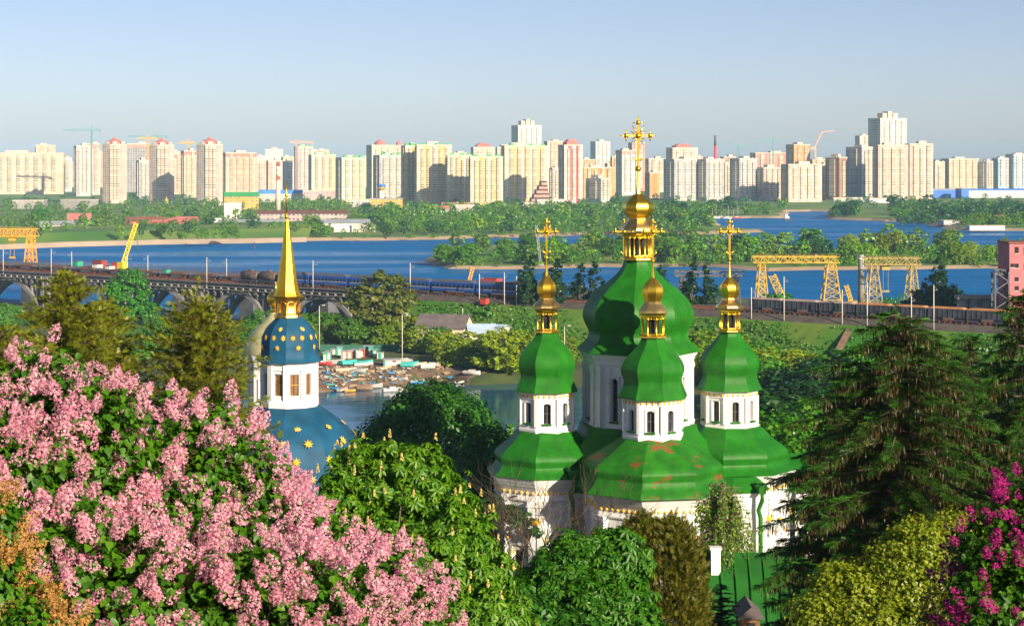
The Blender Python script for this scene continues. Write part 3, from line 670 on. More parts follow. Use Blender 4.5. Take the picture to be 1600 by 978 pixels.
# ------------------------------------------------------------------ the bell tower with blue starred domes
M_['blue'] = mat('blue_painted_dome_metal', (.010, .075, .15), .6, var=.2, spec=.2, scale=.8, bump=.12, bscale=1.3)
def star(mb, c, nrm, r, up=(0, 0, 1)):
    n = Vector(nrm).normalized(); u = Vector(up); x = u.cross(n).normalized(); y = n.cross(x); c = Vector(c) + n * .05; vs = [c + n * r * .14]
    for i in range(16):
        a = math.pi * i / 8; rr = r if i % 2 == 0 else r * .42; vs.append(c + x * rr * math.sin(a) + y * rr * math.cos(a))
    mb.add(vs, [(0, 1 + (i + 1) % 16, 1 + i) for i in range(16)])
D = 125.0; s = D / F; bx = 452.0; cx, cy = X(bx, D), D; z = lambda y: Z(y, D)
tower = thing('bell_tower', (cx, cy, 24), 'white bell tower with star-studded blue domes and a gold pyramid spire', 'bell tower')
PB = R(18)
def dome_xy(prof, y):
    ys = [p[1] for p in prof]; rs = [p[0] for p in prof]; return float(np.interp(y, ys, rs))
up_prof = spline([(20, 495), (25, 500), (33, 508), (39, 517), (42.5, 527), (43.5, 537), (43.5, 545), (44.5, 552), (47, 558), (50, 562), (50, 563.5)], 5)
mb = MB(); mb.facets([(r * s * 1.02, z(y)) for r, y in up_prof], 10, PB, cx, cy); ud = mb.build('upper_dome', M_['blue'], tower)
def stars_on(prof, rows, parent, size, cx, cy, D):
    s = D / F
    for y, degs, k in rows:
        r = dome_xy(prof, y); r2 = dome_xy(prof, y + 2); slope = (r2 - r) / 2 * s / (s)
        for dg in degs:
            a = R(dg); mb = MB(); n = (math.sin(a), -math.cos(a), slope); star(mb, (cx + r * s * 1.0 * math.sin(a), cy - r * s * 1.0 * math.cos(a), Z(y, D)), n, size * k); mb.build('star', M_['starpaint'], parent)
stars_on(up_prof, ((512, (-70, -15, 40, 95, 150, 205), .95), (525, (-72, -50, -27, -6, 14, 34, 58, 80, 120, 160, 200, 240), 1), (540, (-62, -18, 25, 66, 110, 155, 200, 250), .95)), ud, .215, cx, cy, D)
wl = MB(); Rw = 42.5 * s; zb, zt = z(627), z(563)
spots = ring_walls(wl, cx, cy, Rw, 10, PB, zb, zt, 6.9 * s, z(614), z(581), .16)
wl.facets([(Rw * 1.01, z(576)), (Rw * 1.05, z(575)), (Rw * 1.05, z(572)), (Rw * 1.03, z(571)), (Rw * 1.03, z(567)), (Rw * 1.08, z(565)), (Rw * 1.12, z(562.5))], 10, PB, cx, cy, cap=False)
wl.facets([(Rw * 1.10, zb - .25), (Rw * 1.10, z(624)), (Rw * 1.05, z(621)), (Rw * 1.01, z(620))], 10, PB, cx, cy, cap=False)
for k in range(10):
    a = PB + 2 * math.pi * (k + .5) / 10; x, y = cx + Rw * .99 * math.sin(a), cy - Rw * .99 * math.cos(a); wl.box(x, y, zb, .36, .26, zt - zb - .2, a)
for sp in spots: surround(wl, sp, .07, .05)
w = wl.build('drum', M_['white'], tower)
for sp in spots: window_obj(sp, w, 'woodwin', True, None, 'golddark')
low_prof = spline([(43, 627), (45, 632), (53, 638), (65, 646), (79, 656), (92, 668), (103, 682), (110, 697), (114, 713), (115, 730), (116, 745), (121, 757), (124, 762)], 5)
mb = MB(); mb.facets([(r * s, z(y)) for r, y in low_prof], 10, PB, cx, cy); ld = mb.build('lower_dome', M_['blue'], tower)
stars_on(low_prof, ((660, (-62, -21, 15, 52, 90, 130, 180, 230, 270), 1), (680, (-45, 0, 23, 60, 105, 150, 200, 250), 1.25), (705, (-66, -15, 12, 39, 78, 120, 170, 215, 260), 1.25), (732, (-40, -5, 24, 58, 95, 140, 200, 260), 1.2)), ld, .27, cx, cy, D)
mb = MB(); mb.facets([(108 * s, 24), (108 * s, z(775)), (113 * s, z(772)), (113 * s, z(768)), (121 * s, z(762))], 10, PB, cx, cy); mb.build('tower_wall', M_['white'], tower)
mb = MB(); x0 = X(450, D)
mb.facets([(22 * s, z(496)), (22.5 * s, z(492.5)), (20 * s, z(490)), (18.5 * s, z(488)), (18.5 * s, z(471)), (20 * s, z(469)), (24 * s, z(464.5)), (24.5 * s, z(462))], 8, R(22.5), x0, cy)
for k in range(8):
    a = R(22.5) + 2 * math.pi * k / 8; ap = 18.5 * s * math.cos(math.pi / 8); x, y = x0 + ap * math.sin(a), cy - ap * math.cos(a)
    for u in (-.24, .24): mb.box(x + u * math.cos(a), y + u * math.sin(a), z(487.5), .09, .07, z(474) - z(487.5), a)
    mb.tube([(x + .24 * math.cos(t) * math.cos(a), y + .24 * math.cos(t) * math.sin(a), z(476) + .22 * math.sin(t)) for t in np.linspace(0, math.pi, 7)], .045, 5)
ln = mb.build('lantern', M_['golddark'], tower)
mb = MB(); mb.facets(spline([(22.5 * s, z(462)), (19.5 * s, z(456)), (16.5 * s, z(446)), (14.0 * s, z(430)), (10.5 * s, z(405)), (6.5 * s, z(375)), (3.2 * s, z(352)), (1.9 * s, z(343))], 4), 8, R(22.5), x0 - .05, cy); mb.build('spire', M_['spiregold'], tower)
mb = MB(); mb.ball((x0 - .1, cy, z(339)), 3.2 * s, 0, 12, 8); mb.tube([(x0 - .1, cy, z(339)), (x0 - .1, cy, z(308)), (x0 - .1, cy, z(284))], [.05, .04, .03], 6); mb.ball((x0 - .1, cy, z(306)), 2.6 * s, 0, 12, 8)
mb.beam((x0 - .28, cy, z(297)), (x0 + .10, cy, z(297)), .04); mb.build('finial', M_['gold'], tower)

# paler domed church just behind the bell tower
D = 146.0; s = D / F; cx, cy = X(431, D), D; z = lambda y: Z(y, D)
ch2 = thing('church', (cx, cy, 24), 'white church with a pale gilded dome half hidden behind the blue bell tower', 'church')
M_['paledome'] = mat('tarnished_pale_gilding', (.56, .52, .27), .42, .35, var=.12, scale=1)
mb = MB(); mb.lathe(spline([(9, 488), (12, 494), (22, 504), (33, 514), (41, 526), (45, 540), (46, 552)], 5)[::-1] and [(r * s, z(y)) for r, y in spline([(9, 488), (12, 494), (22, 504), (33, 514), (41, 526), (45, 540), (46, 552)], 5)][::-1], 32, cx, cy); mb.build('dome', M_['paledome'], ch2)
mb = MB(); mb.lathe([(r * s, z(y)) for r, y in [(9, 490), (7.5, 483), (7, 479), (11, 477)]], 16, cx, cy)
mb.lathe([(r * s, z(y)) for r, y in spline([(7, 479), (12.5, 473), (14, 466), (11, 460), (5, 455), (1.5, 450), (.8, 440)], 4)], 20, cx, cy); mb.build('cupola', M_['gold'], ch2)
wl = MB(); spots = ring_walls(wl, cx, cy, 43 * s, 8, R(-22.5), z(640), z(553), 4.5 * s, z(618), z(592), .2, arch=4.5 * s)
wl.facets([(43.2 * s, z(562)), (45 * s, z(560)), (45 * s, z(556)), (48 * s, z(552))], 8, R(-22.5), cx, cy, cap=False)
for sp in spots: surround(wl, sp, .12, .08)
w = wl.build('drum', M_['white'], ch2)
for sp in spots: window_obj(sp, w, bars=False)
mb = MB(); mb.facets([(70 * s, 24), (70 * s, z(670)), (74 * s, z(664)), (44 * s, z(640))], 8, 0, cx, cy); mb.build('lower_wall', M_['white'], ch2)
# ------------------------------------------------------------------ the high-rise district across the river
FC = {}
CW = (.84, .67, .53); YW = (.80, .64, .30); PE = (.78, .50, .30); WH = (.82, .80, .76); GR = (.46, .46, .48); PK = (.74, .46, .40); OR_ = (.74, .42, .14); RD = (.62, .13, .12)
FC['cream'] = facade('cream_panel_facade', CW, (.80, .58, .44), 13, 3.4, 3.0)
FC['creamslab'] = facade('cream_slab_facade', (.82, .68, .44), (.80, .66, .48), 16, 4.0, 3.0, (.3, .7, .34, .74), (.24, .22, .20), (.76, .68, .52))
FC['yellow'] = facade('yellow_and_white_facade', (.84, .60, .22), (.84, .76, .58), 18, 3.6, 3.0, (.3, .72, .34, .76), (.26, .22, .14))
FC['yellow2'] = facade('pale_yellow_facade', (.84, .65, .34), (.84, .77, .62), 11, 3.3, 3.0, (.28, .70, .34, .76), (.24, .21, .16))
FC['peach'] = facade('peach_facade', PE, (.80, .60, .40), 14, 3.4, 3.0, (.26, .74, .3, .78), (.20, .17, .16))
FC['white'] = facade('white_facade', WH, (.80, .74, .66), 10, 3.2, 3.0, (.25, .75, .3, .78), (.17, .19, .24))
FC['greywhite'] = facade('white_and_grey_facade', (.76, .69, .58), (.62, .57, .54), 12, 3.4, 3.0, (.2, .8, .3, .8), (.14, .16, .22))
FC['redwhite'] = facade('red_and_white_facade', RD, (.80, .70, .66), 11, 3.4, 3.0, (.3, .7, .32, .74), (.22, .12, .13))
FC['orange'] = facade('orange_brick_facade', (.76, .33, .06), (.78, .44, .14), 13, 3.4, 3.0, (.28, .72, .3, .76), (.20, .13, .10))
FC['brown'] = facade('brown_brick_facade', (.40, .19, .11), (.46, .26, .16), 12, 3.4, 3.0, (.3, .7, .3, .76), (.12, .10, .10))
FC['pink'] = facade('pink_brick_facade', (.68, .27, .20), (.74, .40, .28), 12, 3.4, 3.0, (.28, .72, .3, .76), (.20, .14, .14))
FC['frame'] = facade('bare_concrete_frame', (.50, .47, .45), None, 9, 4.5, 3.2, (.14, .86, .22, .86), (.10, .10, .12))
FC['balcony'] = facade('balcony_tiers', (.80, .66, .46), None, 9, 60, 3.0, (0, 1, .45, .9), (.20, .18, .18))
FC['balconyw'] = facade('white_balcony_tiers', (.82, .74, .62), None, 9, 60, 3.0, (0, 1, .45, .9), (.18, .19, .22))
FC['balconyp'] = facade('peach_balcony_tiers', (.72, .52, .38), None, 9, 60, 3.0, (0, 1, .45, .9), (.20, .15, .13))
FC['teal'] = facade('white_and_blue_facade', (.80, .82, .82), (.42, .56, .66), 9, 3.2, 3.0, (.22, .78, .3, .78), (.14, .22, .30))
FC['low'] = facade('low_building_facade', (.70, .66, .58), None, 9, 4.0, 3.6, (.25, .75, .35, .75), (.14, .15, .17))
FC['lowpink'] = facade('pink_shop_facade', (.74, .52, .48), None, 9, 4.0, 4.0, (.2, .8, .3, .75), (.16, .15, .18))
FC['lowyellow'] = facade('ochre_facade', (.74, .46, .08), None, 9, 5.0, 4.0, (.25, .6, .3, .7), (.14, .16, .2))
M_['roofpale'] = mat('pale_flat_roof', (.58, .50, .40), .9, var=.1, scale=.1)
M_['roofred'] = mat('red_roof', (.54, .17, .14), .7, var=.12, scale=.1)
M_['roofgreen'] = mat('green_roof_tiles', (.05, .34, .10), .6, var=.12, scale=.1)
M_['roofblue'] = mat('blue_sheet_roof', (.05, .20, .55), .6, var=.12, scale=.1)
M_['roofgrey'] = mat('grey_sheet_roof', (.32, .34, .37), .7, var=.15, scale=.1)
M_['roofpink'] = mat('bare_brick_upper_floors', (.58, .28, .22), .9, var=.15, scale=.2)

trng = np.random.default_rng(12)
def tower_block(label, x0, x1, yt, yb, f='cream', rot=18, bal=2, top=None, cap=None, ratio=.6, D=None, steps=0, bm='balcony', oct=False):
    """apartment tower between photo columns x0..x1, roof on row yt, foot on row yb (sets its distance)"""
    D = D or DG(yb, 3.0); s = D / F; Wv = (x1 - x0) * s; cx = X((x0 + x1) / 2, D); r = R(rot)
    d = Wv * ratio; w = (Wv - abs(d * math.sin(r))) / math.cos(r)
    cy = D + d / 2; zt = Z(yt, D); z0 = 2.0; h = zt - z0
    o = thing('apartment_tower', (cx, cy, z0), label, 'apartment tower')
    mb = MB()
    if oct: mb.facets([(Wv * .52, z0), (Wv * .52, zt)], 8, r, cx, cy, 0, False)
    else: mb.box(cx, cy, z0, w, d, h, r, 0, 1.0, True)
    mb.build('wall', FC[f], o)
    c, sn = math.cos(r), math.sin(r)
    def at(u, v): return (cx + c * u - sn * v, cy + sn * u + c * v)
    fr = -d / 2 if not oct else -Wv * .48
    for i in range(bal):
        u = (w if not oct else Wv * .5) * (-.5 + (i + .5) / bal) * (.86 if bal > 1 else 1); bw = min(w / bal * .36, 7.5)
        x, y = at(u, fr - .6); mb = MB(); mb.box(x, y, z0 + 6, bw, 1.9, h - 6 - trng.uniform(0, 5), r, 0, 1, True); mb.build('balcony_stack', FC[bm], o)
    if bal and not oct:
        x, y = at(-w / 2 - .6, 0); mb = MB(); mb.box(x, y, z0 + 6, 1.8, d * .4, h - 8, r, 0, 1, True); mb.build('side_balcony_stack', FC[bm], o)
    # parapet, lift house, roof shapes
    mb = MB()
    if not oct:
        for u, v, sx, sy in ((0, -d / 2 + .2, w + .5, .5), (0, d / 2 - .2, w + .5, .5), (-w / 2 + .2, 0, .5, d - .6), (w / 2 - .2, 0, .5, d - .6)):
            x, y = at(u, v); mb.box(x, y, zt, sx, sy, 1.3, r)
    else: mb.facets([(Wv * .53, zt), (Wv * .53, zt + 1.3), (Wv * .45, zt + 1.35)], 8, r, cx, cy, 0, False)
    mb.build('parapet', M_['roofpale'], o)
    if top == 'lift' or top is None:
        x, y = at(trng.uniform(-.2, .2) * w, 0); mb = MB(); mb.box(x, y, zt, w * .32, d * .5, 3.6 + trng.uniform(0, 2), r); mb.build('lift_house', M_['roofpale'], o)
    elif top == 'redcrown':      # red gabled crown
        mb = MB(); mb.facets([(Wv * .36, zt + .1), (Wv * .36, zt + 3.5), (Wv * .27, zt + 5.5), (Wv * .10, zt + 8), (Wv * .02, zt + 11)], 8, r + .39, cx, cy, 0, False); mb.build('roof', M_['roofred'], o)
        for i in (-1, 0, 1):
            a = r + i * .785; mb = MB(); ap = Wv * .45; mb.box(cx + ap * math.sin(a), cy - ap * math.cos(a), zt + .1, Wv * .17, 1.6, 4.6, a); mb.build('roof_gable', M_['roofpale'], o)
    elif top == 'domes':
        mb = MB(); mb.lathe(spline([(w * .22, zt), (w * .23, zt + 4), (w * .16, zt + 7), (w * .03, zt + 9.5)], 4), 12, cx, cy); mb.build('roof', M_['roofred'], o)
    elif top == 'hat':
        mb = MB(); mb.box(cx, cy, zt, w * .62, d * .7, 4, r); mb.box(cx, cy, zt + 4, w * .66, d * .74, 4.5, r, 0, .45); mb.build('roof', M_['roofred'], o)
    elif top == 'crown':
        mb = MB()
        for u, hh in ((-w * .2, 10), (0, 13), (w * .2, 10)):
            x, y = at(u, 0); mb = MB(); mb.box(x, y, zt, w * .16, d * .45, hh, r); mb.build('crown_block', M_['roofpale'], o)
    for q_ in range(3):      # vents and plant on the roof
        x, y = at(trng.uniform(-.42, .42) * w, trng.uniform(-.3, .3) * d); mb = MB(); mb.box(x, y, zt, trng.uniform(1.5, 4), trng.uniform(1.5, 3), trng.uniform(1.6, 3.0), r); mb.build('roof_vent', M_['roofgrey' if q_ else 'roofpale'], o)
    if top in (None, 'lift') and trng.random() < .5: x, y = at(trng.uniform(-.3, .3) * w, 0); mb = MB(); mb.beam((x, y, zt), (x, y, zt + trng.uniform(6, 11)), .35); mb.build('antenna', M_['steel'], o)
    if cap:
        cm = {'red': 'roofred', 'green': 'roofgreen', 'pink': 'roofpink'}[cap]
        if cap == 'green':
            for u in (-w * .32, w * .1, w * .36):
                x, y = at(u, -d / 2 + 1.6); mb = MB(); mb.box(x, y, zt + 1.32, 6.5, 3.0, 2.8, r, 0, .6); mb.build('roof_cap', M_[cm], o)
        else:
            mb = MB(); mb.box(cx, cy, zt - 5.5, w + .7, d + .7, 5.4, r); mb.build('upper_band', M_[cm], o)
    for i in range(steps):       # lower wings stepping down at the right end
        hh = h * (.93 - .07 * i); x, y = at(w / 2 + w * .09 * (2 * i + 1), d * .05); mb = MB(); mb.box(x, y, z0, w * .18, d * .8, hh, r, 0, 1, True); mb.build('stepped_wing', FC[f], o)
    return o
TB = tower_block
# --- left quarter of the skyline
TB('long cream slab of flats at the left end of the skyline', -14, 98, 240, 303, 'creamslab', 4, 7, 'lift', None, .14)
TB('brown block rising behind the long cream slab at the left end of the skyline', 52, 86, 228, 296, 'peach', 14, 2)
TB('slim white block between the long cream slab and the grey striped tower', 97, 112, 248, 299, 'white', 10, 1)
TB('grey striped tower with dark balconies, first tall one right of the long cream slab', 113, 140, 229, 306, 'greywhite', 26, 3)
TB('cream tower with unfinished pink upper floors under the first tower crane', 132, 156, 226, 304, 'cream', 12, 2, 'lift', 'pink')
TB('cream eight-sided tower with red crown, leftmost of the three crowned towers', 157, 196, 227, 317, 'cream', 12, 3, 'redcrown', None, .7, oct=True)
TB('unfinished grey concrete frame tower between two red-crowned towers', 193, 233, 226, 300, 'frame', 16, 0, 'lift', 'pink')
TB('grey lower tower standing in shade before the concrete frame tower', 211, 232, 252, 312, 'greywhite', 34, 2)
TB('cream eight-sided tower with red crown, middle of the three crowned towers', 231, 270, 228, 317, 'cream', 12, 3, 'redcrown', None, .7, oct=True)
TB('peach block with red top band right of the middle crowned tower', 269, 288, 242, 303, 'peach', 14, 1, 'lift', 'red')
TB('pale peach tower under the yellow tower crane', 281, 306, 237, 308, 'peach', 28, 2, 'lift', 'red')
TB('cream eight-sided tower with red crown, rightmost of the three crowned towers', 305, 346, 227, 320, 'cream', 12, 3, 'redcrown', None, .7, oct=True)
TB('wide peach slab with red roof band right of the crowned towers', 346, 399, 240, 305, 'peach', 26, 4, 'lift', 'red', .35, bm='balconyp')
TB('low cream block left of the striped chimney', 398, 416, 251, 300, 'cream', 12, 1)
TB('white box-shaped block behind the striped chimney', 412, 442, 234, 288, 'white', 8, 0)
TB('peach block just right of the striped chimney', 414, 441, 252, 300, 'cream', 20, 2)
TB('low white block left of the tall stepped white tower', 440, 460, 253, 296, 'white', 20, 1)
TB('tall white tower with stepped grey side and green roof edge', 458, 489, 230, 297, 'greywhite', 24, 3, 'lift', 'green')
TB('distant block with small blue roof behind the peach stepped tower', 486, 515, 235, 287, 'peach', 12, 1)
TB('peach stepped tower with white corner below the orange crane', 480, 524, 243, 299, 'yellow2', 20, 3, 'lift', 'green', .5, bm='balconyp')
TB('pale yellow slab with grey shaded end, left of the gap beside the yellow district', 523, 570, 248, 318, 'yellow2', 30, 3, 'lift', 'green', .5)
# --- yellow quarter
TB('yellow and white tower with dark balcony side, left end of the yellow towers', 571, 614, 228, 308, 'yellow2', 24, 3, 'domes')
TB('lower stepped grey and cream tower before the left end of the yellow towers', 582, 628, 244, 314, 'greywhite', 30, 3, 'lift', 'green', .5)
TB('pale tower with red roof ball behind the yellow balcony tower', 612, 634, 228, 300, 'cream', 12, 1, 'domes')
TB('yellow tower with heavy balcony tiers down its corner', 626, 652, 229, 318, 'yellow', 30, 2, None, 'green', .6, bm='balconyp')
TB('broad yellow and white tower with green roof caps', 648, 706, 228, 319, 'yellow', 10, 5, 'lift', 'green', .35)
TB('lower yellow and white block right of the broad green-capped tower', 697, 738, 244, 320, 'yellow', 10, 4, 'lift', 'green', .35)
TB('cream tower with red hat roof behind the yellow wall of flats', 735, 774, 231, 300, 'cream', 12, 2, 'hat')
TB('yellow and white wall of flats left of the pale double tower', 733, 786, 246, 322, 'yellow', 8, 5, 'lift', 'green', .3)
TB('cream tower behind the yellow wall of flats, near the white twin-topped tower', 772, 806, 231, 298, 'cream', 14, 2)
TB('white tower with stepped crown rising over the yellow flats', 799, 846, 197, 296, 'white', 22, 4, 'crown', None, .6, bm='balconyw')
TB('yellow and white tower directly left of the grey shaded low block', 783, 858, 229, 315, 'yellow', 12, 5, 'lift', 'green', .35)
TB('peach tower between the yellow flats and the red tower', 850, 882, 222, 306, 'peach', 16, 2)
TB('low grey block in shade left of the red tower', 856, 875, 264, 313, 'greywhite', 40, 1)
TB('red and white tower, the most strongly red one in the skyline', 873, 911, 228, 318, 'redwhite', 22, 3, 'hat', None, .6)
TB('white and blue striped tower standing well behind the orange block', 923, 954, 222, 290, 'white', 24, 3, 'lift', None, .6, bm='balconyw')
TB('orange block with brown shaded front right of the red tower', 908, 961, 263, 313, 'orange', 10, 4, 'lift', None, .4)
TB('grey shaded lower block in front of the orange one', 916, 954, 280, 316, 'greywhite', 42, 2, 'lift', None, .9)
TB('narrow orange block just left of the main church cross', 954, 969, 246, 300, 'orange', 14, 1)
TB('white tower with red top floors directly behind the main church cross', 963, 1001, 236, 305, 'white', 22, 3, 'lift', 'pink', .6, bm='balconyw')
TB('pink tower behind right of the white tower with red top', 982, 1008, 224, 298, 'pink', 20, 2)
TB('wide pale peach block right of the main church cross', 1009, 1040, 249, 300, 'cream', 14, 2)
TB('small plain orange block before the wide pale peach block', 1008, 1031, 271, 309, 'orange', 30, 0)
TB('pale tower with red roof tip behind the first grey-white tower', 1042, 1091, 232, 298, 'cream', 20, 3, 'hat', None, .5)
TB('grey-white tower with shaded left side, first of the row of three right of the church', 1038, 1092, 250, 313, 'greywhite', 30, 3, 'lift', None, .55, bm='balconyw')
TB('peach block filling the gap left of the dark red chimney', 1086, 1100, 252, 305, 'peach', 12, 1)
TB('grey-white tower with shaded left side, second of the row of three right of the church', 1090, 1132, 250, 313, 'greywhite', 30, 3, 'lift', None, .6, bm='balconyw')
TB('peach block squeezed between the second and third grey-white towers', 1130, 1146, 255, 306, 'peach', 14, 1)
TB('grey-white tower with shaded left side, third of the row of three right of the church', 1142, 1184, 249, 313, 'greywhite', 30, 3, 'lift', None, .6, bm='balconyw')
TB('pinkish block rising behind the cream tower below the turquoise crane', 1174, 1232, 240, 298, 'pink', 14, 3, 'lift', None, .4)
TB('cream tower with tiers of balconies right of the three grey-white towers', 1182, 1224, 263, 313, 'cream', 24, 3)
TB('orange tower standing over the wide cream stepped block', 1230, 1267, 227, 300, 'orange', 26, 2, 'lift', None, .6, bm='balconyp')
TB('wide cream stepped block under the orange tower', 1222, 1286, 258, 315, 'cream', 20, 4, 'lift', None, .4)
TB('small orange block between the cream stepped block and the brown one', 1274, 1298, 258, 309, 'orange', 20, 1)
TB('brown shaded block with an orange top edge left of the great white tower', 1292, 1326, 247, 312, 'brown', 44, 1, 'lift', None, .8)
TB('pale tower behind the grey striped one, next to the tallest tower', 1338, 1364, 213, 290, 'cream', 18, 1)
TB('grey and lilac striped tower in shade left of the tallest tower', 1325, 1372, 231, 311, 'greywhite', 38, 3, 'lift', None, .7)
TB('tallest white tower of the skyline with a three-part crown', 1361, 1419, 186, 302, 'white', 22, 4, 'crown', None, .6, bm='balconyw')
TB('big cream tower in front of the tallest white one', 1368, 1420, 228, 313, 'cream', 8, 3, 'lift', None, .5)
TB('cream tower attached on the right of the big cream tower', 1417, 1459, 226, 311, 'cream', 10, 3, 'lift', None, .5)
TB('short cream block right of the big cream towers', 1456, 1477, 254, 298, 'cream', 20, 1)
TB('peach stepped block over the shopping mall', 1474, 1532, 249, 296, 'peach', 18, 4, 'lift', None, .4)
TB('blue-grey shaded block between the peach and the white blocks at the right', 1529, 1554, 253, 296, 'greywhite', 42, 2, 'lift', None, .7)
TB('white and blue block second from the right end of the skyline', 1553, 1580, 248, 295, 'teal', 20, 2, bm='balconyw')
TB('white and blue tower at the right end of the skyline', 1576, 1616, 242, 295, 'teal', 16, 3, bm='balconyw')

# second row of blocks filling the gaps of the skyline
for i, (x0, x1, yt, f, lb) in enumerate(((98, 116, 256, 'peach', 'low peach block filling the gap right of the long cream slab'), (150, 162, 240, 'peach', 'peach block in the gap left of the first crowned tower'), (262, 284, 238, 'peach', 'pinkish block behind the middle crowned tower'), (392, 414, 245, 'white', 'pale block behind the left end of the chimney group'), (438, 462, 246, 'peach', 'peach block behind right of the chimney'), (508, 532, 250, 'cream', 'cream block behind the peach stepped tower'), (560, 584, 248, 'yellow2', 'yellow block behind the left end of the yellow towers'), (704, 740, 240, 'yellow2', 'yellow block behind the lower yellow and white one'), (846, 860, 236, 'cream', 'cream block behind the yellow flats, left of the peach tower'), (905, 930, 250, 'orange', 'orange block right behind the red tower'), (945, 966, 256, 'peach', 'peach block behind the orange one'), (998, 1016, 258, 'brown', 'brown block behind the church cross'), (1084, 1098, 246, 'peach', 'peach block behind the first two grey-white towers'), (1126, 1150, 246, 'pink', 'pink block behind the second grey-white tower'), (1218, 1236, 252, 'orange', 'orange block behind the cream balcony tower'), (1264, 1300, 250, 'peach', 'peach block behind the small orange one'), (1318, 1332, 252, 'brown', 'brown block left of the grey striped tower'), (1454, 1482, 257, 'peach', 'low peach block behind the short cream one'), (1528, 1560, 257, 'cream', 'cream block behind the blue-grey shaded one'))): TB(lb, x0, x1, yt, 292, f, 14 + 5 * (i % 3), 2)
def block(name, label, cat, px0, px1, yt, yb, f, rot=6, depth=18, roof=None, rooft=1.2, D=None, parts=()):
    D = D or DG(yb, 2.5); s = D / F; w = (px1 - px0) * s; cx = X((px0 + px1) / 2, D); cy = D + depth / 2; zt = Z(yt, D)
    o = thing(name, (cx, cy, 2), label, cat)
    mb = MB(); mb.box(cx, cy, 2, w, depth, zt - 2, R(rot), 0, 1, True); mb.build('wall', FC[f] if f in FC else M_[f], o)
    mb = MB()
    if roof and roof.startswith('g:'):
        c, sn = math.cos(R(rot)), math.sin(R(rot)); hw, hd = w / 2 + .8, depth / 2 + .8
        def P(u, v, z_): return (cx + c * u - sn * v, cy + sn * u + c * v, z_)
        hh = zt + rooft
        mb.add([P(-hw, -hd, zt), P(hw, -hd, zt), P(hw, hd, zt), P(-hw, hd, zt), P(-hw, 0, hh), P(hw, 0, hh)], [(0, 1, 5, 4), (2, 3, 4, 5), (1, 2, 5), (3, 0, 4), (3, 2, 1, 0)])
        mb.build('roof', M_[roof[2:]], o)
    else:
        mb.box(cx, cy, zt, w + .8, depth + .8, rooft, R(rot)); mb.build('roof', M_[roof or 'roofpale'], o)
    return o
M_['brickred'] = mat('red_factory_wall', (.40, .10, .09), .8, var=.15, scale=.2)
M_['whitewall'] = mat('whitewashed_wall', (.64, .61, .57), .85, var=.08, scale=.2)
M_['bluewall'] = mat('blue_cladding', (.03, .16, .62), .5, var=.1, scale=.1)
FC['brickred'] = M_['brickred']; FC['whitewall'] = M_['whitewall']; FC['bluewall'] = M_['bluewall']
block('office_building', 'yellow building with green roof left of the striped chimney', 'building', 349, 402, 307, 327, 'lowyellow', 8, 20, 'g:roofgreen', 5)
block('shopping_mall', 'long low mall with a blue roof behind the striped chimney', 'mall', 403, 470, 303, 316, 'low', 4, 30, 'roofblue', 5)
block('shopping_mall', 'white mall with pink end right of the blue-roofed mall', 'mall', 420, 528, 299, 313, 'lowpink', 6, 25)
block('office_building', 'small orange-ochre building beside the blue and yellow water tower', 'building', 578, 628, 311, 324, 'lowyellow', 4, 20, 'roofgrey', .8)
block('office_building', 'low white building left of the ochre one', 'building', 548, 580, 313, 323, 'low', 4, 20)
block('factory_hall', 'dark red factory hall among trees on the far left bank', 'factory', 232, 303, 347, 363, 'brickred', 6, 26, 'g:roofred', 4)
block('factory_hall', 'lower red brick annex under the red pipe bridge', 'factory', 200, 252, 345, 356, 'brickred', 6, 16, 'g:rust', 3)
block('row_house', 'low grey-roofed house row right of the orange gantry crane', 'house', 58, 110, 352, 366, 'low', 4, 16, 'g:roofgrey', 3)
block('house', 'small brick house with a red gable among the left bank trees', 'house', 104, 138, 343, 356, 'lowpink', 10, 14, 'g:roofred', 5)
block('garage', 'grey concrete garage decks at the foot of the left towers', 'garage', 18, 66, 314, 326, 'concrete', 6, 30, 'roofpale', .8)
block('garage', 'long sloping grey ramp hall below the striped tower', 'garage', 96, 146, 313, 328, 'concrete', -14, 22, 'roofpale', .8)
block('long_shed', 'long low beige shed behind the far quay, left of the spire', 'shed', 340, 440, 349, 357, 'whitewall', 2, 20, 'g:roofgrey', 3)
block('long_shed', 'long brick-roofed shed along the road right of the spire', 'shed', 402, 540, 334, 345, 'lowpink', 2, 22, 'g:rust', 3)
block('warehouse', 'white riverside warehouse with grey roof right of the spire', 'warehouse', 500, 575, 349, 362, 'whitewall', 8, 22, 'g:roofgrey', 3)
block('warehouse', 'white sheds with orange sign panel at the shore right of the spire', 'warehouse', 547, 584, 353, 362, 'low', 12, 12, 'roofpale', .8)
block('house', 'white house with red roof among trees left of the church', 'house', 676, 700, 328, 336, 'whitewall', 8, 14, 'g:roofred', 4)
block('house', 'long white house among trees left of the main domes', 'house', 712, 740, 326, 336, 'low', 8, 14, 'g:roofpale', 4)
block('office_building', 'red-roofed low block row at the foot of the yellow flats', 'building', 690, 735, 318, 326, 'lowpink', 2, 16, 'roofred', 1)
block('shopping_mall', 'white pavilion with pink front left of the red tower', 'mall', 806, 836, 318, 328, 'lowpink', 6, 20)
block('shopping_mall', 'low white pavilion row at the foot of the red tower', 'mall', 838, 880, 313, 322, 'low', 6, 20)
block('shopping_mall', 'long white and blue mall at the right end of the far shore', 'mall', 1508, 1640, 298, 309, 'whitewall', 3, 60, 'bluewall', 2.2)
block('shopping_mall', 'dark blue cladded hall left of the long white mall', 'mall', 1453, 1502, 297, 309, 'bluewall', 5, 40, 'roofgrey', 1.5)
block('mall_entrance', 'bright blue entrance cube of the long mall', 'mall entrance', 1501, 1513, 295.5, 310, 'bluewall', 4, 30, 'bluewall', .6)
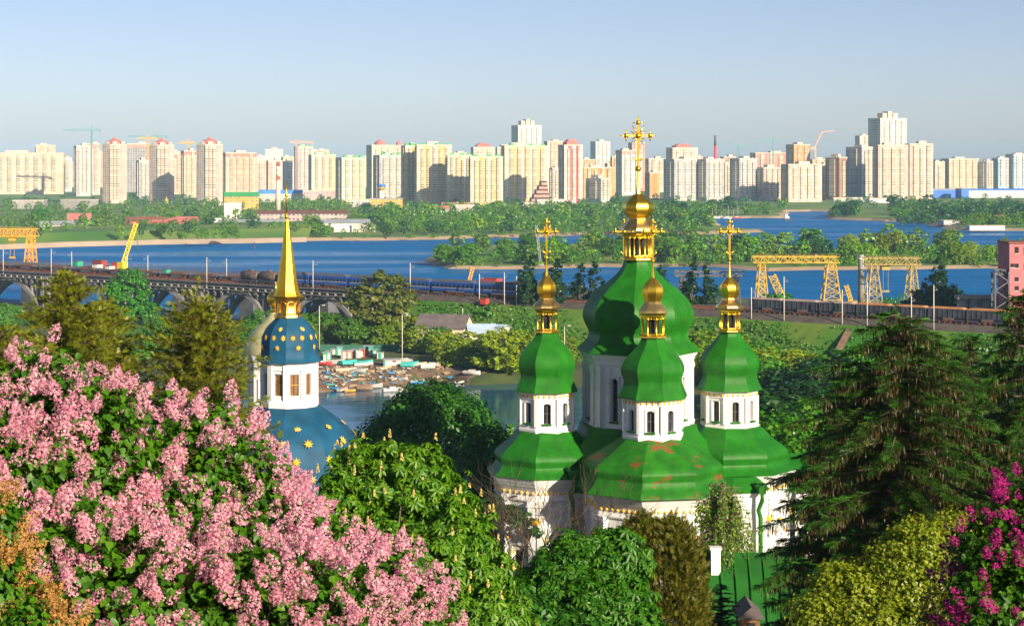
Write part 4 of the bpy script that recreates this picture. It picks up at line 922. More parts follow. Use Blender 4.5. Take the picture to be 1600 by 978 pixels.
block('construction_hut', 'low white construction sheds on the sandy shore', 'shed', 1302, 1352, 310, 315, 'low', 3, 14)
block('construction_hut', 'white huts in front of the big cream towers', 'shed', 1358, 1392, 311, 317, 'whitewall', 3, 14)
block('boat_house', 'white boat sheds on the right bank spit', 'boat house', 1472, 1500, 345.5, 351, 'whitewall', 10, 14, 'roofpale', .6)
block('boat_house', 'red brick boat house among trees on the right bank', 'boat house', 1558, 1570, 340, 350, 'brickred', 8, 12, 'g:roofred', 2)
block('jetty_wall', 'long white jetty building at the right bank', 'boat house', 1514, 1570, 353.5, 359, 'whitewall', 4, 10, 'roofpale', .5)
# stepped brown building at the foot of the yellow flats
D = DG(321, 2.5); s = D / F; o = thing('office_building', (X(845, D), D, 2), 'brown terraced office building narrowing step by step to its top', 'office building')
for i in range(6):
    w = (34 - 5 * i) * s; mb = MB(); mb.box(X(842 + i * 1.4, D), D + 14, 2 + i * 5.2, w, 26, 3.4, R(6)); mb.build('terrace', M_['roofpink'], o)
    mb = MB(); mb.box(X(842 + i * 1.4, D), D + 14, 5.4 + i * 5.2, w * .94, 24, 1.8, R(6)); mb.build('window_band', M_['glass'], o)
# small gilded church among the trees of the left bank
D = DG(326, 2.2); s = D / F; cx = X(260, D); o = thing('church', (cx, D, 2), 'tiny yellow church with gold dome among the left bank trees', 'church')
mb = MB(); mb.box(cx, D, 2, 13 * s, 10, Z(320, D) - 2, R(8)); mb.build('wall', FC['lowyellow'], o)
mb = MB(); mb.lathe([(2.6 * s, Z(320, D)), (2.6 * s, Z(316.5, D))], 12, cx, D); mb.build('drum', M_['whitewall'], o)
mb = MB(); mb.lathe(spline([(2.6 * s, Z(316.5, D)), (3.3 * s, Z(314.5, D)), (2.2 * s, Z(312, D)), (.5 * s, Z(309.5, D)), (.15 * s, Z(307, D))], 4), 14, cx, D); mb.build('dome', M_['starpaint'], o)
# grain silo
D = DG(355, 2.2); s = D / F; o = thing('grain_silo', (X(362, D), D, 2), 'white concrete grain silo of fused cylinders with a lower sloped annex', 'silo')
for i in range(6):
    mb = MB(); px = 352 + i * 4.5; mb.lathe([(2.55 * s, 2), (2.55 * s, Z(321, D))], 14, X(px, D), D); mb.build('silo_cylinder', M_['whitewall'], o)
mb = MB(); mb.box(X(363.5, D), D + 1, Z(321, D), 27 * s, 3, 2.2, 0); mb.build('silo_cap', M_['whitewall'], o)
mb = MB(); x0, x1 = X(331, D), X(348, D); zz = Z(341, D); mb.add([(x0, D - 2, 2), (x1, D - 2, 2), (x1, D - 2, zz), (x0 + 3, D - 2, zz), (x0, D + 8, 2), (x1, D + 8, 2), (x1, D + 8, zz), (x0 + 3, D + 8, zz)], [(0, 1, 2, 3), (1, 5, 6, 2), (5, 4, 7, 6), (4, 0, 3, 7), (3, 2, 6, 7)]); mb.build('annex', M_['whitewall'], o)
# red and white chimney
D = DG(334, 2.2); s = D / F; o = thing('factory_chimney', (X(434.5, D), D, 2), 'tall pale chimney with red bands near its top, left of the gold spire', 'chimney')
zs = [2, Z(283, D), Z(276, D), Z(268, D), Z(260, D), Z(253, D)]
for i in range(5):
    mb = MB(); r0 = (4.2 - 1.4 * (zs[i] - 2) / (zs[5] - 2)) * s; r1 = (4.2 - 1.4 * (zs[i + 1] - 2) / (zs[5] - 2)) * s; mb.lathe([(r0, zs[i]), (r1, zs[i + 1])], 14, X(434.5, D), D)
    mb.build('shaft' if i == 0 else 'band', M_['roofpale'] if i in (0, 2) else (M_['whitewall'] if i == 3 else M_['redpaint']), o)
mb = MB(); mb.lathe([(4.0 * s, zs[1]), (4.0 * s, zs[1] + 1.2)], 14, X(434.5, D), D); mb.build('gallery', M_['roofpale'], o)
D = 2750; s = D / F; o = thing('factory_chimney', (X(1117.5, D), D, 2), 'slim dark red chimney above the row of grey-white towers', 'chimney')
mb = MB(); mb.lathe([(2.8 * s, 2), (2.0 * s, Z(228, D))], 12, X(1117.5, D), D); mb.build('shaft', M_['redpaint'], o)
mb = MB(); mb.lathe([(2.0 * s, Z(228, D)), (1.9 * s, Z(212, D))], 12, X(1117.5, D), D); mb.build('top_band', M_['darkconcrete'], o)
# blue, white and yellow water tower
D = DG(323, 2.2); s = D / F; cx = X(596, D); o = thing('water_tower', (cx, D, 2), 'white water tower with a flared yellow bowl and blue top', 'water tower')
mb = MB(); mb.lathe([(4.3 * s, 2), (4.0 * s, Z(298, D))], 16, cx, D); mb.build('shaft', M_['whitewall'], o)
mb = MB(); mb.lathe([(4.0 * s, Z(298, D)), (6.6 * s, Z(294, D)), (6.8 * s, Z(292.5, D))], 16, cx, D); mb.build('bowl', M_['yellowsteel'], o)
mb = MB(); mb.lathe([(6.8 * s, Z(292.5, D)), (6.8 * s, Z(289, D)), (5.5 * s, Z(288, D))], 16, cx, D); mb.build('tank_top', M_['bluewall'], o)
# construction cranes
def tower_crane(label, pxm, yt, D, ytip, px0, px1, m):
    s = D / F; o = thing('tower_crane', (X(pxm, D), D, 2), label, 'tower crane'); zt = Z(yt, D)
    mb = MB(); w = 1.8; x = X(pxm, D)
    for a, b in ((-1, -1), (1, -1), (1, 1), (-1, 1)): mb.beam((x + a * w / 2, D + b * w / 2, 2), (x + a * w / 2, D + b * w / 2, zt), .8)
    zz = zt - 30
    k = 0
    while zz < zt: mb.beam((x - w / 2, D - w / 2, zz), (x + w / 2, D - w / 2, zz + 3), .3); zz += 3
    mb.build('mast', M_[m], o)
    mb = MB(); mb.beam((x, D, zt), (x, D, Z(ytip, D)), .9); mb.build('tower_peak', M_[m], o)
    for nm, p in (('jib', px0), ('counter_jib', px1)):
        mb = MB(); xe = X(p, D); n = max(3, int(abs(xe - x) / 4))
        mb.beam((x, D, zt), (xe, D, zt), 1.1); mb.beam((x, D, zt + 1.8), (x + (xe - x) * .97, D, zt + 1.6), .8)
        for i in range(n): u = i / n; mb.beam((x + (xe - x) * u, D, zt), (x + (xe - x) * (u + .5 / n), D, zt + 1.7), .35); mb.beam((x + (xe - x) * (u + .5 / n), D, zt + 1.7), (x + (xe - x) * (u + 1 / n), D, zt), .35)
        mb.beam((x, D, Z(ytip, D)), (x + (xe - x) * .7, D, zt + 1.8), .25)
        if nm == 'counter_jib': mb.box(xe - (xe - x) * .1, D, zt - 2.5, 4, 1.6, 3)
        mb.build(nm, M_[m], o)
M_['teal'] = mat('turquoise_crane_paint', (.13, .30, .32), .6, var=.05); M_['pinksteel'] = mat('faded_orange_crane_paint', (.68, .36, .24), .6, var=.08)
tower_crane('turquoise tower crane over the pink unfinished tower, leftmost crane', 143, 204, 3050, 197, 98, 157, 'teal')
tower_crane('turquoise tower crane above the middle red-crowned tower', 246, 214, 3150, 208, 200, 262, 'teal')
tower_crane('short orange tower crane left of the middle red-crowned tower', 231, 217, 3120, 211, 214, 246, 'orangesteel')
tower_crane('yellow tower crane left of the rightmost crowned tower', 294, 224, 3100, 217, 279, 305, 'orangesteel')
tower_crane('faded orange tower crane above the stepped white tower', 463, 223, 3200, 218, 452, 490, 'pinksteel')
tower_crane('turquoise tower crane above the third grey-white tower', 1154, 228, 3100, 222, 1144, 1176, 'teal')
tower_crane('turquoise tower crane left of the orange tower', 1208, 220, 3150, 214, 1184, 1218, 'teal')
D = 3000; o = thing('luffing_crane', (X(1274, D), D, 2), 'slim crane with a raised angled jib right of the orange tower', 'crane')
mb = MB(); mb.beam((X(1274, D), D, 2), (X(1274, D), D, Z(233, D)), 2.2); mb.build('mast', M_['pinksteel'], o)
mb = MB(); mb.beam((X(1272, D), D, Z(232, D)), (X(1285, D), D, Z(206, D)), 1.6); mb.build('boom', M_['pinksteel'], o)
mb = MB(); mb.beam((X(1284, D), D, Z(206.5, D)), (X(1304, D), D, Z(204.5, D)), 1.0); mb.build('jib', M_['pinksteel'], o)
mb = MB(); mb.box(X(1271, D), D, Z(234, D), 8, 3, 4); mb.build('cab', M_['pinksteel'], o)
# red pipe bridge and masts of the factory
D = DG(366, 2.2); o = thing('pipe_bridge', (X(230, D), D, 2), 'rust red overhead pipe bridge on posts beside the red factory', 'pipe bridge')
mb = MB(); mb.beam((X(196, D), D, Z(341, D)), (X(256, D), D, Z(341, D)), 1.6, 2.4); mb.build('girder', M_['rust'], o)
for px in (197, 216, 236, 255): mb = MB(); mb.beam((X(px, D), D, 2), (X(px, D), D, Z(342, D)), .9); mb.build('leg', M_['rust'], o)
# ------------------------------------------------------------------ railway bridges, trains, poles, port
BA = math.atan2(BD[1], BD[0])
bridge = thing('railway_bridge', (*bridge_pt(300), 0), 'long concrete railway bridge of open arches across the river', 'bridge')
M_['bridgec'] = mat('weathered_bridge_concrete', (.23, .22, .215), .9, var=.25, scale=.12, bump=.2)
def PB3(px, off, z): p = bridge_pt(px, off); return (p[0], p[1], z)
def strip(mb, px0, px1, o0, o1, z0, z1, n=24, m=0):
    """box following the line between photo columns"""
    a = bridge_pt(px0, (o0 + o1) / 2); b = bridge_pt(px1, (o0 + o1) / 2); L = np.linalg.norm(b - a); c = (a + b) / 2
    mb.box(c[0], c[1], z0, L, abs(o1 - o0), z1 - z0, BA, m)
mb = MB(); strip(mb, -220, 660, -6, 6.5, DECK - 2.2, DECK - 1.2); strip(mb, -220, 660, -6.6, -5.9, DECK - 1.2, DECK - .9); mb.build('deck', M_['darkconcrete'], bridge)
mb = MB(); strip(mb, -220, 640, -6.95, -6.65, DECK - 3.2, DECK - 2.9); strip(mb, -220, 640, -6.95, -6.65, DECK - 2.18, DECK - 1.95); mb.build('cornice', M_['bridgec'], bridge)
t0 = bridge_pt(-200); t1 = bridge_pt(636); LL = np.linalg.norm(t1 - t0); nb = int(LL / 3.6)
M_['palepost'] = mat('pale_bracket_concrete', (.40, .38, .36), .85, var=.12)
for i in range(nb): p = t0 + BD * (i * 3.6) - BN * 6.8; mb = MB(); mb.box(p[0], p[1], DECK - 2.89, .55, .4, .70, BA); mb.build('bracket', M_['palepost'], bridge)
piers = [-150, -36, 90, 212, 330, 448, 592, 690]
zs, zc = .5, DECK - 3.5
for pa, pb in zip(piers[:-2], piers[1:-1]):
    A = bridge_pt(pa); B = bridge_pt(pb); Lr = np.linalg.norm(B - A); u0 = 3.0; span = Lr - 2 * u0; N = 20
    def az(u): q = (u - u0) / span * 2 - 1; return zs + (zc - zs) * (1 - q * q) ** .62 if abs(q) < 1 else zs
    for rib, (oa, ob) in enumerate(((-5.5, -2.6), (2.6, 5.5))):
        mb = MB()
        for i in range(N):
            ua = u0 + span * i / N; ub = u0 + span * (i + 1) / N; v = []
            for u in (ua, ub):
                q = abs((u - u0) / span * 2 - 1); th = 1.1 + .9 * q
                for o in (oa, ob):
                    for zz in (az(u) - th, az(u)): p = A + BD * u + BN * o; v.append((p[0], p[1], zz))
            mb.add(v, [(0, 4, 5, 1), (2, 3, 7, 6), (1, 5, 7, 3), (0, 2, 6, 4)])
        mb.build('arch', M_['bridgec'], bridge)
    k = int(span / 3.2)
    for i in range(k + 1):
        u = u0 + span * i / k; zz = az(u)
        if DECK - 2.3 - zz < .7: continue
        for o in (-4.1, 4.1): p = A + BD * u + BN * o; mb = MB(); mb.box(p[0], p[1], zz - .2, .7, 1.6, DECK - 2.2 - zz + .2, BA); mb.build('spandrel_column', M_['bridgec'], bridge)
for p_ in piers[:-1]:
    p = bridge_pt(p_); mb = MB(); mb.box(p[0], p[1], -3, 5.2, 14.5, 7.5, BA, 0, .92); mb.box(p[0], p[1], 4.5, 3.6, 11.8, DECK - 2.2 - 4.5, BA); mb.build('pier', M_['bridgec'], bridge)
    for sg in (-1, 1):
        q = p + BD * sg * 1.2 - BN * 6.05; mb = MB(); mb.box(q[0], q[1], 4.5, .9, .5, DECK - 7.2, BA); mb.build('pilaster', M_['bridgec'], bridge)
mb = MB(); p = bridge_pt(646); mb.box(p[0], p[1], -2, 12, 13.5, DECK - 1.4, BA); mb.build('abutment', M_['bridgec'], bridge)
# tracks
for off, nm in ((-3.2, 'near'), (1.8, 'far')):
    mb = MB()
    for r_ in (-.76, .76): strip(mb, -220, 1690, off + r_ - .06, off + r_ + .06, DECK - .62, DECK - .45)
    t = bridge_pt(-220, off); L = np.linalg.norm(bridge_pt(1690, off) - t); i = 0
    while i < L: p = t + BD * i; mb.box(p[0], p[1], DECK - .85, .3, 2.6, .22, BA); i += 1.6
    o = mb.build('railway_track', M_['rust']); tag(o, 'nearer railway track along the bridge and embankment' if nm == 'near' else 'second railway track just behind the nearer one', 'railway track')
mb = MB(); strip(mb, -220, 660, -5.6, 6.2, DECK - 1.19, DECK - .83); o = mb.build('ballast_bed', M_['ballast'], bridge)
# the second, newer bridge behind: plain girder on wall piers
b2 = thing('railway_bridge', (*bridge_pt(300, 30), 0), 'newer plain girder bridge running close behind the arched railway bridge', 'bridge')
mb = MB(); strip(mb, -240, 860, 22, 36, DECK - 3.4, DECK - .6); mb.build('girder', M_['darkconcrete'], b2)
for px in (-170, -60, 62, 186, 300, 404, 520, 612): p = bridge_pt(px, 29); mb = MB(); mb.box(p[0], p[1], -3, 7.5, 13, DECK - .4, BA); mb.build('pier', M_['darkconcrete'], b2)
mb = MB(); t = bridge_pt(-220, 36); L = np.linalg.norm(bridge_pt(850, 36) - t); i = 0
while i < L: p = t + BD * i; mb.box(p[0], p[1], DECK - .6, .14, .14, 1.5, BA); i += 4
for zz in (.5, 1.2): strip(mb, -220, 850, 35.95, 36.05, DECK - .6 + zz, DECK - .5 + zz)
mb.build('railing', M_['rust'], b2)
# blue passenger train
M_['trainblue'] = mat('dark_blue_carriage_paint', (.02, .085, .38), .35, var=.12, scale=.3)
M_['trainroof'] = mat('grey_carriage_roof', (.09, .10, .13), .6, var=.15); M_['yellowline'] = mat('yellow_window_line', (.60, .50, .16), .5, var=0)
car_proto = None
def carriage(px0, px1, off, label):
    a = bridge_pt(px0, off); b = bridge_pt(px1, off); L = np.linalg.norm(b - a) - .9; c = (a + b) / 2; zb = DECK - .45
    o = thing('passenger_carriage', (c[0], c[1], zb), label, 'train carriage', 'blue carriages of the passenger train')
    mb = MB(); mb.box(c[0], c[1], zb + 1.0, L, 3.0, 2.75, BA); mb.build('body', M_['trainblue'], o)
    mb = MB(); mb.box(c[0], c[1], zb + 3.752, L - .1, 2.9, .75, BA, 0, .80); mb.build('roof', M_['trainroof'], o)
    n = 10
    for i in range(n):
        p = c + BD * (-L / 2 + L * (i + .5) / n) - BN * 1.52; mb = MB(); mb.box(p[0], p[1], zb + 2.15, L / n * .55, .06, .95, BA); mb.build('window', M_['glass'], o)
    p = c - BN * 1.51; mb = MB(); mb.box(p[0], p[1], zb + 1.85, L * .96, .05, .14, BA); mb.build('stripe', M_['yellowline'], o)
    for sg in (-1, 1):
        p = c + BD * sg * L * .36; mb = MB(); mb.box(p[0], p[1], zb + .1, 3.4, 2.3, .9, BA); mb.build('bogie', M_['darkconcrete'], o)
cb = [437, 488, 548, 611, 677, 747, 812, 876]
nth = ['first', 'second', 'third', 'fourth', 'fifth', 'sixth', 'seventh']
for i, (a, b) in enumerate(zip(cb[:-1], cb[1:])): carriage(a, b, -3.2, f'dark blue passenger carriage, {nth[i]} of the train counting from the gold spire')
# tank wagons and open wagons on the left of the train
M_['tank'] = mat('sooty_brown_tank', (.11, .075, .065), .55, var=.3, scale=.5); M_['wagon'] = mat('dark_open_wagon', (.05, .055, .075), .75, var=.3, scale=.5); M_['ore'] = mat('rust_orange_load', (.46, .20, .06), .9, var=.25, scale=.5)
M_['paleload'] = mat('pale_pink_gravel_load', (.36, .27, .24), .9, var=.2, scale=.5)
def tank_wagon(px0, px1, off, label):
    a = bridge_pt(px0, off); b = bridge_pt(px1, off); L = np.linalg.norm(b - a) - .8; c = (a + b) / 2; zb = DECK - .45
    o = thing('tank_wagon', (c[0], c[1], zb), label, 'tank wagon', 'tank wagons on the bridge')
    e0 = c - BD * L / 2; e1 = c + BD * L / 2; mb = MB(); zc_ = zb + 2.6
    mb.tube([(*e0, zc_), (*(e0 + BD * .3), zc_), (*(e1 - BD * .3), zc_), (*e1, zc_)], [1.0, 1.5, 1.5, 1.0], 14); mb.build('tank', M_['tank'], o)
    mb = MB(); mb.box(c[0], c[1], zc_ + 1.4, 1.6, 1.2, .6, BA); mb.build('dome_hatch', M_['tank'], o)
    mb = MB(); mb.box(c[0], c[1], zb + .55, L, 2.6, .5, BA); mb.build('underframe', M_['wagon'], o)
    for sg in (-1, 1): p = c + BD * sg * L * .33; mb = MB(); mb.box(p[0], p[1], zb, 2.4, 2.2, .54, BA); mb.build('bogie', M_['wagon'], o)
for a, b, t in ((378, 406, 'brown tank wagon on the bridge, left of the pair beside the gold spire'), (407, 434, 'brown tank wagon next to the blue train, right of the pair beside the gold spire')): tank_wagon(a, b, -3.2, t)
def hopper(px0, px1, off, label, load, grp):
    a = bridge_pt(px0, off); b = bridge_pt(px1, off); L = np.linalg.norm(b - a) - .7; c = (a + b) / 2; zb = DECK - .45
    o = thing('freight_wagon', (c[0], c[1], zb), label, 'freight wagon', grp)
    mb = MB(); mb.box(c[0], c[1], zb + 1.0, L, 2.9, 2.3, BA); mb.build('body', M_['wagon'], o)
    n = 7
    for i in range(n + 1): p = c + BD * (-L / 2 + .1 + (L - .2) * i / n) - BN * 1.5; mb = MB(); mb.box(p[0], p[1], zb + 1.0, .16, .12, 2.25, BA); mb.build('side_rib', M_['wagon'], o)
    mb = MB(); mb.box(c[0], c[1], zb + 3.31, L - .3, 2.7, .38, BA, 0, .86); mb.build('load', M_[load], o)
    for sg in (-1, 1): p = c + BD * sg * L * .34; mb = MB(); mb.box(p[0], p[1], zb, 2.6, 2.2, .96, BA); mb.build('bogie', M_['wagon'], o)
def flat_wagon(px0, px1, off, label, grp):
    a = bridge_pt(px0, off); b = bridge_pt(px1, off); L = np.linalg.norm(b - a) - .7; c = (a + b) / 2; zb = DECK - .45
    o = thing('flat_wagon', (c[0], c[1], zb), label, 'flat wagon', grp)
    mb = MB(); mb.box(c[0], c[1], zb + .9, L, 2.8, .35, BA); mb.build('bed', M_['wagon'], o)
    for sg in (-1, 1):
        p = c + BD * sg * L * .34; mb = MB(); mb.box(p[0], p[1], zb, 2.6, 2.2, .89, BA); mb.build('bogie', M_['rust'], o)
        p = c + BD * sg * (L / 2 - .1); mb = MB(); mb.box(p[0], p[1], zb + 1.26, .15, 2.7, .7, BA); mb.build('end_board', M_['wagon'], o)
    p = c + BD * L * .12; mb = MB(); mb.box(p[0], p[1], zb + 1.26, L * .55, 2.3, .55, BA, 0, .9); mb.build('load', M_['rust'], o)
hb = [1172, 1226, 1282, 1340, 1396, 1452, 1512, 1574, 1640]
for i, (a, b) in enumerate(zip(hb[:-1], hb[1:])):
    hopper(a, b, -3.2, ['dark freight wagon with pale load under the larger yellow gantry crane', 'dark freight wagon with pale load right under the leg of the larger yellow gantry', 'dark freight wagon with pale load below the round concrete chimney', 'dark freight wagon with orange load below the smaller yellow gantry', 'dark freight wagon with orange load left of the tree by the river', 'dark freight wagon with orange load before the grey silo wall', 'dark freight wagon with orange load below the dark lattice tower', 'dark freight wagon at the right edge behind the tall spruce'][i], 'paleload' if i < 3 else 'ore', 'freight wagons on the embankment')
for i, (a, b) in enumerate(zip(range(-30, 350, 47), range(14, 400, 47))):
    flat_wagon(a, b, 1.8, 'low dark flat wagon on the far track of the arched bridge', 'open wagons on the arched bridge')
# containers, machinery and the like on the second bridge
def container(px, off, w, h, m, label, zb=DECK - .6, d=3.0):
    p = bridge_pt(px, off); o = thing('container', (p[0], p[1], zb), label, 'container')
    mb = MB(); mb.box(p[0], p[1], zb, w, d, h, BA); mb.build('box', M_[m], o)
    mb = MB(); n = int(w / .8)
    for i in range(n): q = p + BD * (-w / 2 + .4 + i * .8) - BN * (d / 2 + .05); mb.box(q[0], q[1], zb + .15, .3, .1, h - .3, BA)
    mb.build('corrugation', M_[m], o)
    mb = MB(); q = p + BN * 0; mb.box(q[0], q[1], zb + h, w + .15, d + .15, .12, BA); mb.build('roof', M_['rust'], o); return o
M_['maroon'] = mat('maroon_paint', (.28, .05, .055), .6, var=.15); M_['greenpaint'] = mat('green_paint', (.03, .32, .20), .5, var=.12); M_['yellowpaint'] = mat('yellow_paint', (.80, .58, .03), .5, var=.1)
container(156, 27, 5.4, 2.9, 'maroon', 'maroon container on the rear bridge left of the yellow crane boom')
container(184, 27, 4.4, 2.4, 'redpaint', 'bright red crane cabin box at the foot of the yellow boom')
container(121, 30, 3.4, 1.9, 'greenpaint', 'dark green box on the rear bridge left of the maroon container')
container(260, 4.6, 2.3, 2.7, 'greenpaint', 'bright green hut beside the track on the arched bridge', DECK - .8, 2.2)
container(152, 24, 3.0, 1.5, 'whitewall', 'low white crate under the maroon container')
container(172, 23, 2.4, 1.2, 'whitewall', 'small white crate near the red crane cabin')
container(572, 26, 2.0, 1.0, 'yellowpaint', 'small bright yellow machine on the rear bridge above the blue train')
container(768, 22, 6.5, 3.6, 'redpaint', 'big red container behind the blue train left of the poplars')
container(742, 22, 3.4, 2.4, 'roofpink', 'pale pink hut left of the big red container')
container(804, 24, 4.4, 2.6, 'maroon', 'red-brown container right of the big red one')
container(757, -9.5, 2.4, 1.7, 'redpaint', 'small red hut below the blue train', DECK - 2.6, 1.8)
o = thing('jib_crane', (*bridge_pt(193, 27), DECK), 'yellow lattice crane boom leaning right over the rear bridge', 'crane')
def lattice(mb, a, b, w, n, t=.14):
    a = Vector(a); b = Vector(b); d = b - a; u = Vector((0, 0, 1)) if abs(d.normalized().z) < .8 else Vector((0, 1, 0)); x = d.cross(u).normalized(); y = x.cross(d).normalized()
    cs = [x * i * w / 2 + y * j * w / 2 for i, j in ((-1, -1), (1, -1), (1, 1), (-1, 1))]
    for c in cs: mb.beam(a + c, b + c, t * 1.4)
    for k in range(n):
        for q in range(4):
            c0, c1 = cs[q], cs[(q + 1) % 4]; 
            if k % 2: c0, c1 = c1, c0
            mb.beam(a + d * (k / n) + c0, a + d * ((k + 1) / n) + c1, t)
p = bridge_pt(193, 27); s = p[1] / F
mb = MB(); lattice(mb, (p[0], p[1], DECK + 2), (p[0] + 20 * s, p[1], Z(349, p[1])), 1.2, 16, .22); mb.build('boom', M_['yellowpaint'], o)
mb = MB(); mb.box(p[0] - .5, p[1], DECK - .5, 3.4, 2.6, 2.6, BA); mb.build('cab', M_['yellowpaint'], o)
o = thing('jib_crane', (*bridge_pt(732, 30), DECK), 'short orange crane boom left of the big red container', 'crane')
p = bridge_pt(732, 30); s = p[1] / F; mb = MB(); lattice(mb, (p[0], p[1], DECK), (p[0] + 7 * s, p[1], Z(418, p[1])), .9, 8, .2); mb.build('boom', M_['orangesteel'], o)
mb = MB(); mb.box(p[0], p[1], DECK - .6, 2.4, 2.0, 1.8, BA); mb.build('cab', M_['orangesteel'], o)
# overhead-line poles
def pole(px, off, ytop, zb, label, arm=2.2, grp='overhead line poles along the railway'):
    p = bridge_pt(px, off); zt = Z(ytop, p[1]); o = thing('overhead_line_pole', (p[0], p[1], zb), label, 'pole', grp)
    mb = MB(); mb.tube([(p[0], p[1], zb), (p[0], p[1], zt)], [.17, .12], 8); mb.build('shaft', M_['lightpole'], o)
    q = p + BN * arm * (1 if off < 0 else -1); zz = zt - 1.4
    mb = MB(); mb.beam((p[0], p[1], zz), (q[0], q[1], zz - .1), .12); mb.beam((p[0], p[1], zz + 1.1), (q[0], q[1], zz), .07); mb.build('bracket', M_['steel'], o)
for px, yt in ((5, 390), (80, 389), (112, 393), (199, 399), (231, 399), (323, 402), (354, 404), (489, 407), (641, 411)):
    pole(px, -6.3 if px not in (112, 231, 354) else 7.5, yt, DECK - 2.5 if px not in (112, 231, 354) else DECK - 1.5, f'pale overhead line pole rising from the railway bridge')
for px, yt, lb in ((749, 428, 'pale pole before the end of the blue train'), (788, 426, 'pale pole left of the poplars'), (807, 431, 'pale pole touching the leftmost poplar'), (1174, 449, 'pale pole just right of the small right dome'), (1225, 432, 'thin pale pole before the larger yellow gantry'), (1316, 453, 'stout pale pole below the gantry crane gap'), (1355, 440, 'pale pole before the round concrete chimney'), (1424, 462, 'pale pole below the right leg of the smaller gantry'), (1459, 445, 'pale pole right of the smaller gantry crane')):
    pole(px, -8.2, yt, DECK - 3.6, lb)
# ------------------------------------------------------------------ the port behind the embankment
def gantry(label, x0, x1, ytop, yb, D, m, girder, leftleg=True, hook=None, rot=0.0, legs=None, splay=5):
    s = D / F; o = thing('gantry_crane', (X((x0 + x1) / 2, D), D, 4), label, 'gantry crane'); zt = Z(ytop, D); zg = Z(ytop + girder, D)
    xa, xb = X(x0, D), X(x1, D)
    mb = MB(); w = 3.0
    for oy in (-w, w):
        for zz in (zt, zg): mb.beam((xa, D + oy + rot * 0, zz), (xb, D + oy, zz), .34)
        n = max(8, int((xb - xa) / 1.8))
        for k in range(n): u0, u1 = xa + (xb - xa) * k / n, xa + (xb - xa) * (k + 1) / n; mb.beam((u0, D + oy, zg if k % 2 else zt), (u1, D + oy, zt if k % 2 else zg), .2); mb.beam((u0, D + oy, zg), (u0, D + oy, zt), .16)
    for k in range(12): u = xa + (xb - xa) * k / 11; mb.beam((u, D - w, zg), (u, D + w, zg), .18); mb.beam((u, D - w, zt), (u, D + w, zt), .15)
    mb.build('girder', M_[m], o)
    mb = MB()
    for oy in (-w - .5,):
        mb.beam((xa, D + oy, zt + 1.0), (xb, D + oy, zt + 1.0), .07)
        for k in range(16): u = xa + (xb - xa) * k / 15; mb.beam((u, D + oy, zt), (u, D + oy, zt + 1.0), .07)
    mb.build('railing', M_[m], o)
    for lx, wide in legs:
        xl = X(lx, D); mb = MB()
        for oy in (-1, 1):
            for sx in (-1, 1):
                top = (xl + sx * wide * s * .5, D + oy * 2.6, zg); bot = (xl + sx * wide * s * (1 + splay * .12), D + oy * splay, 3.5)
                mb.beam(top, bot, .42)
        for oy in (-1, 1):
            for k in range(7):
                t0, t1 = k / 7, (k + 1) / 7; f = lambda sx, t: (xl + sx * wide * s * (.5 + t * (.5 + splay * .12)), D + oy * (2.6 + t * (splay - 2.6)), zg + (3.5 - zg) * t)
                mb.beam(f(-1, t0), f(1, t1), .2); mb.beam(f(1, t0), f(-1, t1), .2); mb.beam(f(-1, t1), f(1, t1), .18)
        for sx in (-1, 1):
            for k in range(5):
                t0, t1 = k / 5, (k + 1) / 5; f = lambda oy, t: (xl + sx * wide * s * (.5 + t * (.5 + splay * .12)), D + oy * (2.6 + t * (splay - 2.6)), zg + (3.5 - zg) * t)
                mb.beam(f(-1, t0), f(1, t1), .18)
        mb.build('leg', M_[m], o)
    if hook:
        mb = MB(); xh = X(hook, D); mb.box(xh, D, zg - 2.0, 3.0, 3.4, 1.9); mb.build('trolley_cab', M_[m], o)
        mb = MB()
        for dx in (-.9, .9): mb.beam((xh + dx, D - 1, zg - 2), (xh + dx, D - 1, zg - 9.5), .1)
        mb.box(xh, D - 1, zg - 10, 2.6, .8, .7); mb.build('hook', M_[m], o)
    return o
gantry('larger yellow lattice gantry crane by the river, right of the green domes', 1176, 1310, 401, 475, 700, 'yellowsteel', 9, legs=((1298, 11), (1190, 7)), splay=4)
M_['olivesteel'] = mat('dirty_yellow_steel', (.34, .26, .07), .65, var=.3, scale=.8)
gantry('smaller dirty yellow gantry crane with hook, right of the concrete chimney', 1350, 1437, 403, 480, 690, 'olivesteel', 10, hook=1383, legs=((1364, 8), (1425, 6)), splay=6)
gantry('orange gantry crane at the left edge behind the bridge', -60, 59, 358, 408, 860, 'orangesteel', 11, hook=20, legs=((48, 7), (-40, 7)), splay=4)
gantry('dark conveyor gantry between the main dome and the small right dome', 1054, 1162, 424, 470, 720, 'darkconcrete', 7, legs=((1066, 5), (1150, 5)), splay=3)
def boom(label, x0, y0, x1, y1, D, m, w=1.8):
    o = thing('jib_crane', (X(x0, D), D, 4), label, 'crane'); mb = MB(); lattice(mb, (X(x0, D), D, Z(y0, D)), (X(x1, D), D, Z(y1, D)), w, 12, .24); mb.build('boom', M_[m], o)
    mb = MB(); mb.box(X(x0, D), D, Z(y0 + 3, D) - 8, 3.4, 3.0, 10); mb.build('cab', M_[m], o)
boom('yellow lattice jib leaning left under the larger gantry crane', 1229, 484, 1206, 430, 640, 'yellowsteel', 2.2)
boom('short yellow jib between the two gantry cranes', 1331, 476, 1322, 446, 650, 'yellowsteel', 1.2)
boom('thin grey crane boom with an orange tip left of the small left dome', 845, 415, 838, 352, 1060, 'steel', 1.0)
D = 705; s = D / F; o = thing('concrete_chimney', (X(1345.5, D), D, 4), 'round grey concrete chimney between the two yellow gantries', 'chimney')
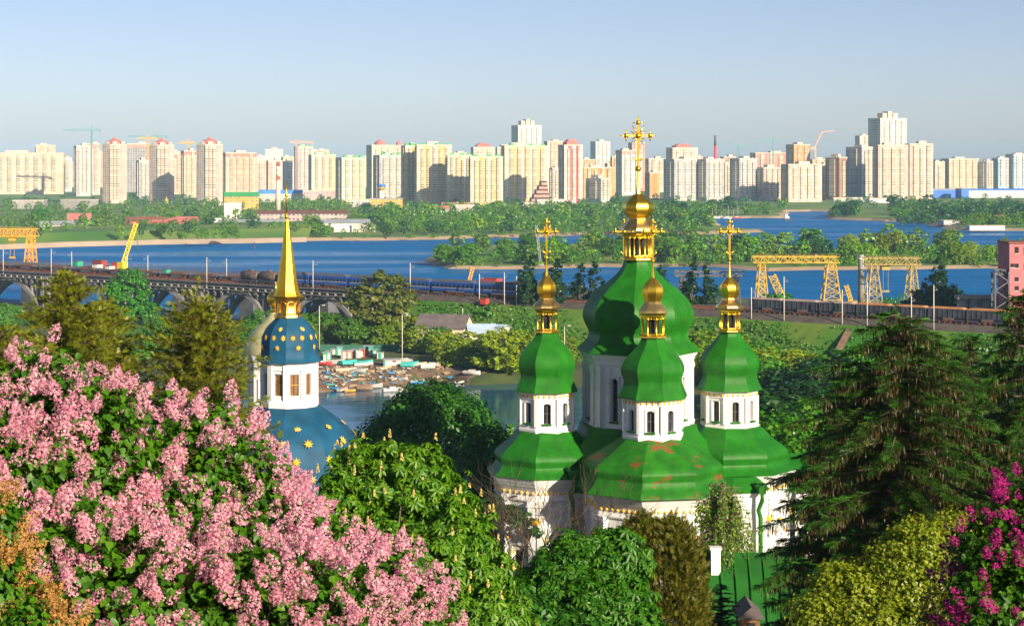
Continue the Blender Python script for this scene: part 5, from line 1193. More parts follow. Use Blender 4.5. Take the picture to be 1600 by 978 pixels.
mb = MB(); mb.lathe([(5.4 * s, 3), (4.6 * s, Z(402, D)), (4.9 * s, Z(401, D)), (4.9 * s, Z(398, D))], 18, X(1345.5, D), D); mb.build('shaft', M_['concrete'], o)
mb = MB(); mb.lathe([(4.95 * s, Z(406, D)), (4.95 * s, Z(403, D))], 18, X(1345.5, D), D); mb.build('band', M_['whitewall'], o)
# pink mill building, grey silos, dark lattice conveyor tower
FC['mill'] = facade('pink_mill_facade', (.52, .15, .17), None, 9, 5.0, 5.2, (.3, .72, .3, .72), (.10, .11, .13))
D = 560; s = D / F; o = thing('mill_building', (X(1606, D), D, 4), 'tall pink industrial building at the right edge', 'building')
w = (1640 - 1576) * s; mb = MB(); mb.box(X(1608, D), D + 6, 3, w, 11, Z(381, D) - 3, R(3)); mb.build('wall', M_['millpink'] if 'millpink' in M_ else mat('faded_pink_plaster', (.50, .15, .17), .8, var=.1, scale=.3), o)
mb = MB(); mb.box(X(1608, D), D + 6, Z(381, D), w + .6, 11.6, .5, R(3)); mb.build('roof', M_['rust'], o)
for px, y0, y1 in ((1589, 386, 396), (1589, 412, 419), (1582, 412, 418), (1589, 433, 440), (1589, 447, 454), (1604, 386, 396), (1604, 412, 419)):
    mb = MB(); x = X(px, D); z0 = Z(y1, D); fw = 6.5 * s; mb.box(x, D + .38, z0, fw, .3, Z(y0, D) - z0, R(3)); wo = mb.build('window', M_['glass'], o)
    mb = MB(); mb.box(x, D + .2, z0 - .15, fw + .3, .3, .15, R(3)); mb.build('sill', M_['whitewall'], wo)
D = 575; s = D / F; o = thing('silo_building', (X(1545, D), D, 4), 'low grey concrete silo wall in front of the river at right', 'silo')
for i in range(6):
    px = 1506 + 18 * i; mb = MB(); mb.lathe([(8.6 * s, 3), (8.6 * s, Z(467, D))], 18, X(px, D), D + 2); mb.build('silo_cylinder', M_['concrete'], o)
mb = MB(); mb.box(X(1552, D), D + 2, Z(467, D), 112 * s, 4.4, 1.0); mb.build('roof_slab', M_['concrete'], o)
D = 562; o = thing('conveyor_tower', (X(1563, D), D, 4), 'dark steel lattice tower in front of the pink building', 'lattice tower')
mb = MB(); lattice(mb, (X(1563, D), D, 3), (X(1563, D), D, Z(425, D)), 4.0, 9, .3); mb.build('frame', M_['darkconcrete'], o)
mb = MB(); lattice(mb, (X(1552, D), D, Z(425, D)), (X(1600, D), D, Z(425, D)), 1.4, 9, .22); mb.build('conveyor', M_['darkconcrete'], o)
# ------------------------------------------------------------------ vegetation
# leaf templates: (vertices, triangles); x = width, y = length, z = fold
OVAL = (np.array([(0, 0, 0), (-.32, .45, .10), (0, 1, 0), (.32, .45, .10)], float), [(0, 3, 2), (0, 2, 1)])
HEART = (np.array([(0, 0, 0), (-.44, .10, .10), (-.38, .50, .12), (0, 1, -.10), (.38, .50, .12), (.44, .10, .10), (0, .5, 0)], float), [(0, 6, 1), (1, 6, 2), (2, 6, 3), (3, 6, 4), (4, 6, 5), (5, 6, 0)])
def _palm(n=6):
    v = []; f = []
    for i in range(n):
        a = (-1 + 2 * i / (n - 1)) * 2.25; L = 1.0 - .32 * abs(a) / 2.25; c, s = math.sin(a), math.cos(a); b = len(v); w = .17
        v += [(0, 0, 0), (c * L * .62 - s * w, s * L * .62 + c * w, -.10), (c * L, s * L, -.34), (c * L * .62 + s * w, s * L * .62 - c * w, -.10)]
        f += [(b, b + 3, b + 2), (b, b + 2, b + 1)]
    return np.array(v, float), f
PALM = _palm()
def _spray(n=6, l=.42, w=.055, droop=.05):
    v = [(0, 0, 0), (-.03, .5, 0), (0, 1, -.05), (.03, .5, 0)]; f = [(0, 3, 2), (0, 2, 1)]
    for i in range(n):
        y = .12 + .72 * i / n
        for sg in (-1, 1):
            b = len(v); k = l * (1 - .55 * i / n); v += [(0, y - w, 0), (sg * k, y + k * .75, -droop * (1 + i % 2)), (0, y + w, .02)]; f += [(b, b + 1, b + 2)] if sg > 0 else [(b, b + 2, b + 1)]
    return np.array(v, float), f
SPRAY = _spray()
STRAND = (np.array([(-.05, 0, 0), (.05, 0, 0), (.085, .35, .05), (-.075, .4, .03), (.05, .75, -.02), (-.03, .8, .05), (0, 1.0, 0)], float), [(0, 1, 2), (0, 2, 3), (3, 2, 4), (3, 4, 5), (5, 4, 6)])
FLORET = (np.array([(-.5, -.16, .10), (.5, -.16, .10), (.5, .16, .10), (-.5, .16, .10), (-.16, -.5, .14), (.16, -.5, .14), (.16, .5, .14), (-.16, .5, .14), ], float), [(0, 1, 2), (0, 2, 3), (4, 5, 6), (4, 6, 7)])
FOLD = (np.array([(-.5, -.3, 0), (.5, -.3, 0), (.35, .45, .18), (-.35, .45, .18)], float), [(0, 1, 2), (0, 2, 3)])

def unit(v): return v / (np.linalg.norm(v, axis=-1, keepdims=True) + 1e-9)
class LC:
    """many leaf-sized faces gathered into one mesh"""
    def __init__(s): s.V = []; s.T = []; s.Mi = []; s.n = 0
    def put(s, tpl, pos, nrm, dirv, size, m=0, wid=1.0):
        tv, tf = tpl; N = len(pos)
        if N == 0: return s
        Y = unit(dirv); Zv = unit(nrm - Y * np.sum(nrm * Y, 1, keepdims=True)); Xv = np.cross(Y, Zv); size = np.broadcast_to(np.asarray(size, float), (N,))
        P = pos[:, None, :] + size[:, None, None] * (tv[None, :, 0:1] * wid * Xv[:, None, :] + tv[None, :, 1:2] * Y[:, None, :] + tv[None, :, 2:3] * Zv[:, None, :])
        K = len(tv); idx = (np.arange(N) * K)[:, None, None] + np.array(tf)[None] + s.n
        s.V.append(P.reshape(-1, 3)); s.T.append(idx.reshape(-1, 3)); s.Mi.append(np.full(N * len(tf), m)); s.n += N * K; return s
    def mb(s, b):
        """takes over the polygons of an MB (tubes, boxes), fan-triangulated"""
        V = np.array(b.v, float); T = []; Mi = []
        for f, m in zip(b.f, b.m):
            for k in range(1, len(f) - 1): T.append((f[0], f[k], f[k + 1])); Mi.append(m)
        s.V.append(V); s.T.append(np.array(T) + s.n); s.Mi.append(np.array(Mi)); s.n += len(V); return s
    def build(s, name, mats, parent=None, origin=None):
        V = np.concatenate(s.V); T = np.concatenate(s.T).astype(np.int32); Mi = np.concatenate(s.Mi).astype(np.int32)
        o0 = org(parent) if parent is not None else (np.array(origin, float) if origin is not None else np.zeros(3)); V = V - o0
        me = bpy.data.meshes.new(name); me.vertices.add(len(V)); me.vertices.foreach_set('co', V.astype(np.float32).ravel())
        me.loops.add(T.size); me.loops.foreach_set('vertex_index', T.ravel())
        me.polygons.add(len(T)); me.polygons.foreach_set('loop_start', np.arange(0, T.size, 3, dtype=np.int32)); me.polygons.foreach_set('material_index', Mi)
        me.update(calc_edges=True)
        return link_mesh(me, name, mats, parent, origin)
def sph(rng, n): return unit(rng.normal(size=(n, 3)))
def lobe_points(rng, lobes, n, lo=.72, hi=1.04, inside=.80):
    """points near the outer skin of a union of ellipsoids, with their outward directions"""
    C = np.array([l[0] for l in lobes], float); Rr = np.array([l[1] for l in lobes], float)
    wgt = (Rr[:, 0] * Rr[:, 1] + Rr[:, 0] * Rr[:, 2] + Rr[:, 1] * Rr[:, 2]); wgt = wgt / wgt.sum(); P = []; N_ = []
    got = 0
    while got < n:
        k = rng.choice(len(lobes), n, p=wgt); d = sph(rng, n); rad = lo + (hi - lo) * rng.random(n) ** .6
        p = C[k] + Rr[k] * d * rad[:, None]; ok = np.ones(n, bool)
        for j in range(len(lobes)): ok &= (np.linalg.norm((p - C[j]) / Rr[j], axis=1) > inside) | (k == j)
        P.append(p[ok]); N_.append(unit(d / Rr[k])[ok]); got += ok.sum()
    return np.concatenate(P)[:n], np.concatenate(N_)[:n]
def clump_leaves(rng, cen, out, per, rad, flat=.75):
    n = len(cen); c = np.repeat(cen, per, 0); o = np.repeat(out, per, 0); r = np.repeat(np.broadcast_to(rad, (n,)), per)
    d = sph(rng, n * per); d[:, 2] *= flat; p = c + d * (r * rng.random(n * per) ** .4)[:, None]
    nr = unit(o * .5 + np.array([0, 0, .55]) + d * .5 + rng.normal(size=d.shape) * .35)
    dr = unit(np.cross(nr, rng.normal(size=d.shape)) + o * .35 + np.array([0, 0, -.35])); return p, nr, dr
def limbs(mb, rng, base, top, r, targets, m=0, n=7):
    """tapered, slightly crooked trunk with limbs reaching to the given points"""
    base = np.array(base, float); top = np.array(top, float); L = np.linalg.norm(top - base); pts = []
    for i in range(6): t = i / 5; pts.append(base + (top - base) * t + rng.normal(size=3) * (.02 * L if 0 < i < 5 else 0) * (1, 1, 0))
    mb.tube(pts, [r * (1.25 - .95 * i / 5) for i in range(6)], n, m)
    for tg in targets:
        t = rng.uniform(.35, .85); s0 = pts[int(t * 5)]; tg = np.array(tg); mid = (s0 + tg) / 2 + np.array([0, 0, -.06 * np.linalg.norm(tg - s0)]) + rng.normal(size=3) * .04 * L
        rr = r * (.55 - .3 * t); mb.tube([s0, mid, tg], [rr, rr * .6, rr * .15], 5, m)

LF = {}
LF['mid'] = leafmat('leaves_mid_green', [(.025, .17, .004), (.07, .27, .006), (.13, .36, .010)], .35)
LF['bright'] = leafmat('leaves_bright_green', [(.05, .22, .010), (.11, .32, .014), (.18, .40, .03)], .4)
LF['yellowish'] = leafmat('leaves_yellow_green', [(.12, .27, .005), (.24, .38, .007), (.36, .46, .012)], .4)
LF['dark'] = leafmat('leaves_dark_green', [(.008, .045, .008), (.016, .075, .010), (.03, .105, .014)], .2)
LF['olive'] = leafmat('leaves_olive', [(.08, .13, .012), (.13, .18, .018), (.19, .22, .03)], .3)
LF['poplar'] = leafmat('leaves_poplar', [(.006, .035, .012), (.014, .06, .016), (.025, .085, .018)], .15, .15)
LF['far'] = leafmat('leaves_far_wood', [(.06, .25, .005), (.15, .37, .006), (.28, .44, .010)], .4, .35)
LF['fardark'] = leafmat('leaves_far_dark_wood', [(.012, .09, .022), (.025, .14, .028), (.05, .18, .025)], .3, .25)
LF['bare'] = leafmat('budding_twigs', [(.16, .12, .09), (.22, .17, .10), (.24, .22, .10)], .3, .2)

def tree_proto(seed, kind, H, Wd, leaf, leafsize, ncl, per, shape='round', split=True):
    """prototype tree at the origin: returns (trunk mesh, crown mesh)"""
    rng = np.random.default_rng(seed); lobes = []
    if shape == 'round':
        for i in range(7):
            a = i * 2.4 + rng.uniform(0, 1); k = rng.uniform(.15, .42); hz = rng.uniform(.26, .80)
            lobes.append(((math.cos(a) * Wd * k * .8, math.sin(a) * Wd * k * .8, H * hz), (Wd * rng.uniform(.2, .3), Wd * rng.uniform(.2, .3), H * rng.uniform(.13, .22))))
        lobes.append(((0, 0, H * .54), (Wd * .36, Wd * .36, H * .44)))
    elif shape == 'wide':
        for i in range(9):
            a = i * 2.4 + rng.uniform(0, 1); k = rng.uniform(.25, .5); hz = rng.uniform(.2, .78)
            lobes.append(((math.cos(a) * Wd * k * .8, math.sin(a) * Wd * k * .8, H * hz), (Wd * rng.uniform(.17, .26), Wd * rng.uniform(.17, .26), H * rng.uniform(.12, .2))))
        lobes.append(((0, 0, H * .5), (Wd * .36, Wd * .36, H * .46)))
    elif shape == 'poplar':
        for i in range(9): t = i / 8; lobes.append(((rng.normal() * Wd * .06, rng.normal() * Wd * .06, H * (.14 + .78 * t)), (Wd * .5 * (1 - .75 * t ** 1.6) * (.75 + .25 * min(1, t * 5)), Wd * .5 * (1 - .75 * t ** 1.6), H * .12)))
    elif shape == 'bush':
        for i in range(6): a = i * 2.1; lobes.append(((math.cos(a) * Wd * .28, math.sin(a) * Wd * .28, H * rng.uniform(.3, .6)), (Wd * .26, Wd * .26, H * .36)))
    cen, out = lobe_points(rng, lobes, ncl, .55, 1.08)
    rad = Wd * (.055 if shape != 'poplar' else .10) * rng.uniform(.7, 1.5, ncl)
    p, nr, dr = clump_leaves(rng, cen, out, per, rad); lc = LC(); lc.put(FOLD if leafsize > .28 else OVAL, p, nr, dr, leafsize * rng.uniform(.65, 1.35, len(p)))
    tb = MB(); limbs(tb, rng, (0, 0, -.8), (0, 0, H * .8), H * .018 + .06, cen[rng.choice(ncl, min(14, ncl), False)])
    if split:
        tr = tb.build('trunk', M_['bark']); cr = lc.build('crown', LF[leaf]); return [tr, cr]
    lc.mb(MBm(tb, 1)); return [lc.build(kind, [LF[leaf], M_['bark']])]
def MBm(tb, m): tb.m = [m] * len(tb.m); return tb
PROTO = {}
def protos(key, n, *a, **k):
    PROTO[key] = []
    for i in range(n):
        obs = tree_proto(100 + hash_(key) + i, *a, **k)
        for o in obs: COL.objects.unlink(o)
        PROTO[key].append(obs)
def hash_(s): return sum(ord(c) * (i + 3) for i, c in enumerate(s)) % 997
vr = np.random.default_rng(77)
def plant_tree(key, x, y, h, label, cat='tree', group=None, name='tree', wscale=1.0, zbase=None, base_h=12.0):
    obs = PROTO[key][vr.integers(len(PROTO[key]))]; k = h / base_h
    z = float(ground_z(x, y)) if zbase is None else zbase
    sc_ = (k * wscale, k * wscale, k); rz = vr.uniform(0, 6.28)
    if len(obs) == 1:
        o = bpy.data.objects.new(name, obs[0].data); COL.objects.link(o); o.location = (x, y, z); o.scale = sc_; o.rotation_euler = (0, 0, rz); return tag(o, label, cat, group)
    t = thing(name, (x, y, z), label, cat, group); t.scale = sc_; t.rotation_euler = (0, 0, rz)
    for q, nm in zip(obs, ('trunk', 'crown')):
        c = bpy.data.objects.new(nm, q.data); COL.objects.link(c); c.parent = t
    return t
def at_px(px, D): return X(px, D), D
# prototypes, all 12 m tall
protos('far', 6, 'tree', 12, 10, 'far', .95, 70, 9, split=False)
protos('fardark', 4, 'tree', 12, 10, 'fardark', .95, 70, 9, split=False)
protos('farbush', 4, 'bush', 12, 20, 'far', 1.3, 60, 8, shape='bush', split=False)
protos('farbare', 3, 'tree', 12, 9, 'bare', .55, 60, 8, split=False)
protos('mid', 4, 'tree', 12, 12.5, 'mid', .44, 330, 24, shape='round')
protos('bright', 3, 'tree', 12, 12.5, 'bright', .44, 330, 24, shape='round')
protos('yellowish', 4, 'tree', 12, 12, 'yellowish', .44, 320, 22, shape='wide')
protos('dark', 3, 'tree', 12, 13, 'dark', .44, 320, 24, shape='wide')
protos('olive', 3, 'tree', 12, 11, 'olive', .42, 300, 22, shape='round')
protos('poplar', 4, 'poplar_tree', 12, 3.4, 'poplar', .30, 240, 16, shape='poplar')
protos('midbush', 4, 'bush', 12, 18, 'mid', .55, 220, 16, shape='bush')
protos('brightbush', 3, 'bush', 12, 18, 'bright', .55, 220, 16, shape='bush')

# ---- woods over the river, tree by tree
FARQ = []
def flush_far(nmax):
    """the trees that show largest become objects; the rest of them one mass"""
    tr = sorted([q for q in FARQ if q[8] == 'tree'], key=lambda q: -q[0]); rest = tr[nmax:]
    for q in tr[:nmax] + [q for q in FARQ if q[8] != 'tree']: plant_tree(*q[1:])
    lc = LC()
    for _, k, x, y, h, *_r in rest:
        ob = PROTO[k][vr.integers(len(PROTO[k]))]
        for me in [o.data for o in ob][-1:]:
            V = np.empty(len(me.vertices) * 3, np.float32); me.vertices.foreach_get('co', V); V = V.reshape(-1, 3) * (h / 12 * _r[4], h / 12 * _r[4], h / 12)
            T_ = np.empty(len(me.loops), np.int32); me.loops.foreach_get('vertex_index', T_); lc.V.append(V + (x, y, _r[5])); lc.T.append(T_.reshape(-1, 3) + lc.n); lc.Mi.append(np.zeros(len(T_) // 3, int)); lc.n += len(V)
    if lc.V: tag(lc.build('distant_trees', LF['far']), 'smallest far trees of the woods across the river', 'wood', kind='stuff')
def scatter(n, px0, px1, yb0, yb1, hpx, key, label, group, zb=2.0, ws=1.0, name='tree', cat='tree', yfun=None):
    for i in range(n):
        px = vr.uniform(px0, px1); yb = vr.uniform(yb0, yb1) if yfun is None else yfun(px, vr.random())
        D = DG(yb, zb); h = vr.uniform(*hpx) * D / F; k = key[vr.integers(len(key))] if isinstance(key, (list, tuple)) else key
        FARQ.append((h * F / D, k, X(px, D), D, h, label, cat, group, name, ws * vr.uniform(.85, 1.25), zb))
gi = 'trees on the mid-river island'
li = 'leafy tree of the mid-river island wood'
isl = lambda px, r: np.interp(px, [665, 700, 800, 900, 1140], [407, 414, 415, 413, 411]) - r * np.interp(px, [665, 720, 1140], [8, 24, 24])
scatter(70, 682, 1140, 0, 0, (22, 36), ('far', 'far', 'far', 'mid'), li, gi, 1.6, 1.1, yfun=isl)
scatter(16, 676, 1140, 0, 0, (7, 13), 'farbush', 'low bush at the sandy rim of the mid-river island', 'bushes on the island shore', 1.6, 1.0, 'bush', 'bush', lambda px, r: isl(px, 0) + 1)
isr = lambda px, r: 416 - r * 22
scatter(20, 1140, 1300, 0, 0, (30, 44), ('far', 'fardark', 'far'), 'tall tree on the island right of the small right dome', 'tall trees on the right half of the island', 1.6, 1.0, yfun=isr)
scatter(26, 1300, 1620, 0, 0, (26, 46), ('far', 'far', 'yellowish'), 'sunlit tree on the right end of the island behind the gantries', 'sunlit trees behind the gantries', 1.6, 1.05, yfun=isr)
scatter(30, 1150, 1620, 0, 0, (8, 15), 'farbush', 'bush on the right half of the mid-river island', 'bushes on the right half of the island', 1.6, 1.1, 'bush', 'bush', lambda px, r: 416 - r * 12)
# spit and bank between the spire and the church
ls = 'green tree on the far bank between spire and main domes'
spf = lambda px, r: np.interp(px, [540, 700, 800, 940, 1110], [372, 370, 366, 362, 360]) - r * np.interp(px, [540, 680, 760, 1000, 1110], [40, 38, 36, 28, 10])
scatter(85, 545, 1120, 0, 0, (16, 27), ('far', 'far', 'far', 'fardark'), ls, 'trees on the far bank wood', 2.2, 1.15, yfun=spf)
scatter(14, 635, 740, 0, 0, (13, 19), 'farbare', 'leafless greyish tree in the far bank wood', 'leafless trees in the far bank wood', 2.2, 1.2, yfun=lambda px, r: 364 - r * 14)
scatter(24, 560, 1120, 0, 0, (5, 9), 'farbush', 'low bush along the far bank shoreline', 'bushes on the far shoreline', 2.2, 1.0, 'bush', 'bush', lambda px, r: spf(px, 0) + 1)
# left bank
ll = 'tree among the low buildings on the left bank across the river'
scatter(46, -10, 400, 0, 0, (14, 26), ('far', 'far', 'fardark', 'mid'), ll, 'trees on the left bank', 6.0, 1.0, yfun=lambda px, r: 372 - r * 26)
scatter(34, -10, 350, 0, 0, (9, 16), ('far', 'fardark'), 'small tree at the foot of the left towers', 'small trees before the left towers', 2.2, 1.2, yfun=lambda px, r: 340 - r * 18)
scatter(26, 390, 545, 0, 0, (14, 24), ('fardark', 'far'), 'tree on the quay on either side of the spire tip', 'trees by the spire tip', 2.2, .95, yfun=lambda px, r: 372 - r * 8)
scatter(12, 450, 535, 0, 0, (13, 20), 'fardark', 'dark tree in the row before the white mall', 'dark tree row before the mall', 2.2, .9, yfun=lambda px, r: 329 - r * 4)
scatter(14, 265, 385, 0, 0, (10, 18), 'fardark', 'dark tree on the quay slope under the red factory', 'dark trees on the quay', 6.0, .9, yfun=lambda px, r: 375 - r * 4)
# right far bank
ld_ = 'dark tree in the wood on the right far shore'
scatter(26, 1040, 1226, 0, 0, (14, 22), 'fardark', 'dark tree on the shore behind the moored sailing boats', 'dark trees behind the boats', 2.2, 1.4, yfun=lambda px, r: 338 - r * 10)
scatter(14, 1300, 1354, 0, 0, (15, 24), 'fardark', 'dark tree on the small headland below the cream towers', 'dark trees on the small headland', 2.2, 1.1, yfun=lambda px, r: 341 - r * 8)
scatter(46, 1392, 1610, 0, 0, (15, 26), 'fardark', ld_, 'dark trees on the right far shore', 2.2, 1.15, yfun=lambda px, r: np.interp(px, [1390, 1440, 1500, 1600], [345, 346, 353, 353]) - r * 22)
scatter(10, 1495, 1600, 0, 0, (13, 22), 'far', 'brighter tree by the boat sheds on the right bank', 'brighter trees by the boat sheds', 2.2, 1.1, yfun=lambda px, r: 357 - r * 6)
scatter(8, 700, 960, 0, 0, (6, 10), 'far', 'small tree at the foot of the city towers', 'small trees before the city towers', 2.2, 1.2, yfun=lambda px, r: 326 - r * 4)
flush_far(235)
# far-off woods that read as one mass
def wood_mass(name, label, px0, px1, y0, y1, n, hpx, leaf, zb=2.0):
    rng = np.random.default_rng(hash_(name) + n); lc = LC(); P = []; Nn = []; S = []
    for i in range(n):
        px = rng.uniform(px0, px1); yb_ = rng.uniform(y0, y1)
        if 1226 < px < 1300 or (px > 1100 and px0 == 560) or (1112 < px < 1400 and y1 > 345 and y1 < 400): continue
        D = DG(yb_, zb); h = rng.uniform(*hpx) * D / F; r = h * .5
        c, o = lobe_points(rng, [((X(px, D), D, zb + h * .55), (r, r, h * .5))], 90, .6, 1.05); P.append(c); Nn.append(o); S.append(np.full(90, h * .17))
    P = np.concatenate(P); Nn = np.concatenate(Nn); S = np.concatenate(S); nr = unit(Nn + rng.normal(size=Nn.shape) * .5)
    lc.put(FOLD, P, nr, unit(np.cross(nr, rng.normal(size=nr.shape))), S * rng.uniform(.6, 1.3, len(S))); return tag(lc.build(name, LF[leaf]), label, 'wood', kind='stuff')
wood_mass('distant_wood', 'belt of far trees at the foot of the towers', -40, 1640, 311, 324, 260, (6, 11), 'fardark')
wood_mass('distant_wood', 'green undergrowth filling the left bank between its buildings', -40, 560, 322, 368, 420, (8, 14), 'far')
wood_mass('distant_wood', 'undergrowth of the far bank wood left of the main domes', 560, 1112, 330, 365, 520, (9, 18), 'far')
wood_mass('distant_wood', 'undergrowth of the dark wood on the right far shore', 1395, 1640, 328, 352, 200, (9, 16), 'fardark')
wood_mass('distant_wood', 'undergrowth of the mid-river island', 690, 1640, 396, 412, 260, (10, 18), 'far')

# ---- trees around the bay, in front of the railway
def T(key, px, D, ytop, label, ws=1.0, cat='tree', group=None, name='tree'):
    x, y = at_px(px, D); zb = float(ground_z(x, y)); return plant_tree(key, x, y, Z(ytop, D) - zb, label, cat, group, name, ws * (1.35 if key != 'poplar' else 1.25), zb - .2)
T('mid', 200, 648, 418, 'big round tree standing against the arched bridge, left of the gold spire', .68)
T('bright', 243, 560, 486, 'bright green young tree between the two left spruces', .62)
T('mid', 222, 545, 528, 'darker tree below the bright green one between the left spruces', .9)
T('bright', 18, 585, 506, 'pale green tree at the left edge below the bridge', 1.0)
T('bright', 8, 640, 472, 'pale green tree at the left edge right under the first arch', .8)
T('midbush', 45, 646, 486, 'bush on the bank under the first bridge pier', .8, 'bush', None, 'bush')
T('olive', 70, 650, 476, 'olive tree under the first bridge pier, behind the left larch', .7)
T('olive', 55, 560, 515, 'olive tree at the left edge behind the pink lilac', 1.0)
T('olive', 330, 570, 510, 'olive bush-like tree behind the thin-topped spruce', .9)
T('mid', 378, 585, 502, 'rounded tree left of the blue starred dome', 1.0)
T('bright', 408, 600, 482, 'light green tree showing just left of the gold lantern', 1.0)
T('olive', 598, 598, 422, 'large grey-green willow in front of the bridge end', .95)
T('mid', 508, 592, 486, 'mid green tree right of the upper blue dome', 1.0)
T('bright', 546, 582, 494, 'bright lime green tree right of the blue dome', .95)
T('olive', 520, 590, 500, 'olive tree behind the bright lime one', 1.0)
T('yellowish', 596, 584, 505, 'yellow-green tree below the grey-green willow', 1.05)
T('yellowish', 634, 592, 492, 'taller yellow-green tree behind the boat yard lamp', .85)
T('mid', 660, 572, 530, 'mid green tree over the right end of the boat yard', .95)
T('yellowish', 705, 534, 514, 'yellow-green tree below the long barn', .95)
T('mid', 680, 575, 520, 'mid green tree before the long barn wall', .9)
T('bright', 742, 526, 540, 'smaller bright tree right of the yellow-green one by the water', 1.0)
T('yellowish', 786, 520, 508, 'large yellow-green tree at the water left of the small left dome', .95)
T('bright', 826, 536, 505, 'sunlit tree half behind the small left dome', .9)
T('yellowish', 872, 530, 520, 'yellow-green tree between the small left dome and the main drum', .9)
T('mid', 905, 545, 530, 'green tree showing at the left side of the main drum', .9)
T('bright', 1098, 520, 520, 'yellow-green tree between the main drum and the small right dome', .9)
T('mid', 770, 590, 472, 'dark green tree on the bank under the blue train', .9)
T('midbush', 700, 600, 478, 'sprawling bush on the slope left of the dark bank tree', 1.2, 'bush', None, 'bush')
T('midbush', 740, 596, 486, 'second sprawling bush on the slope below the blue train', 1.0, 'bush', None, 'bush')
for i, (px, D, yt, ws, lb) in enumerate(((827, 585, 402, .95, 'tall dark poplar left of the small left dome'), (868, 580, 406, 1.1, 'tall dark poplar right of the small left cupola'), (905, 585, 416, .95, 'tall dark poplar left of the pair beside the main dome'), (929, 582, 411, .95, 'tall dark poplar touching the left of the main dome'), (1034, 580, 415, 1.0, 'poplar mostly behind the main dome with its tip right of it'), (1080, 572, 413, .95, 'tall dark poplar just right of the main dome'), (1107, 570, 420, 1.0, 'tall dark poplar between the main dome and the small right dome'))):
    T('poplar', px, D, yt, lb, ws, 'poplar', 'poplars in front of the railway', 'poplar_tree')
T('poplar', 1467, 640, 404, 'short poplar rising from the round trees by the river at right', 1.2, 'poplar', None, 'poplar_tree')
T('dark', 1450, 600, 440, 'round dark tree left of the short poplar by the river', .8)
T('dark', 1480, 598, 442, 'round dark tree right of the short poplar by the river', .75)
T('mid', 1215, 640, 455, 'low tree by the river under the larger gantry', 1.1)
for px, yt in ((1250, 466), (1275, 470), (1340, 468), (1385, 462), (1405, 458), (1430, 466)):
    T('midbush', px, 640, yt, 'low bush behind the freight wagons by the river', .5, 'bush', 'bushes behind the freight wagons', 'bush')
for px, D, yt, key, lb in ((655, 560, 506, 'yellowish', 'yellow-green tree hiding the left half of the barn wall'), (688, 556, 509, 'mid', 'green tree hiding the middle of the barn wall'), (722, 530, 530, 'yellowish', 'low yellow-green tree before the barn gable'), (757, 523, 538, 'mid', 'green tree before the blue-roofed house'), (640, 566, 542, 'mid', 'low green tree right of the white hut'), (575, 590, 508, 'mid', 'green tree behind the middle of the hut row'), (618, 588, 498, 'yellowish', 'yellow-green tree behind the right end of the hut row'), (808, 521, 512, 'yellowish', 'yellow-green tree just left of the small left dome'), (848, 545, 508, 'bright', 'bright tree behind the small left dome'), (1120, 500, 512, 'yellowish', 'yellow-green tree just left of the small right dome'), (1180, 480, 528, 'bright', 'bright tree just right of the small right dome'), (1208, 470, 540, 'yellowish', 'yellow-green tree at the foot of the grass bank'), (1262, 465, 552, 'bright', 'bright tree at the foot of the dirt path'), (480, 592, 488, 'bright', 'bright tree right behind the gold lantern')): T(key, px, D, yt, lb)
# weeds and tufts on the railway bank
rg_ = np.random.default_rng(8); P_ = []
for i in range(9000):
    px = rg_.uniform(655, 1640); off = -37 + 28 * rg_.random(); p = bridge_pt(px, off); w_ = math.sin(p[0] * .21) + math.sin(p[0] * .09 + off * .3) + rg_.normal() * .8
    if w_ > -.2: P_.append((p[0], p[1], np.interp(off, [-38, -20, -8.6], [.5, 7.1, DECK - 2.6]) + .05))
P_ = np.repeat(np.array(P_), 5, 0) + rg_.normal(size=(len(P_) * 5, 3)) * (.5, .5, .16); dv = rg_.normal(size=P_.shape) * .6 + (0, 0, .8)
lc = LC(); lc.put(FOLD, P_, unit(np.cross(dv, rg_.normal(size=P_.shape))), dv, .55 * rg_.uniform(.5, 1.4, len(P_)))
tag(lc.build('bank_weeds', LF['bright']), 'tufts of grass and weeds on the railway bank', 'grass', kind='stuff')
# undergrowth filling the ground between them
for i in range(46):
    px = vr.uniform(480, 900) if i < 30 else vr.uniform(190, 480); D = vr.uniform(578, 625); x, y = at_px(px, D); zb = float(ground_z(x, y))
    if zb > .8: plant_tree(('midbush', 'brightbush')[i % 2], x, y, vr.uniform(4, 7), 'bush in the undergrowth between the bay trees and the railway', 'bush', 'undergrowth bushes behind the bay', 'bush', vr.uniform(.6, .9), zb - .3)
# wood on the near right, below the railway bank
wr = [(1195, 430, 555, 'bright'), (1232, 440, 545, 'yellowish'), (1268, 415, 556, 'dark'), (1305, 430, 546, 'mid'), (1340, 425, 540, 'mid'), (1290, 370, 580, 'dark'), (1380, 380, 560, 'dark'), (1250, 350, 600, 'dark'), (1340, 360, 590, 'dark'), (1205, 330, 618, 'mid'), (1240, 300, 640, 'bright'), (1190, 300, 610, 'dark'), (1385, 410, 560, 'dark'), (1430, 420, 556, 'mid'), (1475, 425, 560, 'dark'), (1520, 430, 552, 'dark'), (1565, 420, 556, 'mid'), (1605, 415, 560, 'dark'), (1500, 330, 600, 'dark'), (1560, 320, 610, 'dark'), (1440, 320, 610, 'dark')]
for i, (px, D, yt, key) in enumerate(wr): T(key, px, D, yt, {'bright': 'bright green tree in the wood below the railway bank', 'yellowish': 'yellow-green tree in the wood below the railway bank', 'mid': 'mid green tree in the wood below the railway bank', 'dark': 'dark tree in the shaded wood behind the great spruce'}[key], 1.05, group=f'{key} trees of the wood below the railway bank')
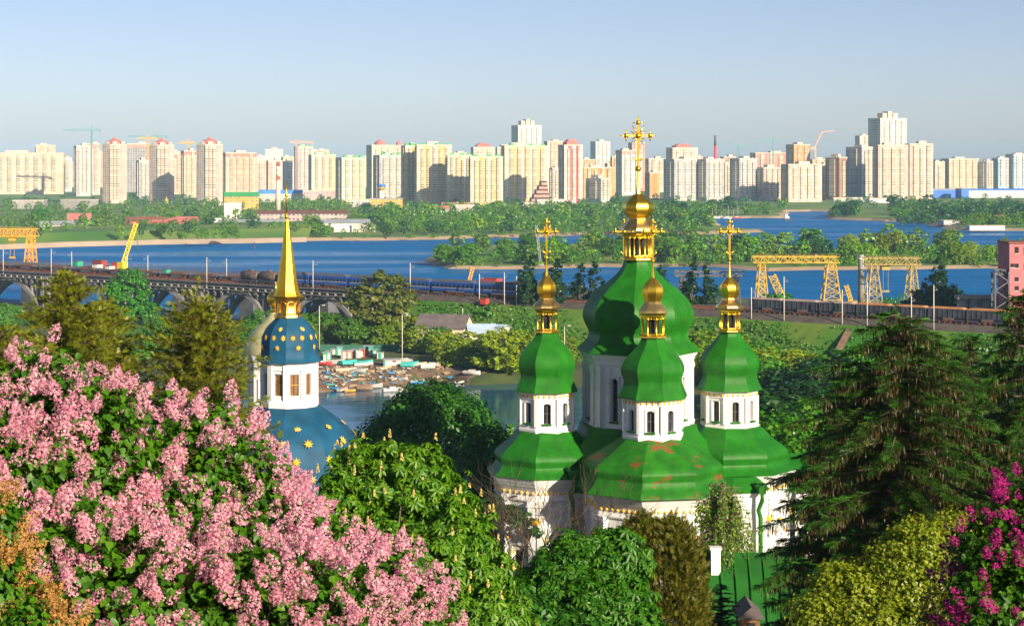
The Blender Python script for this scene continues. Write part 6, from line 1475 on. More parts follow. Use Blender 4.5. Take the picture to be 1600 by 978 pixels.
# trees around the monastery
T('dark', 700, 150, 745, 'low dark tree behind the flowering chestnut', .9)
T('mid', 1216, 215, 640, 'green tree right behind the right arm of the church', .75)
T('bright', 1262, 230, 625, 'bright tree right of the church below the wood', .7)
for i, (px, yt) in enumerate(((560, 672), (795, 660), (1150, 660))): T('mid', px, 240 - 30 * (i == 1), yt, ['small tree by the bay right of the blue lower dome', 'small tree by the bay left of the church', 'tree hidden behind the right part of the church'][i], .8)
for px, D, yt in ((480, 260, 640), (530, 300, 650)): T('mid', px, D, yt + 60, 'low tree between the blue dome and the bay', 1.0, group='low trees at the bay')
# ------------------------------------------------------------------ boat yard on the bay
gz = lambda x, y: float(ground_z(x, y))
br = np.random.default_rng(5)
BC = {'white': mat('white_boat_paint', (.62, .60, .57), .5, var=.08), 'grey': mat('grey_tarpaulin', (.42, .42, .40), .8, var=.15), 'teal': mat('turquoise_boat_paint', (.06, .44, .42), .5, var=.1), 'blue': mat('blue_boat_paint', (.04, .24, .52), .5, var=.1), 'orange': mat('orange_boat_paint', (.85, .36, .04), .5, var=.1), 'red': M_['redpaint'], 'wood': mat('weathered_boat_wood', (.40, .25, .13), .8, var=.25), 'brown': mat('brown_boat_cover', (.26, .17, .11), .85, var=.2), 'green': M_['greenpaint'], 'cream': mat('cream_boat_paint', (.70, .60, .44), .6, var=.1)}
def boat(px, py, L, col, rot, label, deck='white', flip=False, cabin=False, canopy=None, zoff=0.0, d_=None):
    L *= .84; rot += br.uniform(-.7, .7)
    D = d_ or DG(py, 1.4); x, y = X(px, D), D; z = max(gz(x, y), .0) + zoff
    o = thing('boat', (x, y, z), label, 'boat', 'boats laid up on the bay shore'); c, s = math.cos(rot), math.sin(rot)
    def P(u, v, w): return (x + c * u - s * v, y + s * u + c * v, z + w)
    st = []; W_ = L * .19; H = L * .17
    for t in np.linspace(0, 1, 9):
        wv = W_ * (1 - max(0, (t - .45) / .55) ** 2.2); st.append((L * (t - .5), wv, H * (1 + .35 * t * t)))
    mb = MB(); vs = []; fs = []
    for u, wv, h in st:
        prof = [(-wv, h), (-wv * .92, h * .45), (-wv * .5, 0), (wv * .5, 0), (wv * .92, h * .45), (wv, h)]
        for v, w in prof: vs.append(P(u, v, (w if not flip else 1.15 * H - w + .1) + .12))
    for i in range(8):
        for k in range(5): fs.append((i * 6 + k, (i + 1) * 6 + k, (i + 1) * 6 + k + 1, i * 6 + k + 1))
    fs.append(tuple(range(6))); mb.add(vs, fs); mb.build('hull', BC[col], o)
    if not flip:
        mb = MB(); vs = []
        for u, wv, h in st: vs += [P(u, -wv * .98, h * .93 + .12), P(u, wv * .98, h * .93 + .12)]
        mb.add(vs, [(2 * i, 2 * i + 2, 2 * i + 3, 2 * i + 1) for i in range(8)]); mb.build('deck', BC[deck], o)
    else:
        mb = MB(); mb.beam(P(-L * .48, 0, H * 1.2 + .12), P(L * .4, 0, H * 1.0 + .12), .12); mb.build('keel', BC[col], o)
    if cabin:
        mb = MB(); mb.box(*P(-L * .02, 0, 0)[:2], z + H * .9, L * .36, W_ * 1.5, H * .75, rot, 0, .85); k = mb.build('cabin', BC['white'], o)
        mb = MB(); mb.box(*P(L * .165, 0, 0)[:2], z + H * 1.05, .08, W_ * 1.2, H * .45, rot); mb.build('windscreen', M_['glass'], k)
    if canopy:
        mb = MB(); vs = []
        for u, wv, h in st: vs += [P(u, -wv * 1.04, h * .9 + .1), P(u, 0, h + H * .65), P(u, wv * 1.04, h * .9 + .1)]
        mb.add(vs, [q for i in range(8) for q in ((3 * i, 3 * i + 3, 3 * i + 4, 3 * i + 1), (3 * i + 1, 3 * i + 4, 3 * i + 5, 3 * i + 2))]); mb.build('cover', BC[canopy], o)
    return o
R9 = lambda a: R(a)
boat(614, 603, 6.4, 'white', R(-8), 'white motor boat moored with its nose at the end of the landing', cabin=True, deck='cream', zoff=-.25)
boat(545, 577, 7.0, 'teal', R(18), 'turquoise overturned boat lying on the shore by the blue dome', flip=True)
boat(568, 579, 6.5, 'white', R(14), 'white boat with a turquoise edge beside the overturned turquoise one', canopy='teal')
boat(525, 577, 6.0, 'grey', R(20), 'grey covered boat left of the turquoise overturned one', canopy='grey')
boat(507, 578, 6.0, 'red', R(12), 'white and red motor boat nearest the blue dome', cabin=True)
boat(541, 587, 6.5, 'cream', R(6), 'long cream boat below the turquoise one', deck='wood')
boat(561, 588, 5.0, 'grey', R(-15), 'grey boat in the middle of the crowded yard', canopy='grey')
boat(576, 588, 4.6, 'wood', R(10), 'wooden rowing boat in the middle of the yard', deck='brown')
boat(521, 602, 4.2, 'blue', R(4), 'bright blue boat at the left end of the waterline', deck='blue')
boat(536, 603, 4.4, 'white', R(15), 'small white boat with pink mat near the waterline', deck='red')
boat(547, 604, 3.4, 'orange', R(6), 'small bright orange boat at the waterline', deck='orange')
boat(556, 600, 4.2, 'grey', R(-10), 'grey rowing boat behind the orange one', deck='brown')
boat(570, 601, 5.0, 'brown', R(3), 'dark brown boat by the landing', canopy='brown')
boat(588, 598, 4.6, 'grey', R(-4), 'grey flat boat next to the moored motor boat', canopy='grey')
boat(600, 584, 5.0, 'cream', R(20), 'cream boat in front of the white boat-yard hut', deck='wood')
boat(634, 574, 5.5, 'grey', R(-12), 'grey covered boat right of the white hut', canopy='grey')
boat(640, 580, 6.0, 'teal', R(12), 'pale turquoise boat right of the white hut', canopy='teal')
boat(655, 580, 5.4, 'white', R(-15), 'white covered boat, first of three under the yellow-green trees', canopy='cream')
boat(668, 582, 5.6, 'white', R(15), 'white covered boat, middle of three under the yellow-green trees', canopy='white')
boat(680, 580, 5.4, 'cream', R(-6), 'cream covered boat, last of three under the yellow-green trees', canopy='cream')
boat(652, 592, 4.6, 'blue', R(8), 'pale blue boat on the bare shore right of the landing', canopy='grey')
boat(629, 592, 4.0, 'grey', R(-10), 'small grey boat on the bare shore right of the landing', deck='brown')
boat(690, 588, 4.2, 'brown', R(30), 'dark boat at the right end of the yard', deck='brown')
boat(738, 589, 6.0, 'white', R(6), 'white motor boat alone on the grass under the trees', cabin=True)
boat(718, 591, 3.2, 'white', R(4), 'tiny white rowing boat on the grass', deck='wood')
boat(703, 587, 3.0, 'blue', R(10), 'tiny blue boat at the edge of the grass', deck='blue')
# clutter between the boats: planks, logs
mb = MB()
for i in range(430):
    px = br.uniform(500, 700); py = br.uniform(580, 608); D = DG(py, 1.3); x, y = X(px, D), D; z = gz(x, y)
    if z < .5: continue
    a = br.uniform(0, 3.14); L = br.uniform(.5, 2.2); mb.beam((x - L * math.cos(a) / 2, y - L * math.sin(a) / 2, z + br.uniform(.05, .5)), (x + L * math.cos(a) / 2, y + L * math.sin(a) / 2, z + br.uniform(.05, .5)), br.uniform(.12, .5), br.uniform(.1, .5), int(br.choice([0, 0, 0, 1, 1, 2, 2, 2, 2, 3, 6, 6, 4, 5])))
tag(mb.build('driftwood', [BC['wood'], BC['cream'], BC['brown'], BC['white'], BC['teal'], BC['blue'], BC['grey']]), 'planks, logs and scrap strewn between the laid-up boats', 'scrap', kind='stuff')
# lockers and sheds along the back of the yard
lk = [(508, 566, 'greenpaint'), (514, 562, 'teal'), (522, 560, 'greenpaint'), (531, 562, 'teal2'), (538, 562, 'roofgrey'), (546, 563, 'roofpink'), (553, 562, 'greenpaint'), (560, 565, 'whitewall'), (566, 562, 'redpaint'), (573, 561, 'teal2'), (579, 560, 'greenpaint'), (586, 564, 'greenpaint'), (594, 562, 'lightpole')]
M_['teal2'] = mat('turquoise_locker_paint', (.05, .42, .36), .6, var=.1)
nm = {'greenpaint': 'green', 'teal': 'pale turquoise', 'teal2': 'bright turquoise', 'roofgrey': 'grey', 'roofpink': 'brown-red', 'whitewall': 'white', 'redpaint': 'red', 'lightpole': 'pale'}
for i, (px, py, m) in enumerate(lk):
    D = DG(py, 1.8) - 2 + br.uniform(-7, 4); x = X(px, D); z = gz(x, D) - .1; w = br.uniform(1.2, 1.9); h = br.uniform(1.7, 2.8)
    ords = ['leftmost', 'second', 'third', 'fourth', 'fifth', 'sixth', 'seventh', 'eighth', 'ninth', 'tenth', 'eleventh', 'twelfth', 'last'][i]
    o = thing('storage_hut', (x, D, z), f'{nm[m]} storage hut, {ords} of the row behind the boats', 'hut', 'storage huts behind the boats')
    mb = MB(); mb.box(x, D, z, w, 2.2, h, R(br.uniform(-8, 8))); mb.build('wall', M_[m], o)
    mb = MB(); mb.box(x, D, z + h, w + .3, 2.6, .15, R(br.uniform(-8, 8))); mb.build('roof', M_['roofgrey'], o)
    mb = MB(); mb.box(x, D - 1.25, z + .1, .8, .12, 1.7); mb.build('door', M_['lightpole'] if m != 'lightpole' else M_['greenpaint'], o)
D = 531; x0 = X(598, D); s = D / F; z0 = gz(X(612, D), D) - .3; hz = Z(563, D)
o = thing('boat_yard_hut', (X(612, D), D, z0), 'small white hut with flat grey roof among the boats', 'hut')
mb = MB(); mb.box(X(612.5, D), D + 1.8, z0, 24 * s, 3.6, hz - z0, R(8)); mb.build('wall', M_['whitewall'], o)
mb = MB(); mb.box(X(611, D), D + 1.8, hz, 27.5 * s, 4.4, .3, R(8)); mb.build('roof', M_['roofgrey'], o)
mb = MB(); mb.box(X(616, D), D + .12, z0 + 1.5, 1.0, .12, 1.1, R(8)); mb.build('window', M_['woodwin'], o)
mb = MB(); mb.box(X(602, D), D - .12, z0 + .1, 1.0, .12, 2.0, R(8)); mb.build('door', M_['greenpaint'], o)
D = 566; o = thing('yard_fence', (X(560, D), D, gz(X(560, D), D)), 'dark green sheet fence along the trees behind the boat yard', 'fence')
for i, px in enumerate(range(500, 745, 16)):
    x = X(px + 8, D); z = gz(x, D) - .2; mb = MB(); mb.box(x, D + (i % 3) * .05, z, 16 * D / F - .1, .1, 2.1); mb.build('panel', M_['fencegreen'] if 'fencegreen' in M_ else M_.setdefault('fencegreen', mat('dark_green_sheet_fence', (.02, .12, .08), .7, var=.2)), o)
def lamp(px, ytop, D, label):
    x = X(px, D); z = gz(x, D) - .2; zt = Z(ytop, D); o = thing('street_lamp', (x, D, z), label, 'street lamp')
    mb = MB(); mb.tube([(x, D, z), (x, D, zt)], [.16, .10], 8); mb.build('pole', M_['lightpole'], o)
    mb = MB(); mb.tube([(x, D, zt), (x + .5, D - .3, zt + .25), (x + 1.0, D - .5, zt + .3)], .06, 6); mb.build('arm', M_['lightpole'], o)
    mb = MB(); mb.box(x + 1.3, D - .6, zt + .2, .9, .35, .2); mb.build('lamp_head', M_['lightpole'], o)
lamp(628.5, 491, 535, 'pale street lamp standing over the boat yard trees')
lamp(499, 478, 570, 'street lamp right of the gold lantern before the bridge')
lamp(882, 510, 520, 'street lamp between the small left dome and the main dome')
# barn and blue-roofed house behind the bay trees
def gable(name, label, cat, px0, px1, yeave, yridge, D, depth, wallm, roofm, rot=0.0, extra=None):
    s = D / F; w = (px1 - px0) * s; x = X((px0 + px1) / 2, D); z0 = gz(x, D) - .5; ze, zr = Z(yeave, D), Z(yridge, D); o = thing(name, (x, D, z0), label, cat)
    c, sn = math.cos(R(rot)), math.sin(R(rot))
    def P(u, v, z): return (x + c * u - sn * v, D + depth / 2 + sn * u + c * v, z)
    hw, hd = w / 2, depth / 2
    mb = MB(); b = [P(-hw, -hd, z0), P(hw, -hd, z0), P(hw, hd, z0), P(-hw, hd, z0), P(-hw, -hd, ze), P(hw, -hd, ze), P(hw, hd, ze), P(-hw, hd, ze), P(-hw, 0, zr - .1), P(hw, 0, zr - .1)]
    mb.add(b, [(0, 1, 5, 4), (1, 2, 6, 9, 5), (2, 3, 7, 6), (3, 0, 4, 8, 7)]); mb.build('wall', M_[wallm], o)
    e = .5; mb = MB(); k = (zr - ze) / hd * e
    for sg in (-1, 1):
        q = [P(-hw - e, sg * (hd + e), ze - k), P(hw + e, sg * (hd + e), ze - k), P(hw + e, 0, zr), P(-hw - e, 0, zr)]; q2 = [(a[0], a[1], a[2] + .14) for a in q]
        mb.add(q + q2, [(0, 1, 2, 3), (4, 5, 6, 7), (0, 1, 5, 4), (1, 2, 6, 5), (3, 0, 4, 7)])
    mb.build('roof', M_[roofm], o)
    return o, P, hw, hd, z0, ze, zr
M_['darkgreenroof'] = mat('dark_green_seamed_roof', (.014, .105, .012), .5, var=.2, spec=.25, scale=.6)
M_['slate'] = mat('brown_grey_slate_roof', (.13, .11, .11), .9, var=.2, scale=.4); M_['palebluemetal'] = mat('pale_blue_metal_roof', (.42, .55, .70), .45, var=.08, scale=.5); M_['creamwall'] = mat('cream_render', (.66, .58, .42), .85, var=.08)
o, P, hw, hd, z0, ze, zr = gable('barn', 'long dark-roofed barn with a cream gable end beyond the bay', 'barn', 655, 733, 512, 493.5, 575, 11, 'creamwall', 'slate', -14)
mb = MB(); a = P(hw + .06, .6, ze + .2); mb.box(a[0], a[1], ze - .2, .12, 1.1, 1.2, R(-14)); mb.build('window', M_['greenpaint'], o)
mb = MB(); a = P(hw - 2, .4, 0); mb.tube([(a[0], a[1], zr - .6), (a[0], a[1], zr + 2)], .12, 6); mb.build('mast', M_['lightpole'], o)
o, P, hw, hd, z0, ze, zr = gable('house', 'house with pale blue metal roof right of the barn', 'house', 731, 772, 520, 508.5, 548, 9, 'creamwall', 'palebluemetal', 6)
mb = MB(); a = P(0, -hd - 2.2, 0); mb.box(a[0], a[1], ze - 2.0, 2 * hw * .8, 4.2, .16, R(6)); mb.build('porch_roof', M_['palebluemetal'], o)
for u in (-.6, -.3, 0, .3, .6): mb = MB(); a = P(u * hw, -hd - .05, 0); mb.box(a[0], a[1], ze - 1.3, 1.0, .1, .9, R(6)); mb.build('window', M_['glass'], o)
gable('house', 'small pale blue roof edge between the trees right of the blue-roofed house', 'house', 768, 790, 515, 509, 556, 8, 'whitewall', 'palebluemetal', -20)
# boats out on the river
def sailboat(px, py, hpx, label, hull='white'):
    D = DG(py); s = D / F; x = X(px, D); o = thing('sailing_boat', (x, D, 0), label, 'sailing boat', 'sailing boats moored across the river'); L = 9.0
    mb = MB(); st = [(L * (t - .5), 1.4 * (1 - max(0, (t - .5) / .5) ** 2), 1.2 + .4 * t) for t in np.linspace(0, 1, 7)]; vs = []
    for u, w, h in st: vs += [(x + u, D - w, h), (x + u, D - w * .6, -.2), (x + u, D + w * .6, -.2), (x + u, D + w, h)]
    fs = [(4 * i + k, 4 * i + 4 + k, 4 * i + 5 + k, 4 * i + 1 + k) for i in range(6) for k in range(3)] + [(4 * i, 4 * i + 3, 4 * i + 7, 4 * i + 4) for i in range(6)] + [(0, 1, 2, 3)]
    mb.add(vs, fs); mb.build('hull', BC[hull], o)
    mb = MB(); mb.box(x - .5, D, 1.2, 3.4, 1.6, .8, 0, 0, .85); mb.build('cabin', BC['white'], o)
    mb = MB(); mb.tube([(x + .6, D, 1), (x + .6, D, 1 + hpx * s)], [.18, .12], 6); mb.build('mast', M_['lightpole'], o)
for i, (px, py, h) in enumerate(((1112, 341, 14), (1118, 341.5, 22), (1126, 341, 10), (1137, 341.5, 18), (1145, 341, 12), (1152, 341.5, 16))): sailboat(px, py, h, ['leftmost small sailing boat moored below the row of grey-white towers', 'sailing boat with the tallest mast of the moored group', 'short-masted sailing boat right of the tallest mast', 'sailing boat in the middle of the moored group with a tall mast', 'low sailing boat beside a red hull', 'red-hulled sailing boat at the right end of the moored group'][i], 'red' if i == 5 else 'white')
D = DG(344.5); s = D / F; x = X(1231, D); o = thing('motor_ship', (x, D, 0), 'dark motor ship with white superstructure on the far river', 'ship')
mb = MB(); mb.box(x, D, -.3, 12 * s, 3.5, 2.2, 0, 0, 1.1); mb.build('hull', M_['wagon'], o)
mb = MB(); mb.box(x - .8, D, 1.9, 7 * s, 2.6, 2.2); mb.box(x - 1.4, D, 4.1, 4 * s, 2.2, 2.0); mb.build('superstructure', BC['white'], o)
mb = MB(); mb.tube([(x - 1.4, D, 6), (x - 1.4, D, 11)], .14, 6); mb.build('mast', M_['lightpole'], o)
for px, py, lb in ((397, 388.5, 'dark buoy on the river left of the spire'), (215, 389, 'small dark buoy right of the yellow boom')):
    D = DG(py); x = X(px, D); o = thing('buoy', (x, D, 0), lb, 'buoy'); mb = MB(); mb.lathe([(1.0, -.3), (1.0, .6), (.3, 1.4), (.15, 4)], 10, x, D); mb.build('float', M_['wagon'], o); mb = MB(); mb.ball((x, D, 4.2), .4, 0, 8, 6); mb.build('topmark', M_['wagon'], o)

# ------------------------------------------------------------------ around the church
o, P, hw, hd, z0, ze, zr = gable('house', 'low building with a seamed green roof right in front of the church', 'building', 1075, 1262, 1010, 890, 121.5, 9.5, 'white', 'darkgreenroof', 0)
def seam(u):
    mb = MB(); a = Vector(P(u, -hd - .4, ze + .12)); b = Vector(P(u, 0, zr + .1)); mb.beam(a + Vector((0, 0, .08)), b + Vector((0, 0, .08)), .06, .1); mb.build('roof_seam', M_['green'], o)
for i in range(8): seam(-hw + (i + .6) * 2 * hw / 8)
mb = MB(); a = P((1128 - 1168.5) * 121.5 / F, -.9, 0); mb.box(a[0], a[1], zr - 1.2, .62, .62, 1.75); ch_ = mb.build('chimney', M_['white'], o)
mb = MB(); mb.box(a[0], a[1], zr + .55, .78, .78, .14); mb.build('chimney_cap', M_['white'], ch_)
mb = MB(); xd = X(1174, 117); zd = Z(975, 117); mb.box(xd, 118.3, zd - 1.0, 1.1, 2.2, 1.35); dm = mb.build('dormer', M_['brownwood'] if 'brownwood' in M_ else M_['woodwin'], o)
mb = MB(); mb.add([(xd - .85, 117.0, zd + .3), (xd, 117.0, zd + 1.05), (xd + .85, 117.0, zd + .3), (xd - .85, 120.2, zd + .3), (xd, 120.2, zd + 1.05), (xd + .85, 120.2, zd + .3)], [(0, 1, 4, 3), (1, 2, 5, 4), (0, 2, 1), (3, 4, 5), (0, 3, 5, 2)]); mb.build('dormer_roof', M_['slate'], dm)
mb = MB(); mb.box(xd, 117.18, zd - .55, .5, .06, .6); mb.build('dormer_window', M_['glass'], dm)
o, P, hw, hd, z0, ze, zr = gable('monastery_house', 'white monastery building mostly hidden behind the great spruce', 'building', 1228, 1400, 762, 722, 172, 10, 'white', 'green', 8)
for u in (-.8, -.5, -.2, .1, .4, .7):
    a = P(u * hw, -hd - .03, 0); mb = MB(); mb.box(a[0], a[1], ze - 3.2, 1.1, .1, 1.9, R(8)); mb.build('window', M_['glass'], o)

# ------------------------------------------------------------------ trees and shrubs close to the camera
LF['chestnut'] = leafmat('chestnut_leaves', [(.04, .155, .003), (.09, .245, .005), (.17, .33, .012)], .35, .0, .03)
LF['maple'] = leafmat('dark_chestnut_leaves', [(.018, .11, .003), (.042, .175, .005), (.085, .24, .008)], .35, .0, .03)
LF['darkoak'] = leafmat('dark_crown_leaves', [(.012, .09, .004), (.03, .15, .006), (.06, .20, .010)], .3, .0)
LF['thuja'] = leafmat('brown_green_thuja_sprays', [(.035, .075, .004), (.10, .125, .006), (.26, .19, .015)], .3, .0)
LF['lilacleaf'] = leafmat('lilac_leaves', [(.024, .105, .003), (.052, .175, .005), (.10, .25, .008)], .38, .0, .025)
LF['acer'] = leafmat('yellow_green_shrub_leaves', [(.14, .22, .006), (.25, .33, .010), (.38, .42, .024)], .4, .0)
LF['spruce'] = leafmat('spruce_needles', [(.014, .07, .005), (.028, .115, .007), (.06, .16, .010)], .15, .0)
LF['hang'] = leafmat('brown_hanging_spruce_twigs', [(.045, .032, .008), (.075, .052, .012), (.10, .085, .016)], .2, .0)
LF['larch'] = leafmat('olive_conifer_needles', [(.10, .14, .004), (.17, .21, .006), (.26, .27, .012)], .25, .0)
LF['larchbrown'] = leafmat('brown_green_conifer_twigs', [(.12, .11, .006), (.17, .15, .010), (.22, .18, .015)], .2, .0)
LF['pinkbloom'] = leafmat('pink_lilac_florets', [(.70, .19, .35), (.88, .42, .54), (.92, .60, .68), (.93, .79, .82)], .5, .0, .0)
LF['budbloom'] = leafmat('deep_pink_lilac_buds', [(.46, .07, .22), (.62, .15, .34), (.72, .28, .46)], .3, .0, .0)
LF['magenta'] = leafmat('magenta_lilac_florets', [(.28, .008, .13), (.48, .025, .22), (.62, .08, .36)], .3, .0, .0)
LF['faded'] = leafmat('faded_orange_florets', [(.32, .15, .04), (.52, .28, .08), (.66, .42, .16)], .3, .0, .0)
LF['candle'] = leafmat('cream_chestnut_flowers', [(.55, .40, .08), (.75, .60, .18), (.85, .75, .40)], .3, .0, .0)
LF['birch'] = leafmat('young_birch_leaves', [(.08, .22, .008), (.15, .32, .012), (.24, .40, .02)], .35, .0)
LF['fir'] = leafmat('blue_green_fir_needles', [(.010, .028, .015), (.02, .045, .022), (.03, .06, .03)], .1, .0)

def lobed_tree(name, label, cat, lobes_px, D0, leaf, tpl, lsz, ncl, per, clr, group=None, trunk_px=None, depth=1.0, up=.3):
    """a tree whose crown is a union of ellipsoids (px, py, rx, ry, depth offset in m)"""
    rng = np.random.default_rng(hash_(label)); s = D0 / F; lobes = []
    for px, py, rx, ry, dd in lobes_px: D = D0 + dd; lobes.append(((X(px, D), D, Z(py, D)), (rx * D / F, (rx + ry) / 2 * D / F * depth, ry * D / F)))
    bx, by = (lobes[0][0][0], D0 + 1.0) if trunk_px is None else (X(trunk_px, D0 + 1), D0 + 1.0); bz = gz(bx, by)
    t = thing(name, (bx, by, bz), label, cat, group)
    cen, out = lobe_points(rng, lobes, ncl, .74, 1.07, .78)
    p, nr, dr = clump_leaves(rng, cen, out, per, clr * rng.uniform(.6, 1.4, ncl)); dr = unit(dr + np.array([0, 0, -up]))
    ci, co = lobe_points(rng, lobes, ncl // 2, .35, .72, .0); q, qn, qd = clump_leaves(rng, ci, co, max(3, per // 2), clr * 1.3)
    lc = LC(); sz = lsz * rng.uniform(.65, 1.3, len(p)); lc.put(tpl, p, nr, dr, sz); lc.put(tpl, q, qn, qd, lsz * rng.uniform(.7, 1.3, len(q)))
    tb = MB(); topc = max(lobes, key=lambda l: l[0][2])[0]; tg = cen[rng.choice(ncl, 34, False)]
    limbs(tb, rng, (bx, by, bz - .5), (topc[0], topc[1], topc[2]), max(.10, (topc[2] - bz) * .016), tg)
    tb.build('trunk', M_['bark'], t); cr = lc.build('crown', LF[leaf], t)
    return t, cr, lobes, cen, out, rng
# big dark tree left of the church
lobed_tree('tree', 'large round dark tree between the blue dome and the left side of the church', 'tree', [(682, 715, 95, 112, 0), (630, 715, 62, 70, 1), (735, 735, 52, 78, 1), (672, 650, 62, 50, 0), (600, 700, 40, 45, -1), (650, 800, 95, 90, -1), (740, 800, 52, 80, -2)], 185, 'darkoak', OVAL, .42, 1500, 24, 1.15)
lobed_tree('tree', 'dark tree beside the wall corner at the left side of the church', 'tree', [(762, 700, 32, 40, 0), (752, 780, 36, 90, 0), (700, 850, 70, 70, 0)], 165, 'darkoak', OVAL, .36, 520, 22, .9)
# flowering chestnut
t, cr, lobes, cen, out, rng = lobed_tree('chestnut_tree', 'horse chestnut with upright cream flower candles between the lilac and the church', 'tree', [(600, 760, 72, 66, 0), (655, 830, 95, 105, 0), (700, 900, 90, 110, -1), (735, 950, 80, 95, -1), (560, 735, 42, 46, .5), (650, 745, 55, 52, 0), (780, 990, 55, 70, 0), (532, 800, 38, 72, -.5), (520, 850, 40, 60, -1)], 46, 'chestnut', PALM, .21, 700, 7, .26, up=.25)
sel = [i for i in range(len(cen)) if out[i, 1] < .25 and out[i, 2] > -.2]; rng.shuffle(sel)
for j, i in enumerate(sel[:84]):
    c = cen[i] + out[i] * .22; h = rng.uniform(.12, .22); lc = LC(); n = 40; tt = rng.random(n); ang = rng.uniform(0, 6.28, n); rr = .042 * (1 - tt * .8)
    d = np.stack([np.cos(ang), np.sin(ang), np.full(n, .4)], 1); p = c + np.stack([rr * np.cos(ang), rr * np.sin(ang), tt * h], 1); lc.put(FLORET, p, unit(d + rng.normal(size=d.shape) * .3), unit(np.cross(d, rng.normal(size=d.shape))), .036)
    lc.build('flower_candle', LF['candle'], t)
lobed_tree('chestnut_tree', 'dark leafy chestnut directly below the front of the church', 'tree', [(905, 905, 72, 66, 0), (960, 880, 45, 48, 0), (860, 940, 62, 58, -.5), (930, 965, 90, 65, -1), (968, 842, 20, 16, 0), (840, 985, 60, 50, -1)], 60, 'maple', PALM, .28, 820, 7, .36, up=.25)
lobed_tree('tree', 'dark undergrowth tree at the bottom between chestnut and thuja', 'tree', [(800, 965, 60, 50, 0), (870, 1010, 80, 50, 0)], 54, 'darkoak', OVAL, .2, 300, 16, .35)
# brown-green thuja
def thuja(name, label, cat, lobes_px, D0, leaf, lsz, n):
    rng = np.random.default_rng(hash_(label)); lobes = []
    for px, py, rx, ry, dd in lobes_px: D = D0 + dd; lobes.append(((X(px, D), D, Z(py, D)), (rx * D / F, rx * D / F, ry * D / F)))
    bx, by = lobes[0][0][0], D0; bz = gz(bx, by); t = thing(name, (bx, by, bz), label, cat)
    cen, out = lobe_points(rng, lobes, n // 12, .72, 1.1, .8); p, nr, dr = clump_leaves(rng, cen, out, 12, .30, 1.5); N = len(p)
    o = np.repeat(out, 12, 0); dr = unit(np.array([0, 0, 1.0]) + o * .6 + rng.normal(size=p.shape) * .5)
    lc = LC(); lc.put(SPRAY, p, unit(np.cross(dr, rng.normal(size=p.shape))), dr, lsz * rng.uniform(.6, 1.4, N)); tb = MB(); limbs(tb, rng, (bx, by, bz - .3), (bx, by, lobes[0][0][2]), .12, cen[:10])
    tb.build('trunk', M_['bark'], t); lc.build('crown', LF[leaf], t)
thuja('thuja', 'brown-green twin-headed thuja in front of the church', 'thuja', [(1030, 950, 62, 90, 0), (1008, 880, 36, 62, .2), (1052, 885, 38, 60, -.2), (1005, 850, 20, 32, 0), (1050, 852, 20, 32, 0), (1080, 960, 22, 60, 0), (985, 960, 24, 60, 0)], 66, 'thuja', .24, 15000)
